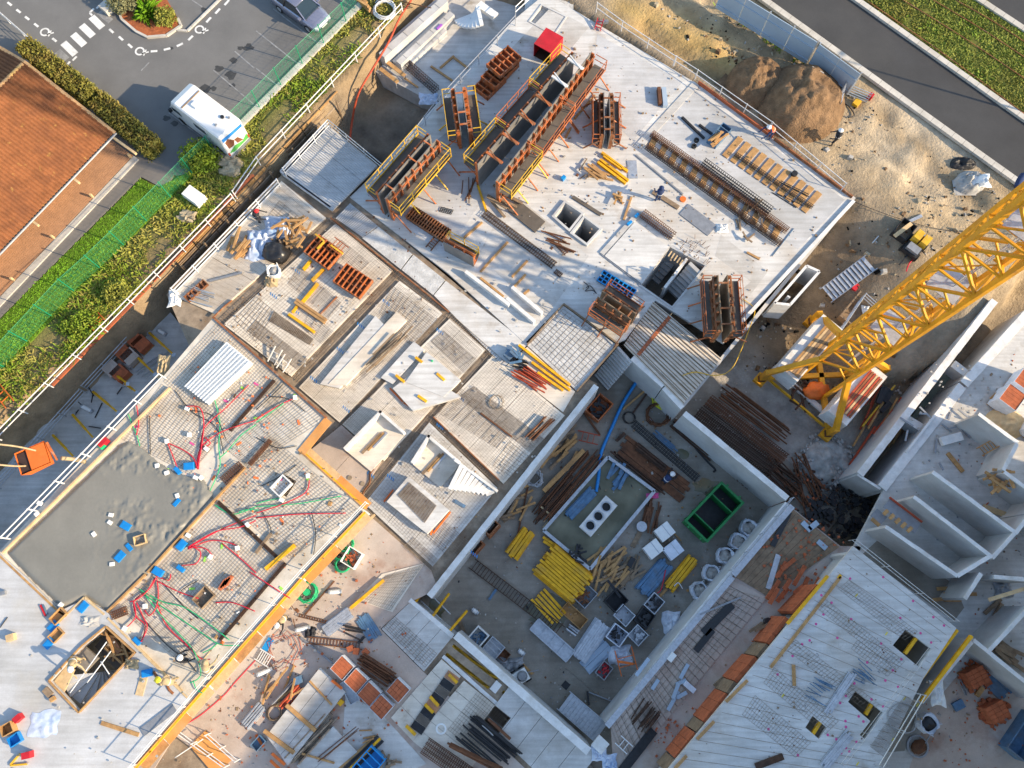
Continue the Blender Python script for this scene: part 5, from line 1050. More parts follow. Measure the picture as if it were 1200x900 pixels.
double((447,230),(508,160), 2.8, .45, 'tall wall formwork beside the ribbed metal deck'); double((537,102),(544,152), 2.2, .4, 'short wall formwork near the stair pit', 'yellow_steel', 'orange_steel', plat=.5)
double((711,108),(712,158), 1.7, .3, 'slim wall formwork standing alone on the slab', 'orange_steel', 'rust_orange', plat=.38); double((703,344),(743,371), 2.0, .4, 'squat wall formwork beside the blue grid', 'orange_steel', 'rust_orange', plat=.6, skin='timber_old')
double((847,322),(852,388), 2.2, .5, 'wall formwork at the slab edge above the crane', 'orange_steel', 'rust_orange', plat=.55, skin='timber_old'); flat_panel((481,250),(524,278), .95, .05, 'rusty ribbed formwork panel lying on the slab', 'rust_orange', 'rust_dark', 15, 3, .3); banche((519,284),(554,303), 1.3, 'orange formwork panel with a dark face lying behind the rusty one', 1, 'yellow_steel', 'orange_steel', plat=.4, props=False)
for k, (a, b, z, l) in enumerate([((563,112),(585,90),.0,'orange steel rack lowest in the stack by the short formwork'),((572,100),(600,72),.35,'orange steel rack in the middle of the stack by the short formwork'),((578,86),(603,64),.8,'orange steel rack on top of the stack by the short formwork')]): flat_panel(a, b, 1.3, z, l, 'orange_steel', 'rust_orange', 5, 2, .35)
rt = root('steel_box', 'bright red open steel box between the formwork and the sunken panel', 'steel box', W(642,62,0), GB+R(8)); MB().box((0,0,1.25), (1.5,1.35,.05)).build('lid', 'red_steel', rt); [MB().box((0,s*.66,0), (1.5,.05,1.25)).build('side', 'red_steel', rt) for s in (-1,1)]; MB().box((.72,0,0), (.05,1.3,1.25)).build('back', 'red_steel', rt); MB().box((0,0,0), (1.45,1.28,.05)).build('bottom', 'rust_dark', rt)
ladder((700,36),(704,22), .4, .02, .35, 'small red ladder frame lying behind the long formwork', 'red_steel', 3, name='red_trestle', cat='frame'); cuboid((705,27), (.2,.9,.2), 0, 'dark steel post lying beside the red ladder frame', 'steel_grey', 'post', 'steel_post', R(95))
# concrete cages and timbers
cage((763,158),(922,272), .08, .34, .35, 'long rusty rebar cage lying next to the wood sleepers', .14, 'rust'); cage((757,172),(915,287), .08, .36, .35, 'long dark rebar cage lying next to the slab joint', .14, 'rust_dark'); cage((822,192),(902,250), .1, .55, .4, 'black rebar cage lying between the two long ones', .16, 'black_steel')
for i in range(13):
    t = .03+i*.076; a = W(759,169); 
    p = (763+(922-763)*t, 158+(272-158)*t); q = (757+(915-757)*t, 172+(287-172)*t); plank(p, q, .0, 'short timber sleeper under the long rebar cages', 'timber', .4, .07, 'sleeper', 'sleepers under the long cages', 'sleeper')
for i in range(11):
    t = i/10; p = (858+(950-858)*t+10, 174+(238-174)*t-12); q = (858+(950-858)*t-9, 174+(238-174)*t+10); plank(p, q, .0, 'pale timber sleeper in the row beside the road side slab edge', 'timber', .42, .08, 'sleeper', 'row of loose sleepers', 'sleeper')
cage((861,181),(952,244), .10, .18, .2, 'thin black rebar cage across the row of loose sleepers', .15, 'black_steel', 2)
crate((842,161), (1.7,.75,.4), .0, 'blue steel rack filled with timber offcuts', 'blue_steel', 'steel_rack', 'rack', GB, .05, slats=5); pile((838,164), 7, .35, 1.1, .42, 'timber offcut lying on the blue steel rack', 'timber', .12, .06, 'offcut', 'offcuts on the blue rack', 'timber_offcut', GB, .3)
for a, b, l in [((799,138),(825,163),'dark steel beam lying beside the two tyres'),((819,147),(837,160),'blue black steel beam lying beside the blue rack')]: beam(a, b, .0, 'black_steel', .14, .14, l, 'beam', None, 'steel_beam')
for p, l in [((816,165),'worn tyre lying nearer the blue rack'),((813,172),'worn tyre lying nearer the rebar cages')]: one('tyre', MB().ring(W(*p, 0), .17, .08, .14, 14), 'rubber', l, 'tyre')
cuboid((772,115), (1.2,.22,.4), 0, 'rusty sheet pile standing on the slab step', 'rust', 'sheet stack', 'sheet_stack', R(92)); cuboid((778,116), (1.4,.3,.32), 0, 'blue grey sheet stack standing on the slab step', 'hoarding', 'sheet stack', 'sheet_stack', R(92))
YB = 'yellow formwork beam lying in the loose heap on the white slab'
for a, b in [((700,191),(733,216)),((703,188),(736,213)),((705,180),(735,202)),((707,184),(728,199))]: beam(a, b, .0, 'yellow_beam', .16, .2, YB, group='yellow beams on the white slab')
pile((699,203), 9, .5, 1.2, 0, 'short timber in the heap beside the yellow beams', 'timber', .13, .09, 'timber', 'timbers by the yellow beams', 'short_timber', R(-35), .5); pile((684,200), 4, .6, .8, 0, 'thin timber batten lying by the long formwork', 'timber_old', .07, .05, 'batten', 'battens by the long formwork', 'batten', R(40), .4)
cuboid((741,199), (1.3,.62,.05), 0, 'grey metal sheet lying beside the yellow beams', 'galvanised', 'metal sheet', 'metal_sheet', R(92)); cuboid((660,210), (.3,.22,.28), 0, 'small blue pump on the white slab', 'blue_box', 'pump', 'pump')
for a, b, l in [((663,162),(669,150),'short rust coloured timber by the long formwork'),((648,166),(663,151),'short raw timber by the long formwork'),((673,140),(697,112),'yellow timber lying at the foot of the long formwork'),((731,258),(740,231),'upright grey timber lying between the shafts and the raised slab'),((1100/4+600,225+71),(1160/4+600,225+79),'orange timber lying near the slab kerb')]: plank(a, b, 0, l, 'timber', .13, .09)
cuboid((617,254), (2.3,1.0,.12), 0, 'large brown formwork board beside the square shafts', 'plywood_dark', 'board', 'formwork_board', GA); 
beam((671,231),(704,252), .0, 'plywood_dark', .22, .1, 'dark narrow board lying beside the square shafts', 'board', None, 'narrow_board', False); cage((567,250),(650,312), .02, .5, .16, 'long flat rusty cage on the slab below the brown board', .16, 'rust_dark', 3)
bars((637,277),(673,292), 0, 6, .8, 'rusty steel offcut beside the square shafts', 'rust', .05, 'steel offcuts by the shafts', .5, 'steel_offcut'); cage((652,286),(664,298), 0, .25, .2, 'tiny rebar cage offcut below the square shafts', .12, 'rust', 2); cage((650,318),(658,324), 0, .25, .2, 'tiny rebar cage offcut near the white upstands', .1, 'rust_dark', 2)
for a, b, l in [((546,321),(597,360),'long white upstand beam next to the orange panel'),((600,339),(635,369),'white upstand beam nearer the shafts'),((594,352),(626,379),'white upstand beam nearer the beige decks')]: beam(a, b, .0, 'wall_top', .22, .45, l, 'upstand', None, 'upstand_beam', False)
for a, b, l in [((563,319),(595,284),'long raw timber lying across the slab by the white upstands'),((544,279),(565,261),'raw timber lying behind the orange panel'),((600,325),(618,306),'short raw timber beside the white upstands'),((601,338),(616,322),'second short raw timber beside the white upstands'),((563,326),(590,348),'raw timber lying along the long white upstand'),((614,345),(620,340),'tiny timber block by the white upstands')]: plank(a, b, .0, l, 'timber', .13, .12)
plank((560,218),(570,248), .0, 'yellow timber below the long formwork', 'yellow_beam', .14, .16); pile((590,238), 8, .7, 1.5, 0, 'brown timber lying below the long formwork', 'timber_old', .16, .1, 'timber', 'timbers below the long formwork', 'brown_timber', GA, .25); pile((548,222), 6, .5, 1.4, 0, 'rusty bar lying near the rusty formwork panel', 'rust', .06, .05, 'bar', 'bars near the rusty panel', 'rusty_bar', R(80), .25)
ladder((502,292),(512,280), .4, .05, .1, 'tiny rusty rack lying beside the orange panel', 'rust', 4, name='rack', cat='rack'); rebar_free([(zp(1,1,(868,70),(925,85),(915,105),(860,92)), 3, 10)], .03, 'black_steel', 'small dark grating lying on the white slab', .03)
flat_panel((703,323),(742,347), .85, .02, 'bright blue grid panel lying behind the squat formwork', 'blue_box', 'black_steel', 8, 3, .12); conduit([(684,330),(690,336),(686,341),(694,340),(699,344),(692,335),(687,337)], .02, 'black_steel', .02, 'tangled black wire on the slab beside the blue grid', name='wire', cat='wire')
cage((752,251),(789,279), .05, .5, .35, 'rebar cage with raw ends in front of the stair well', .13, 'rust'); cuboid((770,264), (2.6,.2,.3), .02, 'raw concrete strip under the rebar cage by the stair well', 'rough_concrete', 'kerb', 'concrete_strip', GA)
mb = MB()
for i in range(46): p = W(795+random.uniform(0,34), 284+random.uniform(-4,26)); mb.bar(p, p+Vector((random.gauss(.1,.08), random.gauss(.1,.08), .3)), .02)
o = mb.build('starter_bars', 'rust'); tag(o, 'cluster of rusty starter bars sprouting beside the stair well', 'rebar'); o['kind'] = 'stuff'
stairs((789,346),(817,314), 1.15, -1.9, .0, 8, 'concrete stair flight on the stone kerb side of the stair well'); stairs((764,328),(786,300), 1.1, -3.0, -1.8, 6, 'dark concrete stair flight deep in the stair well'); wall((779,337),(805,303), .0, -3, .16, 'thin wall between the two stair flights')
for i in range(5): p = (787+i*3.3, 295+i*2.5); plank(p, (p[0]-4, p[1]+6), -.1, 'timber batten bridging the stair well', 'timber_pale', .08, .1, 'batten', 'battens over the stair well', 'batten')
cuboid((818,258), (2.3,.95,.06), 0, 'dark grey formwork sheet lying on the white slab', 'steel_grey', 'sheet', 'formwork_sheet', GA); one('plug', MB().cyl(W(800,234), .2, .12, 12), 'orange_bright', 'orange round plug beside the grey formwork sheet', 'plug'); tarp((846,268), (.8,.6,.4), 0, 'small white sack beside the grey formwork sheet', 'white_plastic', 4, 'sack', 'sack')
pile((723,232), 6, .3, .7, 0, 'timber offcut in the small heap by the raised slab', 'timber', .12, .1, 'offcut', 'offcuts by the raised slab', 'timber_offcut'); plank((765,225),(795,244), 0, 'grey timber kerb in front of the grey formwork sheet', 'timber_old', .3, .1); person((770,236), 0, R(100), 'person in dark blue overalls standing on the white slab', 'cloth_blue', 'cloth_blue', 'cloth_blue', 'stand')
for a, b, l in [((749,153),(757,158),'blue cap strip at the slab joint'),((735,264),(740,260),'blue pipe cap at the raised slab corner'),((744,255),(748,251),'second blue pipe cap at the raised slab corner')][1:]: beam(a, b, .1, 'blue_box', .16, .16, l, 'pipe cap', None, 'pipe_stub', False)
bars((905,218),(940,240), 0, 5, 1.4, 'thin dark bar lying at the slab corner', 'black_steel', .03, 'bars at the slab corner', .4); plank((905,300),(930,268), .0, 'thin blue strip lying along the slab kerb', 'blue_steel', .05, .05, 'strip', name='strip'); pile((880,262), 10, 1.4, 1.0, 0, 'grey timber scrap around the end of the rebar cages', 'timber_old', .1, .06, 'scrap', 'scrap at the cage ends', 'scrap_timber')
for a, b, l in [((875,240),(888,236),'round tin beside the loose sleepers')]: one('tin', MB().cyl(W(930,205), .2, .25, 12), 'black_steel', l, 'tin')
conduit([(800,440),(815,436),(835,440),(850,438)], .1, 'yellow_steel', .03, 'yellow cord lying on the ribbed beige deck', name='cord', cat='cord'); conduit([(850,438),(862,425),(880,380),(884,362),(870,350)], .08, 'yellow_steel', .025, 'yellow cord hanging along the slab edge', name='cord', cat='cord')
stairs((704,449),(733,415), 1.3, -3.2, -.1, 12, 'concrete steps leading down into the pit beside the rough slab')
# ------------------------------------------------------------ equipment on the beige decks
for a, b, l, w in [((366,287),(394,307),'orange formwork frame with raised yellow rails on the beige deck',1.5),((399,321),(430,341),'orange formwork frame lying flat on the beige deck',1.45)]: flat_panel(a, b, w, .25, l, 'orange_steel', 'rust_orange' if 'flat' in l else 'rust_dark', 6, 3, .3)
for a, b, z, l in [((370,275),(380,283),.75,'yellow rail on top of the frame, nearer the trench'),((388,288),(402,298),.75,'yellow rail on top of the frame, nearer the strip'),((372,292),(380,284),.7,'yellow cross rail on top of the orange frame')]: beam(a, b, z, 'yellow_steel', .1, .12, l, 'rail', None, 'top_rail', False)
ladder((388,283),(404,295), .7, .7, .8, 'orange end ladder of the raised formwork frame', 'orange_steel', 4, name='end_frame', cat='frame')
for a, b, l in [((380,316),(366,330),'yellow beam sticking out under the raised orange frame'),((365,306),(356,317),'short yellow beam beside the raised orange frame'),((373,333),(354,356),'yellow beam leading to the brown double beam'),((339,369),(369,390),'yellow beam lying below the brown double beam')]: beam(a, b, .02, 'yellow_beam', .17, .2, l)
for k in (0, 1): beam((346+k*2,355-k*3),(381+k*2,379-k*3), .05+.0*k, 'timber', .16, .22, ['brown double beam, half with a nail plate','brown double beam, half nearer the rusty bar'][k]); 
plank((376,368),(395,348), 0, 'rusty bar lying beside the brown double beam', 'rust_orange', .08, .08, 'bar', name='bar'); beam((343,367),(350,358), 0, 'yellow_beam', .14, .18, 'short yellow block under the brown double beam')
rebar_free([(zp(1,1,(85,560),(270,690),(250,715),(65,605)), 12, 44)], .035, 'rebar_grey', 'fine dark grating sheet lying on the beige deck', .03)
tarp((326,268), (1.9,1.6,1.0), 0, 'crumpled blue and white tarpaulin beside the scrap wood', 'tarp_blue_white', 1); tarp((304,287), (1.7,2.0,.8), 0, 'crumpled pale blue tarpaulin on the deck edge', 'tarp_blue_white', 6); bag((323,321), .45, 0, 'white crumpled sack below the black sack', 'white_plastic', .6, seed=3); tarp((318,330), (.8,.7,.5), 0, 'small cream cloth lump at the deck trench', 'cloth_beige', 8, 'cloth', 'cloth')
one('black_sack', MB().lump(W(324,296), (.85,.75,.85), 16, 8, .2, seed=4), 'black_plastic', 'bulging black sack between tarpaulin and scrap wood', 'sack', None, True); pile((346,276), 34, 1.0, .9, 0, 'short scrap timber in the heap beside the black sack', 'timber', .13, .09, 'scrap wood', 'scrap wood beside the black sack', 'scrap_timber', None, 1, 9); pile((336,288), 16, .8, .8, 0, 'dark scrap timber in the heap beside the black sack', 'timber_old', .12, .08, 'scrap wood', 'dark scrap wood beside the black sack', 'scrap_timber', None, 1, 6)
pile((281,291), 16, .7, 1.0, 0, 'raw timber in the leaning heap at the deck edge', 'timber', .14, .1, 'timber', 'timbers at the deck edge', 'raw_timber', R(60), .4, 7); person((303,259), 0, R(0), 'person with red helmet behind the tarpaulins', 'cloth_dark', 'helmet_red', 'cloth_dark', 'crouch')
beam((246,330),(284,320), .0, 'steel_grey', .12, .12, 'dark steel profile lying on the beige deck', 'beam', None, 'steel_profile'); flat_panel((219,352),(242,331), .5, .0, 'narrow rusty panel by the triple white rail', 'rust_orange', 'rust', 6, 1, .15); tarp((205,350), (.8,1.1,.35), -.1, 'white sheet bundle at the corner of the white rails', 'white_plastic', 5)
bars((222,345),(250,352), 0, 14, 1.2, 'galvanised tube in the tangle beside the narrow rusty panel', 'galvanised', .03, 'tubes by the rusty panel', .5, 'steel_tube', 'tube'); conduit([(250,372,.1),(262,360,.1),(272,352,.1)], .0, 'rust_orange', .06, 'rusty pipe at the deck corner', name='pipe', cat='pipe')
for a, b, l in [((318,426),(327,408),'white trestle rail nearer the grating sheet'),((328,434),(338,418),'white trestle rail nearer the trench')]: ladder(a, b, .5, .05, .35, l, 'tube_white', 2, name='trestle', cat='trestle')
def block(quad, z0, z1, label, m='slab_beige', name='precast_slab'): return one(name, MB().prism(pw(quad, z1), z0, z1), m, label, 'precast slab')
block(zp(1,1,(660,560),(705,600),(420,905),(340,900)), .02, .3, 'long raised precast plank with a dark shade beside it', 'slab_beige'); block(zp(1,1,(560,580),(640,660),(390,920),(300,900)), .02, .26, 'long raised precast plank nearer the orange frames', 'slab_white'); block(zp(1,1,(800,750),(960,880),(880,960),(700,890)), .02, .35, 'wide raised precast plank with a green bottle', 'slab_white'); block(zp(1,1,(740,700),(790,740),(640,900),(585,870)), .02, .2, 'narrow precast plank with a small yellow stop', 'slab_white')
block(zp(2,1,(760,-70),(960,60),(735,125),(640,20)), .02, .30, 'raised precast plank with orange sticks along it', 'slab_white')
one('bottle', MB().cyl(W(507,425), .14, .45, 10, .05), 'green_conduit', 'green bottle standing on the wide precast plank', 'bottle'); 
for a, b, m, l in [((457,650/4+225-2),(441,382),'rust_orange','orange stick on the raised plank')]: plank((441,397),(443,382), .0, l, 'orange_steel', .1, .1, 'stick', name='stick')
pile((455,410), 8, .5, 2.6, .25, 'dark leaning timber across the long raised plank', 'timber_old', .08, .06, 'timber', 'leaning timbers on the raised plank', 'leaning_timber', R(47), .08)
for a, b, l in [((487,419),(495,425),'small yellow stop on the narrow plank'),((464,440),(474,448),'small yellow stop lower on the narrow plank'),((512,438),(521,446),'small yellow stop beside the green bottle'),((490,464),(500,471),'small yellow stop on the plank with orange sticks')]: beam(a, b, .3, 'yellow_beam', .16, .12, l, 'stop', None, 'yellow_stop', False)
for a, b, l in [((457,455),(472,471),'orange stick along the precast plank, first piece'),((473,472),(488,481),'orange stick along the precast plank, second piece'),((450,588),(461,574),'orange stick leaning at the grating block, trench side'),((505,627),(509,610),'orange stick at the grating block, standing end'),((505,618),(519,594),'orange stick at the grating block, middle'),((508,625),(528,600),'orange stick at the grating block, pit side')]: plank(a, b, .05, l, 'orange_bright', .09, .07, 'stick', name='stick')
def utub(out, h, label, z=0., t=.16, sides=(0,1), fl=True):
    p = pw(out, z+h); c = sum(p, Vector())/4; rt = root('concrete_tub', label, 'concrete unit', (c.x, c.y, z))
    MB().prism([(v.x-c.x, v.y-c.y) for v in p], 0, .14).build('base', 'slab_beige', rt)
    for i in sides: a, b = p[i]-c, p[(i+1) % 4]-c; s = (-(a+b)/2).normalized()*t/2; a, b = a+s, b+s; MB().bar(Vector((a.x,a.y,h/2+.07)), Vector((b.x,b.y,h/2+.07)), t, h-.14).build('side', 'wall_top', rt)
    for k in range(3): MB().box((-.25+k*.25, .1*k-.1, .14), (1.6-.2*k, .16, .07), GB).build('loose_board', ['timber_old','timber','galvanised'][k], rt)
    return rt
utub(zp(2,1,(408,300),(582,122),(697,222),(530,402)), .75, 'open sided precast concrete tub on the beige deck'); utub(zp(2,1,(725,365),(808,235),(960,365),(860,480)), .7, 'open sided precast concrete tub beside the stair unit')
rt = root('stair_unit', 'precast stair unit lying beside the second concrete tub', 'stair unit', W(548,566,0)); b0 = W(548,566,0)
for i in range(9): a = W(528+i*5.2,575-i*-.6,.1)-b0; b = W(542+i*4.6,547+i*3.6,.1)-b0; MB().bar(a+UPV*(.55-.05*i), b+UPV*(.55-.05*i), .24, .24).build('step', 'wall_top', rt)
MB().bar(W(533,540,.3)-b0+UPV*.1, W(583,577,.0)-b0+UPV*.3, .14, .7).build('string_wall', 'wall_top', rt)
block(zp(2,1,(612,552),(715,432),(905,590),(802,702)), .02, .55, 'thick precast block with a dark grating set in its top', 'slab_white', 'precast_block'); rebar_free([(zp(2,1,(665,520),(718,462),(845,570),(790,650)), 20, 32)], .57, 'rebar_grey', 'dark grating on top of the thick precast block', .022)
for a, b, l in [((554,587),(547,582),'dark blue stripe piece by the stair unit')]: ledge((533,587),(545,594), .2, .05, .02, 'blue_steel', 'dark blue strip lying beside the stair unit', 'strip', 'strip')
for i, (x, y) in enumerate([(410,560),(425,567),(410,571)]): one('floor_plug', MB().cyl(W(x, y, -.02), .14, .05, 8), 'trench_dark', ['small dark plug on the dusty corner deck','dark plug near the rusty pipe','dark plug at the orange plywood side'][i], 'plug')
conduit([(438,549),(434,555),(433,566),(427,575),(424,582)], .02, 'rust', .06, 'bent rusty pipe on the dusty corner deck', name='pipe', cat='pipe')
for i in range(16): # blue chalk numbers become short strokes of paint
    x, y = [(347,318),(320,347),(346,365),(398,411),(422,382),(367,445),(452,355),(515,389),(434,557),(457,560),(428,591),(539,467),(515,500),(405,480),(555,650),(505,617)][i]; mb = MB()
    for k in range(4): p = W(x+k*2.2-3, y+k*1.7-3, .0); mb.bar(p+Vector((0,-.09,.175)), p+Vector((.03,.09,.175)), .05, .004); 
    for v in range(len(mb.v)): mb.v[v] = (mb.v[v][0], mb.v[v][1], mb.v[v][2]-.165)
    one('chalk_mark', mb, 'blue_hose', 'blue chalk strokes sprayed on the beige decks', 'marking', 'chalk marks on the decks')
# coloured heap at the deck corner by the pit
for a, b, l in [((608,405),(668,452),'long yellow beam on the deck edge by the rough slab'),((623,425),(668,458),'yellow beam at the deck corner above the pit'),((630,437),(660,458),'short yellow beam at the deck corner above the pit')]: beam(a, b, .03, 'yellow_beam', .15, .2, l)
bars((603,432),(640,455), .03, 12, 1.0, 'red steel bar in the coloured heap by the rough slab', 'red_bar', .05, 'red bars in the coloured heap', .3); bars((600,424),(620,430), .03, 8, 1.0, 'black bar in the coloured heap by the rough slab', 'black_steel', .05, 'black bars in the coloured heap', .5); pile((606,420), 10, .5, .6, .03, 'blue grey scrap in the coloured heap', 'blue_steel', .12, .12, 'scrap', 'scrap in the coloured heap', 'scrap_piece'); cuboid((598,416), (.7,.5,.4), 0, 'dark blue crate beside the coloured heap', 'blue_steel', 'crate', 'dark_crate')
bars((615,512),(640,485), .03, 7, 1.2, 'rusty bar lying on the mesh deck beside the pit wall', 'rust', .05, 'rusty bars by the pit wall', .3); plank((563,484),(600,512), .05, 'rusty flat bar lying on the mesh covered deck', 'rust', .1, .06, 'bar', name='flat_bar'); coil((582,472), .45, .03, 2, 'grey wire curl on the mesh covered deck', 'rebar_grey', .02, tall=.08, name='wire_curl', cat='wire')
# ------------------------------------------------------------ left deck: edges, conduits, boxes
def edge(p, q, label, m='timber_pale', w=.10, h=.20, z=DK): return plank(p, q, z, label, m, w, h, 'board', name='edge_board')
edge((200,455),(5,648), 'long pale edge board on the lawn side of the wet concrete'); edge((288,548),(174,671), 'long timber edge board on the conduit side of the wet concrete', 'timber'); edge((172,673),(127,717), 'timber edge board at the wet concrete corner', 'timber'); edge((-2,648),(70,716), 'thin edge board between wet concrete and white floor', 'timber'); edge((70,716),(80,722), 'short edge board by the blue boxes', 'timber'); edge((78,722),(101,700), 'short edge board notched round the white floor'); edge((101,700),(124,720), 'short edge board closing the notch of the white floor'); edge((128,724),(222,818), 'timber edge board between white floor and conduits', 'timber_pale')
edge((250,372),(383,490), 'rusty edge board between the left deck and the beige decks', 'rust_orange', .12, .15); edge((385,492),(353,531), 'broad orange plywood edge of the deck notch', 'plywood_orange', .5, .06)
for a, b, l in [((353,531),(426,597),'orange plywood shutter below the deck notch'),((426,598),(352,676),'orange plywood shutter below the deck corner'),((351,677),(240,803),'orange plywood shutter below the conduit deck'),((239,804),(157,898),'orange plywood shutter below the white floor')]:
    p, q = W(*a, DK), W(*b, DK); d = (q-p).normalized(); nr = Vector((-d.y, d.x, 0)); nr = nr if nr.x > 0 else -nr
    if a == (353,531): nr = Vector((.65,.75,0))
    rt = root('edge_shutter', l, 'shutter', p); n = max(2, int((q-p).length/1.6))
    for i in range(n): s, e = (q-p)*(i/n+.004), (q-p)*((i+1)/n-.004); MB().bar(s+nr*.08+UPV*-.25, e+nr*.08+UPV*-.25, .04, .7+.02*(i % 3)).build('panel', 'plywood_orange', rt); MB().bar(s+nr*.32+UPV*-.55, e+nr*.32+UPV*-.55, .45, .04).build('walk_board', ['timber_pale','plywood_orange','timber'][i % 3], rt)
    MB().bar(nr*.14+UPV*-.02, (q-p)+nr*.14+UPV*-.02, .09, .12).build('waler', 'yellow_beam', rt)
    one('supporting_wall', MB().bar(p-nr*.25+UPV*-1.65, q-nr*.25+UPV*-1.65, .2, 2.86), 'wall_concrete', 'concrete wall carrying the deck behind the '+l, 'wall')
p, q = W(250,374,DK), W(-60,700,DK); d = (q-p).normalized(); one('supporting_wall', MB().bar(p+Vector((.6,-.5,-3.1)), q+Vector((.6,-.5,-3.1)), .2, 5.7), 'wall_concrete', 'tall basement wall below the lawn side of the left deck', 'wall')
p, q = W(200,346,-.05), W(250,372,-.05); one('retaining_wall', MB().bar(p+UPV*-1.7, q+UPV*-1.7, .2, 3.0), 'wall_concrete', 'concrete wall below the beige deck corner', 'wall'); p, q = W(203,345,-.05), W(332,210,-.05); one('retaining_wall', MB().bar(p+UPV*-1.7, q+UPV*-1.7, .2, 3.0), 'wall_concrete', 'concrete wall below the triple white rail', 'wall')
railing([(186,438),(0,630)], DK, 'white guardrail along the lawn side of the left deck', 1.0, 'tube_white', 1.8, (.5,1.0), .035); railing([(428,588),(352,668),(240,795)], DK, 'thin guardrail over the orange plywood shutters', 1.0, 'tube_white', 2.0, (.5,1.0), .022); railing([(238,797),(150,900)], DK, 'thin guardrail beside the smooth white floor', 1.0, 'tube_white', 2.0, (.5,1.0), .022)
WS = [(264,400),(294,425),(242,473),(215,452)]; rt = root('sheet_stack', 'stack of white corrugated sheets on the left deck', 'sheet stack', W(254,437,DK+.03)); b0 = W(254,437,DK+.03)
for k in range(4): z = DK+.03+.09*k; MB().prism([(v.x-b0.x+.02*k, v.y-b0.y) for v in pw(WS, DK+.45)], .09*k+.0, .09*k+.08).build('sheet', 'white_plastic', rt)
q = pxq([WS[0],WS[3],WS[2],WS[1]], DK+.45); mb = MB()
for i in range(9): t = (i+.5)/9; mb.bar(bil(q,.0,t)-b0, bil(q,1.,t)-b0, .05, .05)
mb.build('corrugation', 'white_plastic', rt, kind='stuff')
def zc(r, c, pts): return zp(r, c, *pts)
RED = [(2,0,[(870,105),(935,110),(955,180),(945,290),(925,400)]),(2,0,[(1165,5),(1060,110),(970,190),(945,250),(930,400)]),(2,0,[(1200,170),(1060,215),(980,260),(935,310),(920,395)]),(2,0,[(785,275),(815,350),(830,392)]),(2,0,[(785,275),(860,310),(905,345),(925,395)]),(2,0,[(640,100),(650,180),(640,240)]),(2,0,[(960,250),(985,280),(940,310),(925,390)]),
 (2,0,[(880,770),(1000,700),(1110,650),(1200,615)]),(2,0,[(880,765),(1010,692),(1120,672),(1200,640)]),(2,0,[(880,775),(980,735),(1060,740),(1115,760)]),(2,0,[(900,760),(940,790),(920,840),(850,850)]),(2,0,[(1040,745),(1130,820),(1200,885)]),(2,0,[(885,765),(960,770),(1000,810)]),
 (2,1,[(0,165),(90,110),(180,65)]),(2,1,[(0,605),(120,565),(230,510),(250,450)]),(2,1,[(0,628),(200,610),(420,605)]),(2,1,[(-30,880),(60,940),(160,1005)]),
 (3,0,[(735,0),(700,60),(630,115),(640,190),(680,230),(665,305)]),(3,0,[(735,10),(742,90),(730,150),(700,185),(678,160)]),(3,0,[(740,25),(840,75),(930,105)]),(3,0,[(1010,125),(1090,125),(1195,165)]),(3,0,[(735,125),(780,230),(870,320),(940,385),(985,390)]),(3,0,[(725,10),(690,70),(640,110),(610,120)]),(3,0,[(640,125),(670,190),(690,240),(660,310)]),(3,0,[(625,120),(635,190),(590,245)]),(3,0,[(735,0),(790,20),(800,-10)])]
for r_, c_, p_ in RED: conduit([(x, y, random.uniform(.0,.10)) for x, y in zc(r_, c_, p_)], DK+.07, 'red_conduit', .030, 'red flexible conduit snaking over the rebar of the left deck', 'red conduits on the left deck')
GRN = [(2,0,[(1005,70),(1030,180),(1025,290),(1030,390),(985,500)]),(2,0,[(1200,190),(1130,240),(1070,310),(1025,350)]),(2,0,[(1005,565),(1090,610),(1200,575)]),(2,0,[(600,140),(640,240),(655,290)]),(2,0,[(1120,600),(1150,590),(1210,590)]),(2,1,[(0,180),(60,140),(130,90)]),(2,1,[(0,575),(200,560),(400,525)]),(2,1,[(0,560),(60,545),(110,535)]),
 (3,0,[(650,60),(760,120),(870,150),(1000,240),(1075,300)]),(3,0,[(660,75),(800,170),(950,270),(1030,320),(1120,325)]),(3,0,[(680,90),(760,190),(900,340),(940,440),(930,480),(890,500)]),(3,0,[(950,360),(990,340),(1020,315)]),(3,0,[(905,490),(920,530),(950,550)])]
for r_, c_, p_ in GRN: conduit([(x, y, random.uniform(.0,.10)) for x, y in zc(r_, c_, p_)], DK+.07, 'green_conduit', .028, 'green flexible conduit laid over the rebar of the left deck', 'green conduits on the left deck')
BLK = [(2,0,[(860,120),(1000,150),(1060,260)]),(2,0,[(700,150),(705,330)]),(2,0,[(820,30),(900,130),(1010,200),(1050,330)]),(2,1,[(0,250),(100,300),(190,290)]),(2,1,[(260,600),(280,700),(270,800)]),(2,1,[(20,480),(100,440),(190,380)]),(2,1,[(0,120),(100,30),(140,-20)]),(2,1,[(60,60),(150,70),(230,130)]),(3,0,[(680,210),(780,320),(880,400),(920,450)]),(3,0,[(760,30),(860,140),(930,200)]),(3,0,[(930,20),(860,60),(840,90)]),(2,1,[(30,600),(70,680),(60,720)])]
for r_, c_, p_ in BLK: conduit([(x, y, random.uniform(.0,.06)) for x, y in zc(r_, c_, p_)], DK+.05, 'black_plastic', .022, 'black cable laid over the rebar of the left deck', 'black cables on the left deck', 'cable', 'cable')
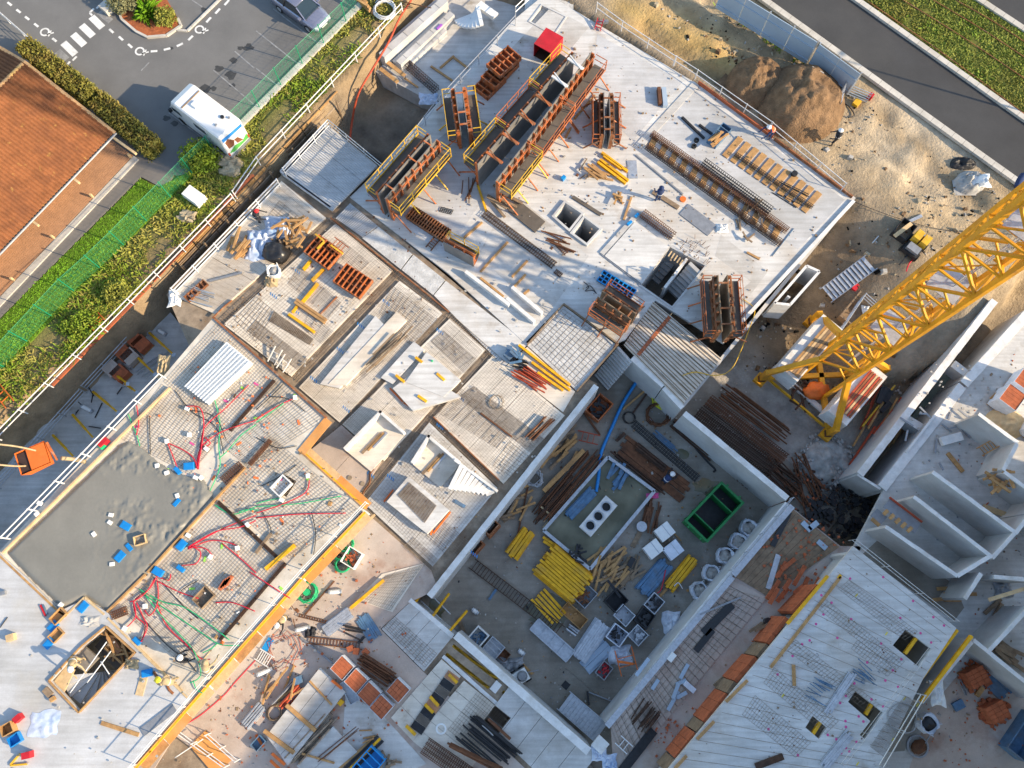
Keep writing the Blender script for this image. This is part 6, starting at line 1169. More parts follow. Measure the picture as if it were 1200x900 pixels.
for i, (r_, c_, x, y, a) in enumerate([(2,0,885,385,.1),(2,0,830,405,-.8),(2,0,828,555,.9),(2,0,590,665,-.5),(2,0,605,765,-.8),(2,0,563,808,.9),(2,0,850,755,.9),(2,0,845,865,-.6),(2,0,740,880,-.5),(3,0,390,145,.9),(3,0,250,235,.9),(3,0,230,315,.9),(3,0,640,305,-.7),(3,0,690,455,.2)]):
    big = i in (0,3,5,6,8,9,10,11,13); x0, y0 = c_*300+x/4, r_*225+y/4; rt = root('junction_box', ['bright blue cast-in box standing on the bare conduit deck','bright blue cast-in box sunk in the wet concrete','bright blue cast-in box on the smooth white floor'][0 if i in (0,1,6,7,8,12) else 1 if i in (2,3,4,5) else 2], 'cast-in box', W(x0, y0, DK+.2), a, ['blue boxes on the conduit deck','blue boxes in the wet concrete','blue boxes on the white floor'][0 if i in (0,1,6,7,8,12) else 1 if i in (2,3,4,5) else 2])
    d = (.55,.38,.24) if big else (.45,.22,.2); MB().box((0,0,-.18), d).build('case', 'blue_box', rt); MB().box((0,0,d[2]-.18), (d[0]*.86, d[1]*.8, .012)).build('cover', 'blue_hose', rt)
for r_, c_, x, y in [(2,0,740,385),(2,0,785,418),(2,0,785,270),(2,0,520,650),(2,0,525,615),(2,0,445,705),(2,0,530,845),(2,0,885,710),(2,0,835,525),(2,0,945,440),(2,0,920,440),(2,0,970,305),(2,0,190,560),(2,0,178,610),(3,0,683,142),(3,0,588,245),(3,0,290,135),(2,0,1163,660),(2,0,1115,770),(2,0,990,810),(2,0,890,240),(2,0,880,118),(2,1,245,432),(2,1,122,545),(2,1,185,65)]:
    cuboid((c_*300+x/4, r_*225+y/4), (.24,.2,.16), DK+.08, 'small white socket box set into the left deck', 'white_plastic', 'socket box', 'socket_box', random.random()*3, 'white socket boxes on the left deck')
crate((166,633), (.62,.5,.3), DK+.1, 'small timber box form standing in the wet concrete', 'timber_pale', 'box_form', 'box form', .3); crate((240,700), (.95,.75,.3), DK, 'dark lined box form on the conduit deck', 'timber_old', 'box_form', 'box form', GB); crate((331,570), (1.0,.75,.35), DK-.05, 'concrete rimmed opening box on the conduit deck', 'wall_top', 'floor_opening', 'opening', GB, .06)
for i in range(4): plank((258+i*2.6,691-i*1.7),(265+i*2.6,678-i*1.7+2), DK+.05, 'rust red brick strip stacked beside the dark box form', 'brick', .16, .22, 'brick strip', 'brick strips by the box form', 'brick_strip')
beam((346,639),(312,667), DK+.05, 'yellow_beam', .2, .2, 'bright yellow beam lying on the conduit deck'); plank((318,625),(300,648), DK+.05, 'brown timber lying on the conduit deck', 'timber_old', .15, .1)
for a, b, l in [((285,545),(262,565),'rusty stirrup cage beside the wet concrete corner')]: cage(a, b, DK+.02, .5, .25, l, .12, 'rust')
cage((293,545),(318,516), DK+.0, .2, .2, 'rusty cage in the joint of the conduit deck', .12, 'rust'); cage((150,715),(132,722), DK, .4, .2, 'rusty cage offcut at the stair well corner', .1, 'rust'); cage((270,505),(322,446), DK, .15, .12, 'thin rusty cage between two deck bays', .14, 'rust_dark'); cage((328,656),(256,588), DK+.02, .15, .12, 'thin dark cage across the conduit deck', .14, 'rust_dark'); cage((335,660),(258,750), DK, .15, .1, 'thin rusty cage along the deck shutters', .16, 'rust_dark')
cuboid((123,519), (.55,.35,.4), DK+.1, 'small red generator at the deck edge board', 'red_steel', 'generator', 'generator'); cuboid((121,523), (.3,.3,.3), DK+.1, 'green tool beside the red generator', 'green_conduit', 'tool', 'tool')
# hanging concrete skip
rt = root('concrete_skip', 'orange concrete skip hanging on tan slings above the basement', 'concrete skip', W(50,540,DK+.3), R(25)); MB().add([(-.7,-.55,.15),(.7,-.55,.35),(.7,.55,.35),(-.7,.55,.15),(-.85,-.65,.95),(.8,-.65,.95),(.8,.65,.95),(-.85,.65,.95)], [(0,3,2,1),(0,1,5,4),(1,2,6,5),(2,3,7,6),(3,0,4,7)]).build('hopper', 'orange_bright', rt); MB().box((.25,0,.9), (1.0,1.2,.05)).build('cover_plate', 'orange_bright', rt); MB().box((-.55,0,.55), (.55,1.15,.3)).build('opening', 'dark_gap', rt); MB().bar((.95,-.5,.5), (.95,.5,1.0), .08).build('handle', 'orange_steel', rt)  # solid dark block paints the shade inside the hopper mouth
for a, l in [((-30,518),'tan lifting sling tied to the far corner of the orange skip'),((-30,542),'tan lifting sling tied to the near corner of the orange skip')]: conduit([W(*a, DK+3.5), W(15,(a[1]+ (527 if a[1] < 530 else 550))/2, DK+2.2), W(42 if a[1] < 530 else 30, 528 if a[1] < 530 else 546, DK+1.25)], 0, 'cloth_beige', .05, l, name='sling', cat='sling', world=True)
conduit([(72,537,.8),(85,538,.3),(100,541,.2)], DK, 'cloth_beige', .12, 'tan hose end lying at the skip by the deck edge', name='hose', cat='hose')
# basement passage: props, bricks
for a, b in [((175,390),(204,416)),((154,412),(182,439)),((131,436),(150,450)),((109,459),(139,484)),((85,486),(111,515)),((62,510),(88,537)),((147,450),(161,460))]:
    p, q = W(*a, -2.9), W(*b, -1.6); rt = root('raking_prop', 'yellow raking prop between the basement floor and the deck wall', 'prop', p, 0, 'yellow raking props'); d = q-p; MB().tube([Vector(), d*.6], .085, 8).build('outer_tube', 'yellow_beam', rt); MB().tube([d*.55, d], .06, 8).build('inner_tube', 'yellow_beam', rt); MB().box((0,0,-.05), (.3,.3,.05)).build('foot_plate', 'galvanised', rt); MB().box(d, (.22,.22,.05)).build('head_plate', 'galvanised', rt)
for i, (x, y, m) in enumerate([(161,400,'brick'),(170,406,'brick'),(150,417,'brick'),(157,421,'dusty_floor'),(136,435,'dusty_floor'),(145,440,'brick')]): brickpack((x, y), -3.05, ['orange brick pallet beside the blue bin in the basement','low orange brick pallet nearer the wall in the basement','brick pallet by the dark bucket in the basement','pinkish brick pallet by the dark bucket','pinkish brick pallet beside the white lamp','orange brick pallet beside the white lamp'][i], GB, (.9,.9,.7), m, False)
crate((163,391), (.8,.6,.6), -3.05, 'blue bin behind the brick pallets in the basement', 'blue_steel', 'bin', 'bin'); one('bucket', MB().ring(W(141,412,-3.05), .42, .36, .5, 14), 'black_plastic', 'dark round bucket beside the brick pallets', 'bucket'); tarp((218,372), (.9,.8,.4), -3.05, 'small crumpled blue sheet on the basement floor', 'tarp_blue_white', 12)
def site_lamp(p, q, z, l): 
    c, L, a = frame2(p, q, z); rt = root('tube_lamp', l, 'lamp', c, a); MB().tube([(-L/2,0,.12),(L/2,0,.12)], .12, 10).build('tube', 'white_plastic', rt); [MB().tube([(s*L/2,0,.12),(s*(L/2+.1),0,.12)], .13, 10).build('cap', 'galvanised', rt) for s in (-1,1)]; [MB().box((s*L*.3,0,0), (.1,.3,.05)).build('foot', 'galvanised', rt) for s in (-1,1)]
site_lamp((187,388),(194,392), -3.05, 'white tube lamp near the blue sheet in the basement'); site_lamp((148,427),(155,431), -3.05, 'white tube lamp between brick pallets in the basement'); site_lamp((98,477),(108,482), -3.05, 'white tube lamp among the raking props')
tarp((192,430), (.7,1.4,.6), DK-.4, 'tan sacking bundle hanging on the deck rail', 'cloth_beige', 14, 'sacking', 'sacking'); bars((165,440),(200,415), -3.0, 6, .8, 'dark steel tube lying in the basement passage', 'galvanised', .035, 'tubes in the basement passage', .3, 'steel_tube', 'tube'); pile((110,470), 8, 1.8, .8, -3.0, 'dark scrap on the basement floor', 'black_steel', .06, .04, 'scrap', 'scrap on the basement floor', 'scrap_piece')
# winding stair well on the white floor
c0 = Z(3,0,480,440,DK); rt = root('winding_stair', 'winding concrete stair turning down inside the stair well', 'stairs', (c0.x, c0.y, .6)); pv = Z(3,0,440,455,DK)-c0
for i in range(9):
    t0, t1 = R(-175+i*19), R(-175+(i+1)*19.5); z = 1.9-.19*i+.3; P0 = [(pv.x, pv.y), (pv.x+1.75*math.cos(t0), pv.y+1.75*math.sin(t0)), (pv.x+1.75*math.cos(t1), pv.y+1.75*math.sin(t1))]; MB().prism(P0, z-.25, z).build('step', 'wall_concrete', rt)
o = slab('stair_landing', zp(3,0,(320,405),(395,330),(460,385),(400,450)), DK-.1, .2, 'pit_floor', 'grey fresh landing at the head of the winding stair', 'landing')
SW = pw(STAIR, DK); 
for i in range(6):
    a, b = SW[i], SW[(i+1) % 6]; one('shuttering_board', MB().bar(a+UPV*.08, b+UPV*.08, .07, .42), 'timber', 'timber shuttering board round the winding stair well', 'board', 'shuttering round the stair well')
pile((139,752), 18, .9, 1.5, DK-.9, 'timber strut in the form beside the winding stair', 'timber', .1, .12, 'strut', 'struts beside the winding stair', 'strut', GA, .9, 6); block2 = slab('form_floor', zp(3,0,(445,330),(505,262),(620,358),(545,440)), DK-1.0, .1, 'plywood_dark', 'dark plywood floor of the form beside the winding stair', 'form floor')
for a, b, l in [((125,752),(82,812),'white handrail tube across the winding stair well'),((130,763),(102,800),'white handrail tube along the winding stair'),((118,775),(128,790),'short white handrail tube by the landing')]: conduit([(*a,.6),(*b,.6)], DK, 'tube_white', .03, l, name='handrail', cat='handrail')
plank((128,745),(140,765), DK-.5, 'broad brown plank leaning inside the stair form', 'deck_wood', .35, .06); tarp((155,778), (.7,.5,.4), DK+.17, 'tan sack beside the stair form', 'cloth_beige', 16, 'sack', 'sack'); tarp((105,728), (1.0,.5,.2), DK+.17, 'grey torn sheet at the notch of the white floor', 'slab_shade', 17)
F3 = DK+.17
person((97,773), DK-.1, R(-60), 'person in cream jacket and white helmet holding the stair handrail', 'cloth_beige', 'helmet_white', 'cloth_beige', 'bend'); slab('stair_form', zp(3,0,(245,488),(318,410),(350,440),(300,545)), DK-.05, .08, 'timber_pale', 'pale plywood form at the foot of the winding stair well', 'form'); person((217,771), DK+.05, R(20), 'person with white helmet kneeling on the conduit deck', 'cloth_dark', 'helmet_white', 'cloth_dark', 'crouch'); person((208,797), DK+.05, R(160), 'person in cream clothes and yellow helmet bending at the deck edge board', 'cloth_beige', 'helmet_yellow', 'cloth_beige', 'bend')
person((249,783), DK, R(70), 'person in cream clothes working at the deck shutter', 'cloth_beige', 'cloth_beige', 'cloth_beige', 'bend')
conduit([(180,787),(187,797),(194,800),(198,808),(203,813)], F3, 'rust_orange', .07, 'wavy rusty hose lying on the white floor', name='hose', cat='hose')
plank((119,847),(163,861), F3, 'long timber plank lying on the white floor', 'timber', .2, .06); plank((169,793),(163,815), F3, 'pale wide board lying on the white floor by the stair well', 'timber_pale', .4, .04); plank((167,858),(205,829), F3, 'dark steel grating strip lying on the white floor', 'steel_grey', .45, .06, 'grating', name='grating_strip'); tarp((52,848), (1.5,1.2,.12), F3, 'flat blue white plastic sheet on the white floor', 'tarp_blue_white', 19)
for p, d, m, l, cat_ in [((24,841),(.4,.3,.35),'red_steel','red fuel can by the timber box on the white floor','fuel can'),((35,884),(.42,.32,.4),'red_steel','red fuel can near the yellow trestle on the white floor','fuel can'),((15,747),(.4,.35,.3),'timber_pale','pale timber block lying on the white floor','timber block'),((5,695),(.28,.2,.2),'steel_grey','small grey block at the edge of the white floor','block'),((57,811),(.3,.5,.15),'timber_old','brown tool pack beside the stair well','tool pack'),((63,819),(.25,.2,.2),'timber','little timber cube beside the stair well','timber block')]: cuboid(p, d, F3, l, m, cat_, cat_.replace(' ','_'), random.random())
crate((13,853), (.6,.55,.45), F3, 'raw timber box with dark inside on the white floor', 'timber', 'box_form', 'box form', .5); crate((20,866), (.6,.5,.3), F3, 'light blue plastic tub on the white floor', 'blue_hose', 'tub', 'tub', .6); crate((70,722), (.8,.5,.25), F3, 'timber box form at the corner of the wet concrete', 'timber', 'box_form', 'box form', GB); crate((67,744), (.7,.5,.2), F3, 'timber box form beside a blue box on the white floor', 'timber', 'box_form', 'box form', GB)
for a, b, l in [((13,896),(24,883),'yellow trestle leg on the white floor, standing'),((13,897),(33,895),'yellow trestle leg on the white floor, lying')]: beam(a, b, F3, 'yellow_steel', .08, .1, l, 'trestle', None, 'trestle_bar', False)
for k, (a, b, m) in enumerate([((48,709),(54,722),'red_steel'),((51,709),(56,720),'blue_steel')]): beam(a, b, F3, m, .08, .08, ['red handled tool lying by the blue boxes','blue handled tool lying by the blue boxes'][k], 'tool', None, 'tool', False)
bars((0,735),(10,723), F3, 2, .3, 'thin dark rod on the white floor', 'black_steel', .02, 'rods on the white floor', .3)
# ------------------------------------------------------------ pit
PZ = -3.2
def tank():
    q = zp(2,2,(148,686),(450,342),(668,502),(366,868)); p = pw(q, PZ+.35); c = sum(p, Vector())/4; rt = root('sump_basin', 'flooded rectangular basin with raised steel edges in the pit floor', 'basin', (c.x, c.y, PZ))
    for i in range(4):
        a, b = p[i]-c, p[(i+1) % 4]-c; MB().bar(Vector((a.x,a.y,.15)), Vector((b.x,b.y,.15)), .10, .36).build('edge_plate', 'galvanised', rt); MB().bar(Vector((a.x,a.y,.35)), Vector((b.x,b.y,.35)), .2, .05).build('edge_flange', 'galvanised', rt)
    struct('basin_water', MB().prism([(v.x, v.y) for v in p], PZ+.012, PZ+.05), 'pond_water')
    q2 = pw(zp(2,2,(315,668),(440,522),(495,570),(370,716)), PZ+.45); d0 = (q2[1]-q2[0]); holes = []
    for t in (.2,.5,.8): m = (q2[0].lerp(q2[1], t)+q2[3].lerp(q2[2], t))/2; holes.append([(m.x+.27*math.cos(k*.3927), m.y+.27*math.sin(k*.3927)) for k in range(16)])
    cc = sum(q2, Vector())/4; rt = root('three_hole_cover', 'pale concrete cover with three round black holes in the basin', 'cover', (cc.x, cc.y, PZ+.05))
    MB().prism([(v.x-cc.x, v.y-cc.y) for v in q2], 0, .4, [[(x-cc.x, y-cc.y) for x, y in h] for h in holes]).build('slab', 'wall_top', rt)
    for h in holes: mx = sum(x for x, y in h)/16-cc.x; my = sum(y for x, y in h)/16-cc.y; MB().cyl((mx,my,.02), .26, .04, 16).build('hole_bottom', 'black_plastic', rt); MB().ring((mx,my,.4), .34, .275, .03, 18).build('hole_rim', 'galvanised', rt)
tank()
bundle((666,605),(695,575), PZ+.06, 4, 2, 'blue grey steel section lying in the flooded basin', 'blue_steel', 'sections in the basin', 'steel_section', 'section', .16, .1); pile((723,557), 8, .5, 1.1, PZ+.06, 'blue grey grating piece dumped in the basin corner', 'blue_steel', .2, .06, 'grating', 'gratings in the basin corner', 'grating_piece', GB, .3); pile((677,652), 16, .6, .4, PZ+.06, 'dark scrap in the basin corner', 'black_steel', .12, .12, 'scrap', 'scrap in the basin corner', 'scrap_piece'); plank((634,594),(648,606), PZ+.1, 'pale slat lying at the basin corner', 'timber_pale', .1, .1)
tarp((764,581), (.9,.35,.3), PZ, 'pink strip of cloth hanging on the basin edge', 'print_pink', 2, 'cloth_strip', 'cloth')
conduit([(x, y, .0 if y > 460 else .1) for x, y in zp(2,2,(590,-20),(520,90),(470,200),(430,290),(415,340),(405,440),(395,505))], PZ+.12, 'blue_hose', .11, 'thick bright blue hose leading into the basin', name='hose', cat='hose')
crate((701,480), (1.5,1.1,.75), PZ, 'orange steel crate full of dark scrap', 'orange_steel', 'steel_crate', 'crate', GB, .06, fill='black_steel'); ladder((676,510),(702,516), .6, PZ+.05, PZ+.3, 'dark red steel frame lying below the orange crate', 'red_bar', 3, name='site_trestle', cat='frame'); plank((683,482),(703,510), PZ+.1, 'rusty bar leaning at the orange crate', 'rust', .12, .1, 'bar', name='bar')
for a, b, l in [((730,480),(758,456),'timber lying beside the blue hose'),((741,485),(761,457),'dark pipe lying beside the blue hose')]: plank(a, b, PZ, l, 'timber' if 'timber' in l else 'rust_dark', .12, .1)
coil((777,467), .75, PZ, 6, 'yellow green cable heap under the ribbed deck', 'vest_yellow', .03, name='cable_heap', cat='cable', tall=.4); coil((770,487), .8, PZ, 9, 'heap of coiled rusty wire near the pit corner', 'rust', .03, name='wire_heap', cat='wire', tall=.5, wob=.4); coil((737,490), .4, PZ, 4, 'tangle of dark cable on the pit floor', 'black_plastic', .02, name='cable_heap', cat='cable', tall=.2)
pile((652,520), 26, 1.1, 1.5, PZ, 'grey plank in the scrap heap below the pit wall', 'timber_old', .17, .06, 'plank', 'grey planks below the pit wall', 'scrap_plank', R(40), .35, 6); pile((655,532), 14, 1.0, 1.4, PZ+.2, 'orange brown plank in the scrap heap below the pit wall', 'timber', .14, .06, 'plank', 'brown planks below the pit wall', 'scrap_plank', R(50), .4, 5)
plank((637,576),(684,528), PZ+.15, 'long squared timber on top of the rusty bars', 'timber', .28, .2); bars((632,610),(700,530), PZ, 22, 1.3, 'long rusty bar in the bundle beside the basin', 'rust', .05, 'rusty bars beside the basin', .1); bars((622,612),(668,556), PZ, 8, .8, 'long dark bar in the bundle beside the basin', 'rust_dark', .05, 'dark bars beside the basin', .15)
for i in range(3): p_, q_ = [((638,622),(712,536)),((641,624),(714,540)),((645,616),(708,544))][i]; plank((p_[0]-3*i-2,p_[1]-4),(q_[0]-3*i-4,q_[1]-4), PZ+.02, ['pale batten along the basin edge, innermost','pale batten along the basin edge, middle','pale batten along the basin edge, outer'][i], 'timber_pale', .06, .05, 'batten', name='batten')
coil((626,561), .6, PZ, 9, 'heap of grey wire beside the pit wall', 'galvanised', .03, name='wire_heap', cat='wire', tall=.5, wob=.6); pile((605,588), 18, 1.0, 1.3, PZ, 'pale timber in the heap at the foot of the pit wall', 'timber', .13, .08, 'timber', 'timbers at the foot of the pit wall', 'scrap_timber', R(40), .4, 6); pile((590,595), 16, .8, 1.2, PZ, 'brown timber in the heap by the orange column forms', 'timber_old', .14, .08, 'timber', 'timbers by the column forms', 'scrap_timber', R(35), .5, 6)
plank((607,625),(619,569), PZ, 'rusty pipe lying between timber heap and yellow beams', 'rust', .1, .1, 'pipe', name='pipe')
bars((711,525),(785,586), PZ, 3, .3, 'long rusty flat bar along the basin end', 'rust_dark', .06, 'flat bars along the basin end', .05); bundle((729,520),(802,578), PZ, 5, 1, 'rusty steel plank in the row behind the basin', 'rust', 'rusty planks behind the basin', 'steel_plank', 'steel plank', .26, .1, jit=.06); bundle((746,523),(780,550), PZ+.12, 3, 2, 'thick rusty steel tube on the rusty planks', 'rust_dark', 'tubes on the rusty planks', 'steel_tube', 'tube', .16, .16, True)
cage((742,497),(817,562), PZ, .42, .35, 'long black rebar cage on the pit floor', .17, 'black_steel', 3, .035); bundle((768,508),(791,528), PZ, 4, 1, 'blue rod beside the black rebar cage', 'blue_steel', 'blue rods', 'rod', 'rod', .1, .08, jit=.15); plank((722,517),(732,508), PZ+.1, 'short rusty channel at the end of the rusty planks', 'rust_dark', .2, .15, 'channel', name='channel')
plank((790,493),(812,510), PZ, 'dark rusty beam below the pit corner', 'rust_dark', .25, .2, 'beam', name='beam'); bars((786,500),(838,540), PZ, 5, .9, 'dark bent bar near the pit corner', 'rust_dark', .06, 'bars near the pit corner', .25); conduit([(815,525),(828,540),(838,550),(836,553)], PZ+.05, 'black_steel', .06, 'hooked black bar below the pit wall', name='hook_bar', cat='bar'); plank((820,522),(842,535), PZ, 'rusty plate lying below the pit wall', 'rust', .2, .08, 'plate', name='plate'); bars((868,568),(874,560), PZ, 26, 1.0, 'short rusty bar in the square bundle on the pit floor', 'rust', .03, 'short bars in the square bundle', .05)
one('puddle', MB().prism([(W(800+8*math.cos(k*.5), 532+6*math.sin(k*.5)*(1+.2*math.sin(k)), PZ).x, W(800+8*math.cos(k*.5), 532+6*math.sin(k*.5)*(1+.2*math.sin(k)), PZ).y) for k in range(12)], PZ+.003, PZ+.006), 'pond_water', 'small puddle beside the blue rods', 'puddle')
for i, (x, y, rx, ry) in enumerate([(828,570,16,9),(645,715,30,20),(510,715,10,14),(770,830,12,10)]): struct('puddle', MB().prism([tuple(W(x+rx*math.cos(k*.4)*(1+.25*math.sin(k*2.3+i)), y+ry*math.sin(k*.4)*(1+.2*math.cos(k*1.7)), PZ)[:2]) for k in range(16)], PZ+.002, PZ+.005), 'pond_water')
person((777,565), PZ, R(40), 'person in dark clothes and white helmet by the rusty steel planks', 'cloth_blue', 'helmet_white', 'cloth_dark', 'bend')
def skip():
    p = pw(zp(2,2,(810,645),(980,465),(1085,552),(920,735)), PZ+1.25); c = sum(p, Vector())/4; a = angle(p[0], p[1]); L = (p[1]-p[0]).length; w = (p[3]-p[0]).length; rt = root('green_skip', 'large green open steel skip with three bays', 'skip', (c.x, c.y, PZ), a); t = .06; h = 1.25
    MB().box((0,0,.1), (L, w, .05)).build('bottom', 'skip_green', rt)
    for s in (-1, 1):
        MB().box((0, s*(w/2-t/2), .1), (L, t, h-.1)).build('side', 'skip_green', rt); MB().box((s*(L/2-t/2), 0, .1), (t, w-2*t, h-.1)).build('end', 'skip_green', rt)
        MB().box((0, s*(w/2-.02), h-.08), (L+.1, .14, .1)).build('rim', 'skip_green', rt); MB().box((s*(L/2-.02), 0, h-.075), (.14, w-.1, .09)).build('rim', 'skip_green', rt); MB().box((0, s*(w/2-.3), 0), (L*.9, .12, .1)).build('runner', 'skip_green', rt)
        for k in range(5): MB().box((-L/2+.3+k*(L-.6)/4, s*(w/2+.03), .15), (.08,.06,h-.2)).build('stiffener', 'skip_green', rt)
        for e in (-.28, .28): MB().box((s*(L/2+.1), e*w, h-.25), (.18,.12,.22)).build('lug', 'skip_green', rt)
    for x in (-.27, .22): MB().box((x*L, 0, .15), (t, w-.2, h-.2)).build('divider', 'skip_green', rt)
    MB().box((0,0,.151), (L*.97, w*.94, .01)).build('dark_sheet', 'black_steel', rt)  # added black sheet makes the inside of the skip look dark
skip()
for i, (x, y) in enumerate([(874,620),(862,636),(847,652),(831,672),(817,692)]): bag((x, y), .56, PZ, ['white bulk bag full of gravel, closest to the green skip','white bulk bag full of gravel, second from the green skip','white bulk bag full of gravel in the middle of the row','white bulk bag full of gravel, second from the yellow bundle','white bulk bag with sunken grey fill beside the yellow bundle'][i], seed=i+1)
tarp((787,730), (1.1,1.3,.8), PZ, 'empty crumpled bulk bag lying alone on the pit floor', 'bag_white', 22, 'empty_bag', 'bag')
pile((762,606), 14, .5, 1.5, PZ, 'rusty slat in the stack beside the basin', 'rust', .1, .05, 'slat', 'rusty slats beside the basin', 'slat', R(75), .12, 5); one('manhole_cover', MB().cyl(W(752,617,PZ+.25), .32, .04, 20), 'galvanised', 'round pale lid lying on the rusty slats', 'lid'); plank((741,641),(750,624), PZ, 'dark ladder plank below the rusty slats', 'timber_old', .3, .06)
for (x, y), l in [((777,624),'white wrapped block pack beside the yellow timber'),((764,644),'white wrapped block pack nearest the basin'),((787,645),'glassy wrapped block pack with green mark')]:
    rt = root('block_pack', l, 'wrapped pack', W(x, y, PZ), GB+R(-12)); MB().box((0,0,.12), (1.0,.85,.55)).build('pack', 'white_plastic' if 'glassy' not in l else 'bag_white', rt); [MB().box((0,s*.32,0), (1.0,.12,.12)).build('skid', 'timber', rt) for s in (-1,0,1)]; MB().box((.1,0,.671), (.05,.86,.01)).build('strap', 'galvanised', rt)
plank((783,618),(798,634), PZ, 'thin timber beside the wrapped block packs', 'timber', .08, .08); pile((712,665), 34, 1.1, 1.3, PZ, 'timber offcut in the heap below the basin', 'timber', .14, .05, 'offcut', 'timber offcuts below the basin', 'timber_offcut', R(50), .6, 7); pile((731,668), 22, .9, 1.2, PZ, 'dark timber offcut in the heap below the basin', 'timber_old', .13, .05, 'offcut', 'dark offcuts below the basin', 'timber_offcut', R(45), .6, 6); cuboid((739,659), (.6,.3,.35), PZ+.2, 'black box on the timber offcuts', 'black_plastic', 'box', 'black_box', R(60))
# yellow beams, each its own thing
def ybeams(p, q, z, n, rows, label, group, sp=1.15): bundle(p, q, z, n, rows, label, 'yellow_beam', group, 'formwork_beam', 'beam', .16, .2, jit=.05, sp=sp)
ybeams((599,652),(620,622), PZ, 5, 2, 'yellow formwork beam in the small stack below the pit wall', 'yellow beams below the pit wall'); ybeams((638,654),(682,692), PZ, 12, 3, 'yellow formwork beam in the big stack below the basin', 'yellow beams below the basin'); ybeams((637,632),(690,668), PZ, 2, 1, 'yellow formwork beam lying along the basin edge', 'yellow beams along the basin edge'); ybeams((630,697),(656,725), PZ, 5, 1, 'yellow formwork beam in the loose stack above the pale trough', 'yellow beams above the pale trough', 1.4); ybeams((783,690),(811,655), PZ, 4, 2, 'yellow formwork beam in the strapped bundle beside the bulk bags', 'yellow beams beside the bulk bags'); bundle((752,694),(781,660), PZ, 7, 2, 'blue grey steel profile in the bundle beside the yellow beams', 'blue_steel', 'blue grey profiles', 'steel_profile', 'profile', .14, .12, jit=.06)
conduit([(790,687),(795,683),(800,690)], PZ+.43, 'tube_white', .03, 'pale strap over the yellow bundle', name='strap', cat='strap'); conduit([(770,695),(775,690),(780,668)], PZ+.3, 'red_conduit', .03, 'red rod lying on the blue grey profiles', name='rod', cat='rod'); plank((772,700),(781,690), PZ, 'timber bearer under the yellow bundle', 'timber', .15, .12)
# goods stacked in the lower pit
C_ = [((721,704),(1.1,1.0,.7),'black_steel','black mesh crate beside the dark timber',None),((685,698),(1.2,1.0,.5),'steel_grey','grey tray of mixed scrap beside the yellow stack','rust'),((730,721),(.9,1.0,.7),'galvanised','open galvanised frame crate between the black crates',None),((754,724),(1.0,.9,.6),'black_plastic','black crate heaped with dark bags','black_plastic'),((765,707),(1.0,.85,.6),'galvanised','pale tray with dark lining beside the red rod','black_steel'),((722,744),(1.0,1.0,.7),'bag_white','white lined crate below the frame crate','black_steel'),((746,744),(.9,.9,.6),'galvanised','galvanised crate full of prop heads','galvanised'),((707,785),(.9,.7,.5),'steel_grey','crate of mixed red and white tins','red_steel')]
for p, d, m, l, f in C_: crate(p, d, PZ, l, m, 'goods_crate', 'crate', GB+random.uniform(-.1,.1), .05, fill=f)
crate((672,721), (1.6,.75,.5), PZ, 'open timber box beside the loose yellow beams', 'timber', 'timber_box', 'box', GA); plank((712,680),(727,700), PZ+.5, 'dark steel bar across the black mesh crate', 'black_steel', .15, .1, 'bar', name='bar'); bundle((706,730),(678,772), PZ, 8, 3, 'galvanised scaffold tube in the stack beside the pale trough', 'galvanised', 'scaffold tubes', 'scaffold_tube', 'tube', .13, .11, jit=.02); bundle((713,756),(685,783), PZ, 3, 2, 'galvanised scaffold board beside the scaffold tubes', 'hoarding', 'scaffold boards', 'scaffold_board', 'board', .3, .07, jit=.03)
c_, L_, a_ = frame2((626,731),(668,769), PZ); rt = root('trough', 'long pale steel trough lying on the pit floor', 'trough', c_, a_); MB().box((0,0,0), (L_,.8,.3)).build('body', 'galvanised', rt); [MB().box((0,s*.4,.0), (L_,.06,.5)).build('flange', 'galvanised', rt) for s in (-1,1)]; [MB().box((-L_/2+L_*k/4,0,.3), (.06,.76,.08)).build('crossbar', 'galvanised', rt) for k in range(5)]
ladder((730,760),(738,790), 1.0, PZ+.9, PZ+.9, 'bright orange steel frame standing over a pale sack', 'orange_bright', 2, name='lifting_frame', cat='frame'); plank((724,775),(742,778), PZ+.95, 'bright orange crossbar of the lifting frame', 'orange_bright', .14, .12, 'bar', name='bar'); tarp((726,768), (1.3,1.1,.8), PZ, 'pale sack under the orange lifting frame', 'bag_white', 25, 'sack', 'sack')
plank((738,806),(766,766), PZ, 'long timber lying beside the strip wall', 'timber', .2, .15); ladder((553,660),(658,740), .65, PZ+.05, PZ+.15, 'long rusty ladder shaped cage across the pit floor', 'rust_dark', 30, name='ladder_cage', cat='cage'); bars((664,735),(676,744), PZ, 6, .5, 'pale prop in the short bundle by the timber box', 'galvanised', .06, 'short props by the timber box', .1, 'prop', 'prop')
ladder((660,820),(706,860), 1.2, PZ+.3, PZ+1.0, 'galvanised steel stair leaning on the pit corner', 'galvanised', 11, True, 'steel_stair', 'stairs'); plank((688,810),(690,826), PZ+.05, 'black prop leg standing by the steel stair', 'black_steel', .08, .3, 'prop', name='prop'); plank((690,811),(718,822), PZ+.05, 'thin prop lying by the steel stair', 'steel_grey', .07, .07, 'prop', name='prop')
cuboid((663,803), (.4,.4,.02), PZ, 'small black drain cover in the pit floor', 'black_steel', 'drain cover', 'drain_cover'); conduit([(663,783),(680,797),(700,815)], PZ, 'pit_floor', .03, 'grey cable on the pit floor', name='cable', cat='cable')
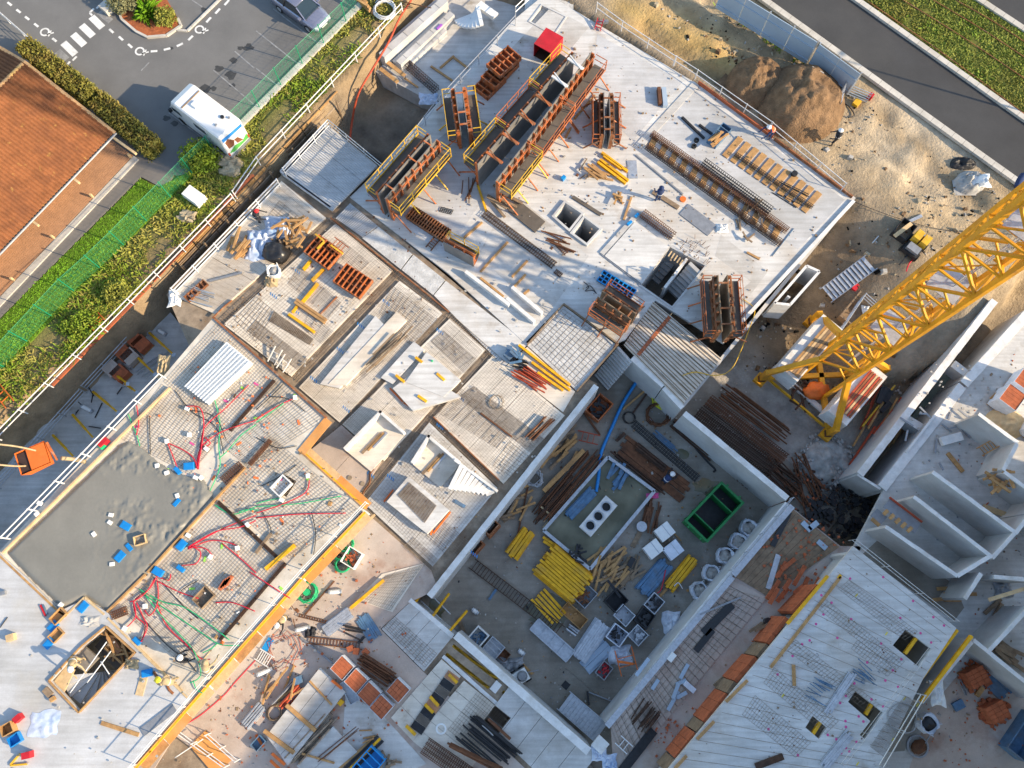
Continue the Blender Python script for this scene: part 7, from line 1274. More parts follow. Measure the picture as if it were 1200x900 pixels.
site_lamp((555,715),(559,718), PZ, 'white tube lamp on the pit floor beside the props'); site_lamp((609,763),(613,766), PZ, 'white tube lamp on the pit floor below the trough'); crate((561,746), (1.0,.9,.8), PZ, 'white framed water tank cage by the thick pit wall', 'white_plastic', 'tank_cage', 'tank', GB, .08, fill='blue_steel'); crate((577,761), (1.2,1.0,.4), PZ, 'galvanised pallet frame beside the white tank', 'galvanised', 'pallet_frame', 'pallet', GB, .05, slats=4); crate((591,768), (.6,.5,.3), PZ, 'small brown box beside the pallet frame', 'rust', 'box', 'box'); tarp((597,782), (1.5,1.1,.7), PZ, 'grey crumpled sheet beside the pallet frame', 'steel_grey', 28); rt = root('mixer', 'white and grey mixer cart beside the thick pit wall', 'mixer', W(610,792,PZ), R(30)); MB().box((0,0,.3), (.9,.7,.5)).build('body', 'white_plastic', rt); MB().cyl((.1,0,.8), .32, .3, 14, .22).build('drum', 'steel_grey', rt); [MB().tube([(x,.4*s,.2),(x,.48*s,.2)], .2, 10).build('wheel', 'rubber', rt) for x in (-.3,.3) for s in (-1,1)]; MB().bar((.45,0,.5), (1.1,-.2,.6), .05).build('handle', 'steel_grey', rt)
plank((537,724),(548,752), PZ, 'grey plank beside the white tank', 'timber_old', .25, .08); plank((610,776),(624,790), PZ, 'brown plank beside the mixer cart', 'timber', .15, .08); plank((573,703),(582,690), PZ, 'blue grey timber on the pit floor', 'blue_steel', .15, .1)
for a, b, l in [((486,706),(509,678),'yellow prop leaning on the small mesh deck, nearest the pit wall'),((505,725),(526,696),'yellow prop leaning on the small mesh deck, middle'),((525,742),(547,716),'yellow prop leaning on the small mesh deck, nearest the thick wall')]: p, q = W(*a, -.2), W(*b, -1.8); one('leaning_prop', MB().tube([p, q], .08, 8), 'yellow_beam', l, 'prop')
for a, b, l in [((500,692),(528,720),'grey scaffold tube between the yellow props, upper'),((492,703),(518,727),'grey scaffold tube between the yellow props, lower')]: conduit([(*a,.0),(*b,.0)], -1.2, 'galvanised', .04, l, name='scaffold_tube', cat='tube')
for (x, y), l in [((574,619),'tall rust orange column form beside the pit wall'),((556,640),'lower rust orange column form beside the pit wall')]:
    rt = root('column_form', l, 'column form', W(x, y, PZ), GB); h = 2.2 if 'tall' in l else 1.6; [MB().box((s*.42,0,0), (.06,.9,h)).build('side', 'rust_orange', rt) for s in (-1,1)]; [MB().box((0,s*.42,0), (.78,.06,h)).build('side', 'rust_orange', rt) for s in (-1,1)]; [MB().box((0,0,h*k), (1.0,1.0,.08)).build('band', 'rust_orange', rt) for k in (.2,.6)]; MB().box((0,0,h-.1), (.5,.5,.05)).build('cap', 'black_steel', rt)  # black plate near the top stands in for the dark hollow
# ------------------------------------------------------------ slots and low decks at the bottom
for a, b, l in [((531,756),(583,796),'yellow beam in the slot beside the thick pit wall, inner'),((523,766),(573,806),'yellow beam in the slot beside the thick pit wall, outer'),((589,810),(645,856),'yellow beam in the lower slot, inner'),((585,820),(637,866),'yellow beam in the lower slot, outer')]: beam(a, b, -.35, 'yellow_beam', .18, .2, l)
wall((585,800),(577,810), -.05, -3, .4, 'concrete cross piece between the two yellow slots'); wall((519,769),(640,876), -.1, -3, .2, 'low wall between the slots and the beige mesh deck')
SL = [zp(3,1,(960,470),(905,440),(640,745),(735,770))]
for i in range(8):
    t0, t1 = i/8, (i+.92)/8; a = (532+(487-532)*t0, 790+(857-790)*t0); b = (532+(487-532)*t1, 790+(857-790)*t1); m = ['deck_wood','black_steel','plywood_dark','black_steel'][i % 4]; plank(a, b, .01, ['brown plywood cover in the row of openings','black plate standing in for a dark opening in the row','dark plywood cover in the row of openings','black plate standing in for a dark opening in the row'][i % 4], m, .75, .05, 'cover', ['brown covers in the row','black plates for the dark openings','dark covers in the row','black plates for the dark openings'][i % 4], 'opening_square')  # black plates stand in for the dark openings of the row
for a, b in [((526,790),(536,800)),((504,816),(514,827)),((498,825),(508,835)),((476,850),(487,861))]: beam(a, b, .07, 'yellow_beam', .16, .14, 'short yellow beam across the row of openings', 'beam', 'yellow beams over the openings', ibeam=False)
bars((545,850),(600,895), .05, 26, 1.6, 'long black bar in the heap on the beige mesh deck', 'black_steel', .05, 'black bars on the mesh deck', .12); cage((498,872),(560,915), .05, .8, .5, 'coil like rusty rebar cage beside the black bars', .12, 'rust', 4, .035); bars((525,870),(590,902), .5, 5, .3, 'rusty bar lying over the rebar cage', 'rust', .06, 'rusty bars over the cage', .1); plank((572,842),(598,866), .2, 'rusty steel channel across the black bars', 'rust', .15, .12, 'channel', name='channel'); conduit([(565,850),(572,856),(578,862)], .2, 'tube_white', .03, 'white strap round the black bars', name='strap', cat='strap'); one('round_plug', MB().ring(W(517,854), .3, .2, .05, 14), 'white_plastic', 'white ring lying on the beige mesh deck', 'ring')
deck('mesh_deck', [(566,845),(600,800),(700,885),(660,935)], .0, 5, 'slab_shade', 'grey plank deck with mesh below the lower yellow slot')
cuboid((703,872), (.7,.7,.25), .02, 'pale concrete block at the lower pit corner', 'wall_top', 'block', 'concrete_block', GB); tarp((702,883), (.8,.7,.4), 0, 'blue grey plastic at the lower pit corner', 'tarp_blue_white', 31); tarp((714,893), (.8,.8,.4), 0, 'blue grey plastic bundle near the ribbed strip end', 'tarp_blue_white', 33); cuboid((747,880), (2.8,.5,.05), .03, 'black sheet lying along the ribbed strip', 'black_steel', 'sheet', 'black_sheet', GB); ladder((724,866),(738,879), .5, .05, .15, 'white frame lying on the ribbed strip', 'tube_white', 2, name='frame', cat='frame')
bars((745,852),(765,826), .04, 14, 1.2, 'dark rusty bar on the ribbed strip deck', 'rust_dark', .04, 'rusty bars on the ribbed strip', .3); pile((775,800), 7, 1.5, .9, .03, 'blue grey slat on the ribbed strip deck', 'hoarding', .2, .04, 'slat', 'slats on the ribbed strip', 'slat', GB, .5); plank((815,763),(835,738), .03, 'black folded sheet on the ribbed strip deck, lower piece', 'black_plastic', .35, .08, 'sheet', name='black_sheet'); plank((824,742),(858,708), .03, 'black folded sheet on the ribbed strip deck, upper piece', 'black_plastic', .45, .08, 'sheet', name='black_sheet'); plank((820,720),(868,700), .1, 'long dark bar lying on the ribbed strip deck', 'steel_grey', .1, .08, 'bar', name='bar'); cuboid((787,770), (.5,.3,.1), .15, 'white bracket on the strip edge rail', 'white_plastic', 'bracket', 'bracket'); cuboid((808,805), (.7,.3,.1), .05, 'pale block at the edge of the ribbed strip', 'bag_white', 'block', 'pale_block', GA)
railing([(858,668),(930,583)], .0, 'thin pale rail at the corner by the bulk bags', .8, 'galvanised', 1.4, (.5,1.0), .025)
# ------------------------------------------------------------ dusty floor on the left below the plywood shutters
for (x, y) in [(406,638),(400,648),(402,662)]: coil((x, y), .42, -.03, 5, 'green hose coil beside the white tub of bricks', 'green_conduit', .035, 'green hose coils', tall=.3)
crate((414,654), (1.0,.9,.6), -.04, 'white tub filled with brick pieces', 'white_plastic', 'tub', 'tub', R(60), .05, fill='brick'); coil((396,656), .35, -.04, 4, 'black hose coil between the green ones', 'black_plastic', .03); coil((361,694), .62, -.04, 9, 'large green hose coil with a tall core', 'green_conduit', .03, tall=.5, wob=.4); one('hose_core', MB().cyl(W(361,694,-.04), .2, .4, 12), 'green_conduit', 'green core standing in the large hose coil', 'core')
for i in range(7): plank((421+i*1.6,620-i*1.5),(430+i*1.6,610-i*1.5+2), .0+.06*(i % 3), 'raw timber slat in the stack at the deck corner', 'timber_pale', .12, .06, 'slat', 'slats at the deck corner', 'slat')
site_lamp((388,694),(399,693), -.04, 'white tube lamp beside the leaning timber'); site_lamp((349,738),(362,735), -.04, 'white tube lamp behind the bending person'); site_lamp((304,790),(318,784), -.04, 'white tube lamp near the blue plate'); person((338,724), -.04, R(-120), 'person in beige clothes and white helmet bending on the dusty floor', 'cloth_beige', 'helmet_white', 'cloth_dark', 'bend')
plank((358,720),(392,681), -.03, 'long rusty timber lying on the dusty floor', 'rust', .07, .08); cage((350,721),(383,729), -.03, .15, .12, 'thin rusty cage beside the steel channels', .15, 'rust', 2); ladder((360,750),(425,757), .35, -.0, .0, 'thin rusty ladder cage above the brick pallets', 'rust', 16, name='ladder_cage', cat='cage'); beam((353,747),(390,777), -.03, 'steel_grey', .1, .1, 'dark steel bar leading to the brick pallets', 'bar', None, 'steel_bar', False)
bundle((381,740),(411,717), -.03, 5, 2, 'pale steel channel in the bundle on the dusty floor', 'galvanised', 'pale channels', 'steel_channel', 'channel', .14, .09, jit=.02); bundle((424,722),(440,748), -.03, 7, 1, 'blue grey rod in the bundle beside the mesh deck', 'blue_steel', 'blue grey rods', 'rod', 'rod', .11, .06, jit=.06); beam((450,680),(411,713), .05, 'yellow_beam', .16, .18, 'yellow beam lying across the beige mesh deck corner'); bars((405,735),(425,742), 0, 5, .8, 'black bar near the blue grey rods', 'black_steel', .05, 'black bars by the rods', .5); plank((420,754),(427,746), 0, 'short black block near the brick pallets', 'black_steel', .15, .12, 'block', name='block')
for i, ((x, y), l, fine) in enumerate([((405,781),'brick pallet with dark red gridded top at the end of the row',True),((421,796),'brick pallet with dark red gridded top, second in the row',True),((436,811),'brick pallet with dark red gridded top, third in the row',True),((450,826),'brick pallet with flat orange top at the end of the row',False),((469,807),'brick pallet with flat orange top standing beside the row',False)]): brickpack((x, y), -.04, l, GB, (.88,.88,1.0), 'brick', True, None, fine)
for i, (x, y) in enumerate([(411,760),(418,763),(429,764)]): cuboid((x, y), (.35,.3,.25), -.04, ['single brick cube beside the rusty ladder cage','single brick cube above the pallets','single brick cube beside the rusty bars'][i], 'brick', 'brick', 'brick_block', .4+i)
bars((420,772),(463,800), -.03, 16, .9, 'rusty bar in the bundle between the brick pallets', 'rust', .05, 'rusty bars between the pallets', .1); crate((411,810), (1.3,.6,.3), -.04, 'narrow galvanised tray beside the brick pallets', 'galvanised', 'tray', 'tray', R(-60), .04); cuboid((400,823), (.3,.25,.2), 0, 'small yellow block beside the precast deck', 'yellow_beam', 'block', 'yellow_block')
D20 = deck('precast_stack', [(375,782),(312,862),(337,897),(405,811)], .3, 3, 'slab_shade', 'stack of pale precast planks with yellow bearers on top', 'precast stack', th=.34); D21 = deck('precast_stack', zp(3,1,(360,705),(190,890),(290,980),(475,825)), .2, 2, 'slab_shade', 'second stack of pale precast planks crossed by thin rebar', 'precast stack', th=.24); floor('pale_floor', zp(3,1,(420,540),(600,660),(800,880),(620,960),(400,860)), -.02, .1, 'slab_shade')
for a, b, l in [((336,826),(370,856),'yellow brown bearer on the precast stack, middle'),((310,856),(345,882),'yellow brown bearer on the precast stack, lower end')]: beam(a, b, .31, 'timber', .2, .14, l, 'bearer', None, 'bearer', False)
for a, b, l in [((389,797),(401,807),'orange strip on the precast stack near the pallets'),((319,883),(334,896),'orange strip at the lower end of the precast stack'),((317,891),(330,903),'second orange strip at the lower end of the precast stack'),((300,861),(309,875),'orange strip beside the precast stack')]: plank(a, b, .31 if a[0] > 315 else -.03, l, 'orange_bright', .14, .06, 'strip', name='strip')
plank((363,798),(389,826), .31, 'brown timber lying on the precast stack', 'timber', .1, .08); plank((354,883),(392,894), .21, 'brown timber lying on the second stack', 'timber', .1, .08); bars((372,890),(420,851), .22, 3, .3, 'thin rusty rod across the second stack', 'rust', .025, 'rods across the second stack', .1); bars((340,893),(391,839), .0, 12, .8, 'grey rod lying between the two precast stacks', 'rebar_grey', .05, 'rods between the stacks', .12)
for i, (a, b, m) in enumerate([((407,904),(446,865),'yellow_beam'),((411,906),(449,868),'black_steel'),((403,902),(443,862),'black_steel'),((398,900),(436,866),'timber')]): beam(a, b, .0, m, .14, .18, ['yellow beam beside the blue crate','black beam beside the blue crate, inner','black beam beside the blue crate, outer','timber beam beside the blue crate'][i])
crate((434,893), (1.5,1.1,.6), -.03, 'blue steel crate with cross bars beside the beams', 'blue_box', 'blue_crate', 'crate', GB, .06, slats=4); pile((455,890), 6, .4, .8, 0, 'timber offcut beside the blue crate', 'timber_old', .12, .08, 'offcut', 'offcuts by the blue crate', 'timber_offcut'); bars((425,862),(440,858), 0, 5, .6, 'timber batten near the blue crate', 'timber', .04, 'battens near the blue crate', .6, 'batten', 'batten')
bars((330,828),(352,802), -.03, 8, .6, 'red bar in the bundle beside the precast stack', 'red_bar', .06, 'red bars beside the stack', .1); bars((322,830),(356,792), -.03, 6, .9, 'grey bar in the bundle beside the precast stack', 'steel_grey', .05, 'grey bars beside the stack', .2); pile((330,812), 8, 1.0, 1.6, -.03, 'timber post in the tangle beside the red bars', 'timber', .1, .1, 'post', 'posts beside the red bars', 'timber_post', R(60), .5); bundle((288,850),(308,826), -.03, 5, 2, 'grey pipe in the bundle on the dusty floor', 'galvanised', 'grey pipes', 'pipe', 'pipe', .13, .12, True, .05); coil((322,835), .4, -.03, 5, 'coil of brown cable beside the grey pipes', 'timber_old', .03, tall=.2); crate((304,870), (.7,.5,.3), -.03, 'blue grey tray beside the grey pipes', 'blue_steel', 'tray', 'tray')
cuboid((314,755), (.7,.35,.06), -.03, 'bright blue plate lying on the dusty floor', 'blue_box', 'plate', 'plate', R(60)); tarp((364,741), (.6,.6,.4), -.03, 'dark rag beside the bending person', 'cloth_dark', 40, 'rag', 'rag'); ladder((302,766),(318,776), .6, .0, .1, 'small white ladder lying beside the shutters', 'tube_white', 6); cuboid((350,797), (.5,.4,.35), -.03, 'small blue machine beside the red bars', 'blue_steel', 'machine', 'machine', .4); coil((331,762), 1.1, -.03, 3, 'tangle of thin red wire on the dusty floor', 'red_bar', .015, name='wire', cat='wire', tall=.08, wob=.8)
conduit([(300,773),(275,800),(262,815),(235,838),(215,850)], -.03, 'red_conduit', .03, 'thin dark red hose along the plywood shutters', name='hose', cat='hose'); pile((330,745), 10, 2.5, .5, -.035, 'small debris stick on the dusty floor', 'rust', .04, .03, 'debris', 'debris on the dusty floor', 'debris_stick')
# lower stair opening beside the shutters
floor('stair_void_floor', [(170,905),(205,855),(270,905),(235,945)], -3.0, .1, 'pit_floor')
plank((232,865),(262,900), -.02, 'orange plywood board at the lower stair void', 'plywood_orange', 1.1, .05, 'board', name='plywood_board'); railing([(205,858),(262,900)], -.04, 'white rail along the lower stair void', .9, 'tube_white', 1.2, (.5,1.0)); railing([(240,862),(275,893)], -.04, 'white rail behind the orange plywood board', .9, 'tube_white', 1.2, (.5,1.0)); conduit([(205,888,.6),(238,866,.6)], -.04, 'tube_white', .03, 'white tube across the lower stair void', name='tube', cat='tube')
# ------------------------------------------------------------ crane
def crane():
    feet = [W(900,437,-1.2), W(980,503,-1.2)]; e = feet[1]-feet[0]; S = e.length; u = e.normalized(); v = Vector((-u.y, u.x, 0)); v = v if v.y > 0 else -v
    cen = feet[0]+u*S/2+v*S/2; cz = -3.0; rt = root('tower_crane', 'tall yellow lattice tower crane standing in the excavation', 'tower crane', (cen.x, cen.y, cz)); bz = 1.2-cz; wd = 1.0; m = 'crane_yellow'
    cor = [u*a*wd+v*b*wd for a, b in ((-1,-1),(1,-1),(1,1),(-1,1))]; out = [u*a*S/2+v*b*S/2 for a, b in ((-1,-1),(1,-1),(1,1),(-1,1))]
    for i in range(4):
        MB().bar(out[i]+UPV*1.75, cor[i]+UPV*(bz+.3), .3, .36).build('base_strut', m, rt); MB().bar(out[i]+UPV*.3, out[i]+UPV*1.95, .34).build('base_post', m, rt); ft = MB().box(out[i], (.7,.7,.35), angle(Vector(), u)).build('foot', m, rt); MB().box((0,0,.35), (.4,.4,.25)).build('foot_bolt_plate', 'rust', ft)
        MB().bar(cor[i]+UPV*.4, cor[i]+UPV*bz, .2).build('base_leg', m, rt)
    for a, b in ((0,2),(1,3)): MB().bar(out[a]+UPV*.6, out[b]+UPV*.6, .3, .35).build('base_beam', m, rt)
    top = 38.0; sec = 2.0; n = int((top-bz)/sec)
    for i in range(4): MB().bar(cor[i]+UPV*bz, cor[i]+UPV*top, .23).build('chord', m, rt)
    for k in range(n):
        z0 = bz+k*sec; z1 = z0+sec
        for i in range(4):
            a, b = cor[i], cor[(i+1) % 4]; MB().bar(a+UPV*z1, b+UPV*z1, .10).build('horizontal', m, rt)
            if k % 2: a, b = b, a
            MB().bar(a+UPV*z0, b+UPV*z1, .12).build('diagonal', m, rt); MB().bar(b+UPV*z0, (a+b)/2+UPV*(z0+z1)/2, .08).build('sub_diagonal', m, rt)
        if k % 2 == 0: MB().bar(cor[0]+UPV*z1, cor[2]+UPV*z1, .06).build('inner_brace', m, rt)
    for s in (-.2, .2): MB().bar(u*.35+v*(.3+s)+UPV*bz, u*.35+v*(.3+s)+UPV*top, .05).build('ladder_stile', 'galvanised', rt)
    mb = MB()
    for k in range(int((top-bz)/.35)): z = bz+k*.35; mb.bar(u*.35+v*.1+UPV*z, u*.35+v*.5+UPV*z, .03)
    mb.build('ladder_rungs', 'galvanised', rt, kind='stuff')
    for k in range(1, 6): MB().box((u*.1+v*.1+UPV*(bz+k*6.0)), (1.5,1.5,.04), angle(Vector(), u)).build('rest_platform', 'galvanised', rt)
    MB().cyl((0,0,top), 1.3, .6, 20).build('slewing_ring', m, rt); MB().box((1.6,-.8,top+.6), (1.6,1.5,2.0)).build('cab', 'white_plastic', rt)
    jd = Vector((math.cos(R(35)), math.sin(R(35)), 0)); js = Vector((-jd.y, jd.x, 0)); jz = top+1.2; MB().bar(UPV*(top+.6), UPV*(top+6), 1.0).build('tower_head', m, rt)
    for o_ in (js*.6, -js*.6): MB().bar(o_+UPV*jz, jd*40+o_+UPV*jz, .16).build('jib_chord', m, rt)
    MB().bar(UPV*(jz+1.3), jd*40+UPV*(jz+1.3), .18).build('jib_chord', m, rt)
    for k in range(20):
        for s in (-1, 1): MB().bar(jd*(k*2)+js*.6*s+UPV*jz, jd*(k*2+1)+UPV*(jz+1.3), .08).build('jib_brace', m, rt); MB().bar(jd*(k*2+1)+UPV*(jz+1.3), jd*(k*2+2)+js*.6*s+UPV*jz, .08).build('jib_brace', m, rt)
    return cen, u, v, S
cen, cu, cv, CS = crane()
def cw(a, b, z): p = cen+cu*a+cv*b; return Vector((p.x, p.y, z))
def ballast(a, b, d, z, n, label, m='wall_top'):
    rt = root('ballast_block', label, 'ballast', cw(a, b, z), angle(Vector(), cv)); h = d[2]/n
    for k in range(n): MB().box((0,0,h*k), (d[0]-.0, d[1]-.04*k, h-.02)).build('slab', m, rt)
    return rt
B1 = ballast(-1.75, .1, (4.6,1.6,1.9), -2.3, 4, 'pale concrete ballast stack under the crane on the slab side'); B2 = ballast(2.2, -.2, (4.2,1.5,1.7), -2.3, 4, 'pale concrete ballast stack under the crane on the trench side')
for k in range(5): p, q = cw(-1.9+.18*k, -2.0, -.38), cw(-1.9+.18*k, 1.9, -.38); one('ballast_timber', MB().bar(p, q, .15, .14), ['timber','timber_pale','timber_old','timber','timber_old'][k], 'long timber lying on the ballast stack by the slab', 'timber', 'timbers on the ballast')
for k in range(6): p, q = cw(1.9+.16*k, -1.8, -.55), cw(1.9+.16*k, 1.5, -.55); one('red_section', MB().bar(p, q, .12, .12), ['red_bar','rust_orange','red_bar','timber_pale','red_bar','rust_orange'][k], 'painted steel section lying on the ballast stack by the trench', 'section', 'sections on the ballast')
for k, (a, b, l) in enumerate([((905,431),(975,492),'pale edge beam under the crane base, pit side'),((900,445),(965,500),'yellow edged plank under the crane base, pit side')]): plank(a, b, -2.9, l, ['wall_top','yellow_beam'][k], .3 if k == 0 else .1, .25)
one('winch', MB().lump(W(955,458,-2.6), (.8,.6,.6), 12, 6, .2), 'orange_bright', 'orange machine housing inside the crane base', 'machine', None, True)
pile((940,462), 14, .9, 1.0, -2.9, 'dark scrap inside the crane base', 'rust_dark', .12, .08, 'scrap', 'scrap inside the crane base', 'scrap_piece'); pile((1035,480), 14, 1.3, 1.6, -3.1, 'coloured steel section in the heap beside the foundation beam', 'red_bar', .1, .08, 'section', 'sections by the foundation beam', 'steel_section', R(55), .15, 5); pile((1030,500), 10, 1.5, 2.2, -3.0, 'timber in the heap beside the foundation beam', 'timber', .12, .08, 'timber', 'timbers by the foundation beam', 'scrap_timber', R(55), .12, 5); pile((1038,470), 8, .6, .9, -2.9, 'black box section beside the foundation beam', 'black_steel', .3, .2, 'section', 'black sections by the foundation beam', 'black_section', R(50), .3, 3); beam((1010,500),(1048,452), -2.8, 'yellow_steel', .1, .12, 'yellow steel bar beside the foundation beam', 'bar', None, 'yellow_bar', False); beam((1026,512),(1060,468), -2.8, 'yellow_steel', .1, .12, 'yellow steel bar nearer the trench wall', 'bar', None, 'yellow_bar', False); plank((995,545),(1025,500), -2.9, 'long red steel bar beside the foundation beam', 'red_bar', .12, .12, 'bar', name='red_bar')
# around the crane
ladder((967,347),(1021,307), 1.1, -2.0, -.7, 'galvanised steel stair leaning on the muddy slope', 'galvanised', 12, True, 'steel_stair', 'stairs')
rt = root('duct_box', 'concrete duct opening against the slab wall below the crane', 'duct', W(932,338,-1.2)); p = pw(zp(1,3,(30,520),(182,345),(242,372),(105,528)), .0); b0 = W(932,338,-1.2)
for i in range(4): a, b = p[i]-b0, p[(i+1) % 4]-b0; MB().bar(a+UPV*-1.2, b+UPV*-1.2, .16, 2.4).build('side', 'wall_top', rt)
MB().bar((p[0]+p[3])/2-b0+(p[1]-p[0])*.25+UPV*-1.2, (p[0]+p[3])/2-b0+(p[2]-p[3])*.25+UPV*-1.21, .2, 2.4).build('partition', 'wall_top', rt)
railing([(983,392),(1015,344),(1035,362)], -1.8, 'galvanised guard frame round the dark crane sump', 1.2, 'galvanised', 1.0, (.25,.5,.75,1.0), .03); crate((1004,368), (2.3,1.6,.6), -1.9, 'dark timber lined sump beside the crane', 'timber_old', 'sump', 'sump', GB, .1); tarp((1017,363), (.8,.7,.4), -1.5, 'white sack in the crane sump', 'white_plastic', 50, 'sack', 'sack'); cuboid((1001,338), (.5,.3,.3), -1.6, 'red fuel can by the steel stair', 'red_steel', 'fuel can', 'fuel_can'); 
rt = root('compressor', 'yellow and black compressor cart on the sandy bank', 'compressor', W(1068,292,-.1), GB); MB().box((0,0,.35), (1.6,1.0,.35)).build('chassis', 'black_steel', rt); [MB().box((.35,s*.27,.7), (.75,.48,.5), 0, .9).build('tank', 'yellow_steel', rt) for s in (-1,1)]; [MB().tube([(x,s*.5,.25),(x,s*.62,.25)], .28, 12).build('wheel', 'rubber', rt) for x in (-.45,.45) for s in (-1,1)]; MB().bar((-.8,0,.4), (-1.6,0,.3), .08).build('tow_bar', 'black_steel', rt); MB().box((-.45,0,.7), (.5,.8,.25)).build('hood', 'steel_grey', rt)
crate((1056,273), (1.3,1.0,.6), -.15, 'dark open box with a plank on it beside the compressor', 'black_steel', 'open_box', 'box', GB, .05); plank((1048,277),(1068,262), -.0+.47, 'pale plank on the dark open box', 'timber_pale', .25, .06); cuboid((1078,283), (.6,.35,.35), -.1, 'bright blue canister beside the compressor', 'blue_box', 'canister', 'canister', R(40)); plank((1022,285),(1049,255), -.4, 'thin pale tube lying on the muddy slope', 'tube_white', .06, .06, 'tube', name='tube'); plank((1065,260),(1080,253), 0, 'galvanised plank beside the dark open box', 'galvanised', .2, .06); conduit([(1062,318),(1066,308),(1075,300),(1073,292)], 0, 'red_conduit', .04, 'red hose beside the compressor', name='hose', cat='hose')
conduit([(1195,90+225-40),(1110,270),(1050,255),(1000,236)], .1, 'black_plastic', .02, 'thin black cable across the sand', name='cable', cat='cable')
cage((815,485),(905,552), -3.2, .85, .55, 'big rusty rebar cage next to the pit wall', .14, 'rust_dark', 4, .04); cage((828,470),(918,540), -3.2, .75, .5, 'big rusty rebar cage further from the pit wall', .14, 'rust', 4, .04); bars((845,455),(925,515), -3.1, 14, 1.4, 'long rusty bar lying beside the big cages', 'rust', .05, 'bars beside the big cages', .08); bars((900,550),(935,580), -3.0, 22, 1.8, 'dark rusty bar in the heap by the rubble', 'rust_dark', .05, 'dark bars by the rubble', .3); bars((925,540),(950,590), -3.1, 16, 2.0, 'short bent rusty bar strewn below the rubble', 'rust', .05, 'strewn bars below the rubble', .8)
heap((968,542), 1.6, 1.5, .7, .4, 'grey crushed rubble heap beside the crane', 'rubble', 12, 'rubble_heap', .6, 40, -3.3)
def chunks(p, n, rad, z, s0, s1, m, name, kind='stuff'):
    mb = MB(); c = W(*p, z)
    for i in range(n):
        r_ = rad*math.sqrt(random.random()); t = random.random()*6.283; s = random.uniform(s0, s1); mb.box((c.x+r_*math.cos(t), c.y+r_*math.sin(t), z+.5*max(0, 1-r_/rad)*random.random()), (s, s*random.uniform(.5,1), s*random.uniform(.4,.8)), random.random()*3)
    o = mb.build(name, m); o['kind'] = 'stuff'; return o
chunks((968,542), 260, 1.9, -3.25, .06, .22, 'rubble', 'rubble_pieces'); chunks((940,575), 90, 1.6, -3.3, .05, .2, 'brick', 'rubble_pieces'); chunks((960,580), 120, 2.2, -3.3, .06, .25, 'rust_dark', 'scrap_pieces'); chunks((1050,420), 120, 2.5, -3.2, .05, .2, 'pebble', 'rubble_pieces'); chunks((1060,560), 30, .8, -3.2, .05, .2, 'black_steel', 'scrap_pieces'); chunks((985,610), 160, 2.4, -3.2, .1, .4, 'black_steel', 'scrap_pieces')
# worn board floor and dusty strip objects
for a, b, m, l in [((905,640),(925,600),'black_plastic','black sheet strip on the worn board floor'),((900,690),(912,650),'galvanised','thin tube lying on the worn board floor'),((940,612),(950,622),'hoarding','blue grey board piece on the worn floor, upper'),((948,620),(958,612),'hoarding','blue grey board piece on the worn floor, lower'),((958,634),(968,643),'hoarding','blue grey board piece on the brick dust')]: plank(a, b, .02, l, m, .3, .06, 'piece', name='board_piece')
pile((930,690), 12, 1.4, 1.0, -.04, 'brick strip lying on the dusty floor by the pale slab', 'brick', .22, .12, 'brick strip', 'brick strips on the dusty floor', 'brick_strip', GB, .3); chunks((945,660), 160, 2.6, -.05, .04, .16, 'brick', 'brick_crumbs'); chunks((790,870), 60, 1.2, -.05, .04, .15, 'brick', 'brick_crumbs'); plank((838,805),(868,778), -.05, 'thick old timber on the dusty strip', 'timber_old', .35, .15); pile((895,735), 8, .6, .9, -.04, 'timber scrap beside the black tin', 'timber_old', .15, .08, 'scrap', 'scrap beside the black tin', 'scrap_timber'); one('tin', MB().cyl(W(899,729,-.05), .25, .35, 12), 'black_plastic', 'black tin on the dusty strip', 'tin')
# brick wall pieces under the pale slab edge, laid block by block
for k, (a, b, l) in enumerate([((887,771),(862,799),'brick wall piece between two timber posts, middle of the strip'),((853,814),(826,847),'brick wall piece nearer the lower end of the strip'),((816,860),(792,890),'brick wall piece at the lower end of the strip'),((923,724),(900,754),'brick wall piece nearer the yellow tubes'),((960,686),(930,718),'brick wall piece next to the broken bricks')]):
    pa, pb = W(*a, 2.5), W(*b, 2.5); rt = root('brick_wall', l, 'brick wall', (pa.x, pa.y, -.05), angle(pa, pb)); L = (pb-pa).length; n = max(2, int(L/.5))
    for j in range(10):
        for i in range(n): MB().box((L*(i+.5)/n, 0, j*.25), (L/n-.015, .22, .238)).build('brick', 'brick', rt)
for a, b in [((900,756),(888,770)),((862,800),(853,813)),((826,848),(817,859)),((792,892),(780,905))]: pa, pb = W(*a, 2.4), W(*b, 2.4); one('timber_post', MB().bar(pa-UPV*1.2, pb-UPV*1.2, .2, 2.4), 'timber_old', 'dark timber infill between the brick wall pieces', 'infill', 'infills between the brick walls')
for a, b, m, l in [((969,675),(922,731),'yellow_beam','long yellow tube along the pale slab edge'),((981,678),(984,674),'yellow_beam','small yellow stop at the pale slab corner'),((984,676),(902,782),'timber','thin timber edge along the pale slab'),((875,797),(850,822),'timber','timber edge board of the pale slab, middle'),((836,845),(816,866),'timber','timber edge board of the pale slab, lower'),((804,885),(790,900),'timber','timber edge board of the pale slab, end')]: plank(a, b, 2.9, l, m, .14, .2, 'edge', name='edge_beam')
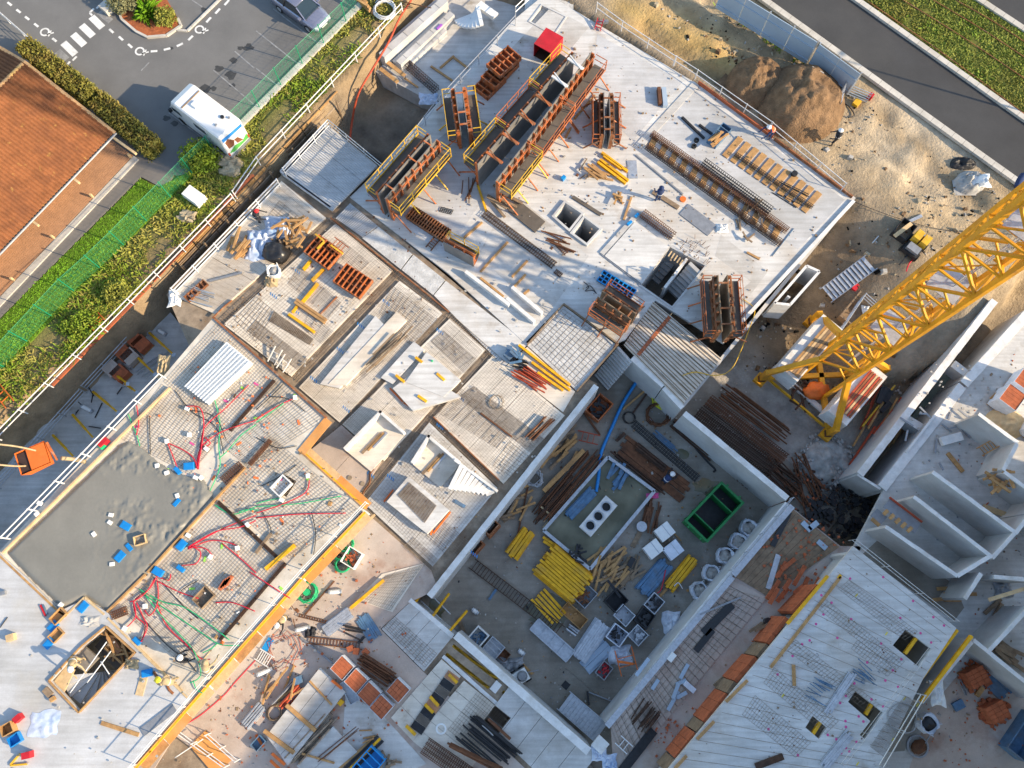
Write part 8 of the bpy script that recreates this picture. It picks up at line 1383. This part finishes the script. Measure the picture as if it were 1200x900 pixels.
# on the pale slab
mb_pts = [(385,12),(540,5),(680,117),(298,125),(260,180),(225,225),(325,290),(390,202),(160,320),(115,375),(45,462),(465,405),(550,490),(610,520),(585,442),(620,197),(775,193),(825,232),(715,268),(530,316),(765,312),(625,390),(405,503),(365,562),(338,595),(485,578),(540,612),(447,682),(425,658),(363,680),(382,823),(343,830),(415,778),(365,806),(320,765),(140,840),(2,718),(195,302),(280,745),(250,90),(365,707)]
for x, y in mb_pts: p = Z(3,3,x,y,3.0); one('paint_dot', MB().cyl((p.x,p.y,3.001), .07, .006, 8), 'print_pink', 'pink paint dot sprayed on the broad pale slab', 'paint mark', 'pink paint dots')
for x, y, m in [(415,90,'print_yellow'),(555,270,'print_yellow'),(70,560,'print_yellow'),(640,575,'print_yellow'),(420,880,'print_yellow'),(585,765,'print_yellow'),(700,605,'print_yellow')]: p = Z(3,3,x,y,3.0); one('paint_mark', MB().box((p.x,p.y,3.001), (.2,.06,.006), GB), m, 'yellow paint stroke sprayed on the broad pale slab', 'paint mark', 'yellow paint strokes')
plank(*zp(3,3,(118,415),(122,515)), 3.02, 'short timber lying alone on the pale slab', 'timber', .16, .1); bundle(*zp(3,3,(398,455),(275,635)), 3.02, 4, 2, 'galvanised rod in the bundle beside the L shaped opening', 'galvanised', 'rods beside the L opening', 'rod', 'rod', .1, .07, jit=.06); bundle(*zp(3,3,(380,740),(260,890)), 3.02, 5, 2, 'galvanised rod in the bundle at the lower edge', 'galvanised', 'rods at the lower edge', 'rod', 'rod', .1, .07, jit=.05); bars((950,805),(968,815), 3.03, 12, 1.2, 'loose blue grey clip bar on the pale slab', 'blue_steel', .025, 'clip bars on the pale slab', .8, 'clip_bar'); bars((1003,785),(1022,798), 3.03, 10, 1.0, 'loose grey clip bar near the openings', 'blue_steel', .025, 'clip bars near the openings', .8, 'clip_bar'); plank((885,898),(917,886), 3.02, 'rusty channel lying at the lower edge of the pale slab', 'rust_dark', .3, .15, 'channel', name='channel')
for a, b, l in [((1072,748),(1059,766),'yellow beam bridging the square opening'),((1020,825),(1013,837),'yellow beam bridging the L shaped opening'),((960,846),(951,860),'timber beam bridging the small opening'),((1120,738),(1065,812),'long yellow beam along the pale slab edge, inner'),((1137,745),(1078,822),'long yellow beam along the pale slab edge, outer')]: beam(a, b, 2.75, 'yellow_beam', .16, .2, l)
railing([(1003,632),(1124,728)], 3.0, 'thin grey guardrail on the pale slab towards the rooms', 1.0, 'galvanised', 2.0, (.5,1.0), .015); railing([(1100,752),(990,898)], 3.0, 'thin grey guardrail across the pale slab', 1.0, 'galvanised', 2.2, (.5,1.0), .014); railing([(1085,815),(1035,900)], 3.0, 'double galvanised rail at the low end of the pale slab', 1.0, 'galvanised', 1.8, (.5,1.0), .03)
coil((1058,842), .75, 3.02, 1, 'single loop of grey cable on the pale slab', 'steel_grey', .025, tall=.02, name='cable_loop', cat='cable', wob=.1)
chunks((985,770), 26, 5.0, 3.0, .04, .12, 'timber_old', 'slab_debris')
# ------------------------------------------------------------ rooms on the right
brickpack((1171,472), -.06, 'brick pallet wrapped in pink film beside the sand heap', GB, (1.2,1.1,1.4)); brickpack((1190,452), -.06, 'brick pallet behind the pink wrapped one', GB, (1.1,1.1,1.2)); brickpack((1205,505), -.06, 'brick pallet against the ladder room', GB, (1.1,1.1,1.2)); heap((1177,497), 1.3, 1.0, .6, 0, 'small yellow sand heap between the brick pallets', 'timber_pale', 21, 'sand_heap', .3, 30, -.1)
for a, b, l in [((1136,792),(0,0),'broken brick stack beside the blue sheets'),((1159,832),(0,0),'broken brick stack by the cable loop')]: brickpack(a, -.06, l, R(25), (1.1,.9,.9), 'brick', False, None, False); chunks((a[0]+5, a[1]), 40, .9, -.06, .1, .28, 'brick', 'brick_pieces')
ladder((1147,530),(1174,515), .5, .4, 1.4, 'timber ladder leaning on the short precast wall', 'timber', 7); plank((1110,531),(1128,553), -.05, 'timber plank on the floor of the long room', 'timber', .25, .08); plank((1152,594),(1180,604), .0, 'pale board on the floor beyond the long wall', 'timber_pale', .35, .06); pile((1167,563), 14, .6, 1.0, 1.6, 'rough timber stuck in the corner form', 'timber', .14, .12, 'timber', 'timbers of the corner form', 'corner_timber', None, 1, 7); pile((1113,695), 6, .5, 1.4, -.05, 'plank in the stack beside the short cross wall', 'timber', .2, .1, 'plank', 'planks beside the cross wall', 'plank', R(5), .1, 3); plank((1158,703),(1200,690), 2.3, 'pale board leaning over the wall stub', 'timber_pale', .2, .06); pile((1172,765), 14, .9, 1.5, -.05, 'old plank in the heap behind the narrow wall', 'timber_old', .2, .08, 'plank', 'old planks behind the narrow wall', 'old_plank', R(-35), .2, 5); pile((1172,718), 8, .6, 1.0, -.05, 'old plank in the corner by the wall stub', 'timber_old', .2, .08, 'plank', 'old planks by the wall stub', 'old_plank', R(50), .3, 4); tarp((1176,690), (1.0,1.0,.5), 0, 'dark rag bundle by the wall stub', 'steel_grey', 55, 'rag', 'rag')
slab('steel_sheet', [(1035,594),(1043,584),(1079,614),(1072,625)], 1.2, .06, 'steel_grey', 'dark grey steel sheet laid over the cellar room', 'steel sheet'); plank((1042,583),(1080,612), 1.22, 'dark red edge bar of the steel sheet', 'red_bar', .1, .1, 'bar', name='edge_bar')
for i in range(5): plank((1035+i*7,603+i*5),(1040+i*7,598+i*5), 2.6, 'small timber spacer on the cellar wall top', 'timber', .18, .1, 'spacer', 'spacers on the cellar wall', 'spacer')
slab('grey_plate', [(1020,604),(1028,596),(1040,606),(1032,615)], .6, .05, 'steel_grey', 'grey plate at the head of the cellar room', 'plate'); plank((1021,608),(1030,616), .7, 'yellow timber at the end of the foundation wall', 'timber', .2, .1)
bundle((1150,783),(1180,813), -.05, 5, 1, 'blue grey panel leaning below the tall wall', 'blue_steel', 'panels below the tall wall', 'panel_strip', 'panel', .22, .06, jit=.08); cuboid((1122,826), (.6,.45,.2), -.05, 'small dark blue tray on the dusty floor', 'blue_steel', 'tray', 'tray', R(25)); crate((1193,860), (2.4,1.1,.9), -.05, 'dark blue steel container at the lower wall', 'blue_steel', 'container', 'container', GB, .06); bag((1081,846), .55, .3, 'white bulk bag with dark inside under the slab rails', 'bag_white', .8, fill='black_plastic', seed=9); tarp((1098,812), (.7,1.3,.6), 2.2, 'peeling white film on the wall top', 'white_plastic', 58, 'film', 'film'); rt = root('pump_cart', 'round rusty pump cart on the floor below the slab rails', 'pump', W(1074,874,-.05), .5); MB().lump((0,0,.2), (.45,.35,.4), 12, 6, .1).build('drum', 'rust', rt, True); MB().ring((0,0,.1), .6, .5, .08, 18).build('base_ring', 'steel_grey', rt); MB().bar((.3,0,.4), (.9,.3,.5), .05).build('handle', 'steel_grey', rt); plank((1143,815),(1150,805), -.05, 'timber block beside the broken bricks', 'timber', .25, .2, 'block', name='timber_block'); bars((1122,790),(1133,817), -.04, 4, .3, 'thin dark rod by the broken bricks', 'steel_grey', .03, 'rods by the broken bricks', .2)
pile((1100,500), 12, 2.5, .7, -.05, 'small grey scrap on the rooms floor', 'steel_grey', .1, .06, 'scrap', 'scrap on the rooms floor', 'scrap_piece'); chunks((1120,480), 60, 3.0, -.05, .04, .14, 'pebble', 'floor_debris'); chunks((1130,830), 80, 3.5, -.05, .03, .12, 'brick', 'floor_debris'); wall((1062,530),(1104,476), .12, -.05, .12, 'low kerb along the rooms floor', 'kerb_wall'); cuboid((1113,515), (1.3,.5,.3), 0, 'pale concrete step in the ladder room', 'wall_top', 'step', 'concrete_step', R(15)); bars((1162,470),(1170,462), 0, 4, .4, 'yellow timber by the brick pallets', 'timber', .05, 'timbers by the brick pallets', .3)
# loose debris on the slabs
for p, n, rd, z, m in [((700,170),120,9,0,'timber_old'),((820,230),110,8,0,'timber_old'),((640,280),110,7,0,'pebble'),((480,300),40,4,0,'rust'),((420,420),60,6,.0,'pebble'),((550,500),60,5,0,'pebble'),((340,330),60,5,0,'timber_old'),((760,620),160,7,-3.2,'timber_old'),((640,780),90,6,-3.2,'pebble'),((360,790),150,6,-.04,'brick'),((330,740),100,5,-.04,'pebble'),((250,500),60,4,3.02,'print_orange'),((320,600),50,4,3.02,'timber_old'),((200,720),50,4,3.02,'timber_old'),((100,850),40,5,3.17,'pebble'),((840,470),100,4,-3.2,'pebble')]: chunks(p, n, rd, z, .03, .13, m, 'loose_debris')
for i, (c_, pts, l) in enumerate([('print_pink',[(265,470),(225,520),(190,560),(160,500),(300,450),(330,560),(110,570),(95,585)],'pink paint mark sprayed on the left deck'),('print_lime',[(285,455),(300,490),(345,465),(360,560),(260,640),(240,655),(225,690),(195,550),(330,690)],'lime paint mark sprayed on the left deck'),('print_orange',[(350,495),(300,560),(280,520),(330,610),(250,560),(230,480)],'orange paint mark sprayed on the left deck')]):
    for x, y in pts: one('paint_mark', MB().box(W(x, y, DK+.03), (.3,.12,.008), random.random()*3), c_, l, 'paint mark', l+' group')
floor('dirt_bay', [(1088,832),(1142,768),(1240,840),(1240,960),(1046,960)], -.055, .02, 'dusty_floor'); floor('dirt_bay', [(1010,650),(1036,626),(1118,685),(1130,712),(1118,728)], -.054, .02, 'pit_floor')
def litter(poly, n, z, s0, s1, ms, name='site_litter', flat=.5):
    P = pw(poly, z); xs = [p.x for p in P]; ys = [p.y for p in P]; X = rng.uniform(min(xs), max(xs), n); Y = rng.uniform(min(ys), max(ys), n); k = (seg_dist(X, Y, P) > .15) & (vnoise(X, Y, .5, 77)+rng.normal(0, .2, n) > -.1); mbs = [MB() for m in ms]
    for i, (x, y) in enumerate(zip(X[k], Y[k])): s = random.uniform(s0, s1)*(2.2 if random.random() < .08 else 1); mbs[i % len(ms)].box((x, y, gz(x, y)-.02 if name == 'clods' else z), (s, s*random.uniform(.2, 1), s*flat*random.uniform(.3, 1)), random.random()*3, .7)
    for b, m in zip(mbs, ms):
        if b.v: b.build(name, m, kind='stuff')
litter([(640,-4),(815,100),(995,232),(850,395),(760,350),(660,352),(615,395),(420,232)], 1500, .004, .03, .10, ['timber_old','pebble','rust','timber','steel_grey'])
litter([(210,345),(388,250),(665,485),(510,680),(360,532)], 900, .01, .03, .10, ['timber_old','rust','pebble','timber'])
litter([(255,376),(380,490),(420,598),(240,790),(130,715),(250,580),(200,450)], 700, 3.03, .03, .11, ['timber','print_orange','white_plastic','timber_old','rust'])
litter([(700,460),(515,690),(690,875),(915,590),(800,490)], 1500, -3.198, .03, .13, ['timber_old','timber','rust','pebble','black_steel','steel_grey'])
litter([(430,600),(510,690),(450,740),(480,900),(200,900)], 1300, -.038, .03, .12, ['brick','timber_old','pebble','rust','timber'])
litter([(985,642),(1000,650),(800,895),(735,895),(900,702)], 500, -.058, .03, .12, ['brick','timber_old','pebble'])
litter([(1000,645),(1115,738),(1020,895),(800,895)], 260, 3.002, .03, .09, ['timber_old','steel_grey','rust'])
litter([(1040,575),(1190,400),(1230,560),(1230,860),(1060,880),(1130,735)], 900, -.058, .03, .13, ['brick','timber_old','pebble','steel_grey'])
litter([(700,-20),(1003,220),(1110,330),(1200,320),(1190,235),(850,10)], 3500, -.12, .05, .17, ['ground_soil','rock','soil_heap','pebble'], 'clods', .9)
litter([(900,250),(1000,240),(1075,335),(1110,360),(1000,470),(880,430)], 2200, -1.6, .05, .2, ['rock','soil_heap','ground_soil','pebble'], 'clods', .9)
litter([(830,20),(975,105),(985,160),(880,135)], 600, .0, .06, .22, ['soil_heap','soil_heap','rock'], 'clods', .9)
# ------------------------------------------------------------ unseen block, added out of view to shade the low corner
def add_shade_block():
    c = W(1420,1020,0); rt = root('shade_block', 'unseen tall pale block added beyond the rooms to shade the low corner', 'building', c, GB); L, w, h = 34., 14., BLOCK_H
    MB().box((0,0,0), (L, w, h)).build('wall', 'render_cream', rt); MB().box((0,0,h), (L+.8, w+.8, .4)).build('roof', 'tile', rt)
    gm = MB().box((0,0,0), (1.4,.12,1.5)).mesh('window'); gm.materials.append(M['glass_dark'])
    for f in range(int(h/3)):
        for i in range(11):
            for s in (-1, 1): o = bpy.data.objects.new('window', gm); col.objects.link(o); o.parent = rt; o.location = (-L/2+1.8+i*3.05, s*(w/2+.02), f*3+1.0)
BLOCK_H = 17.
add_shade_block()
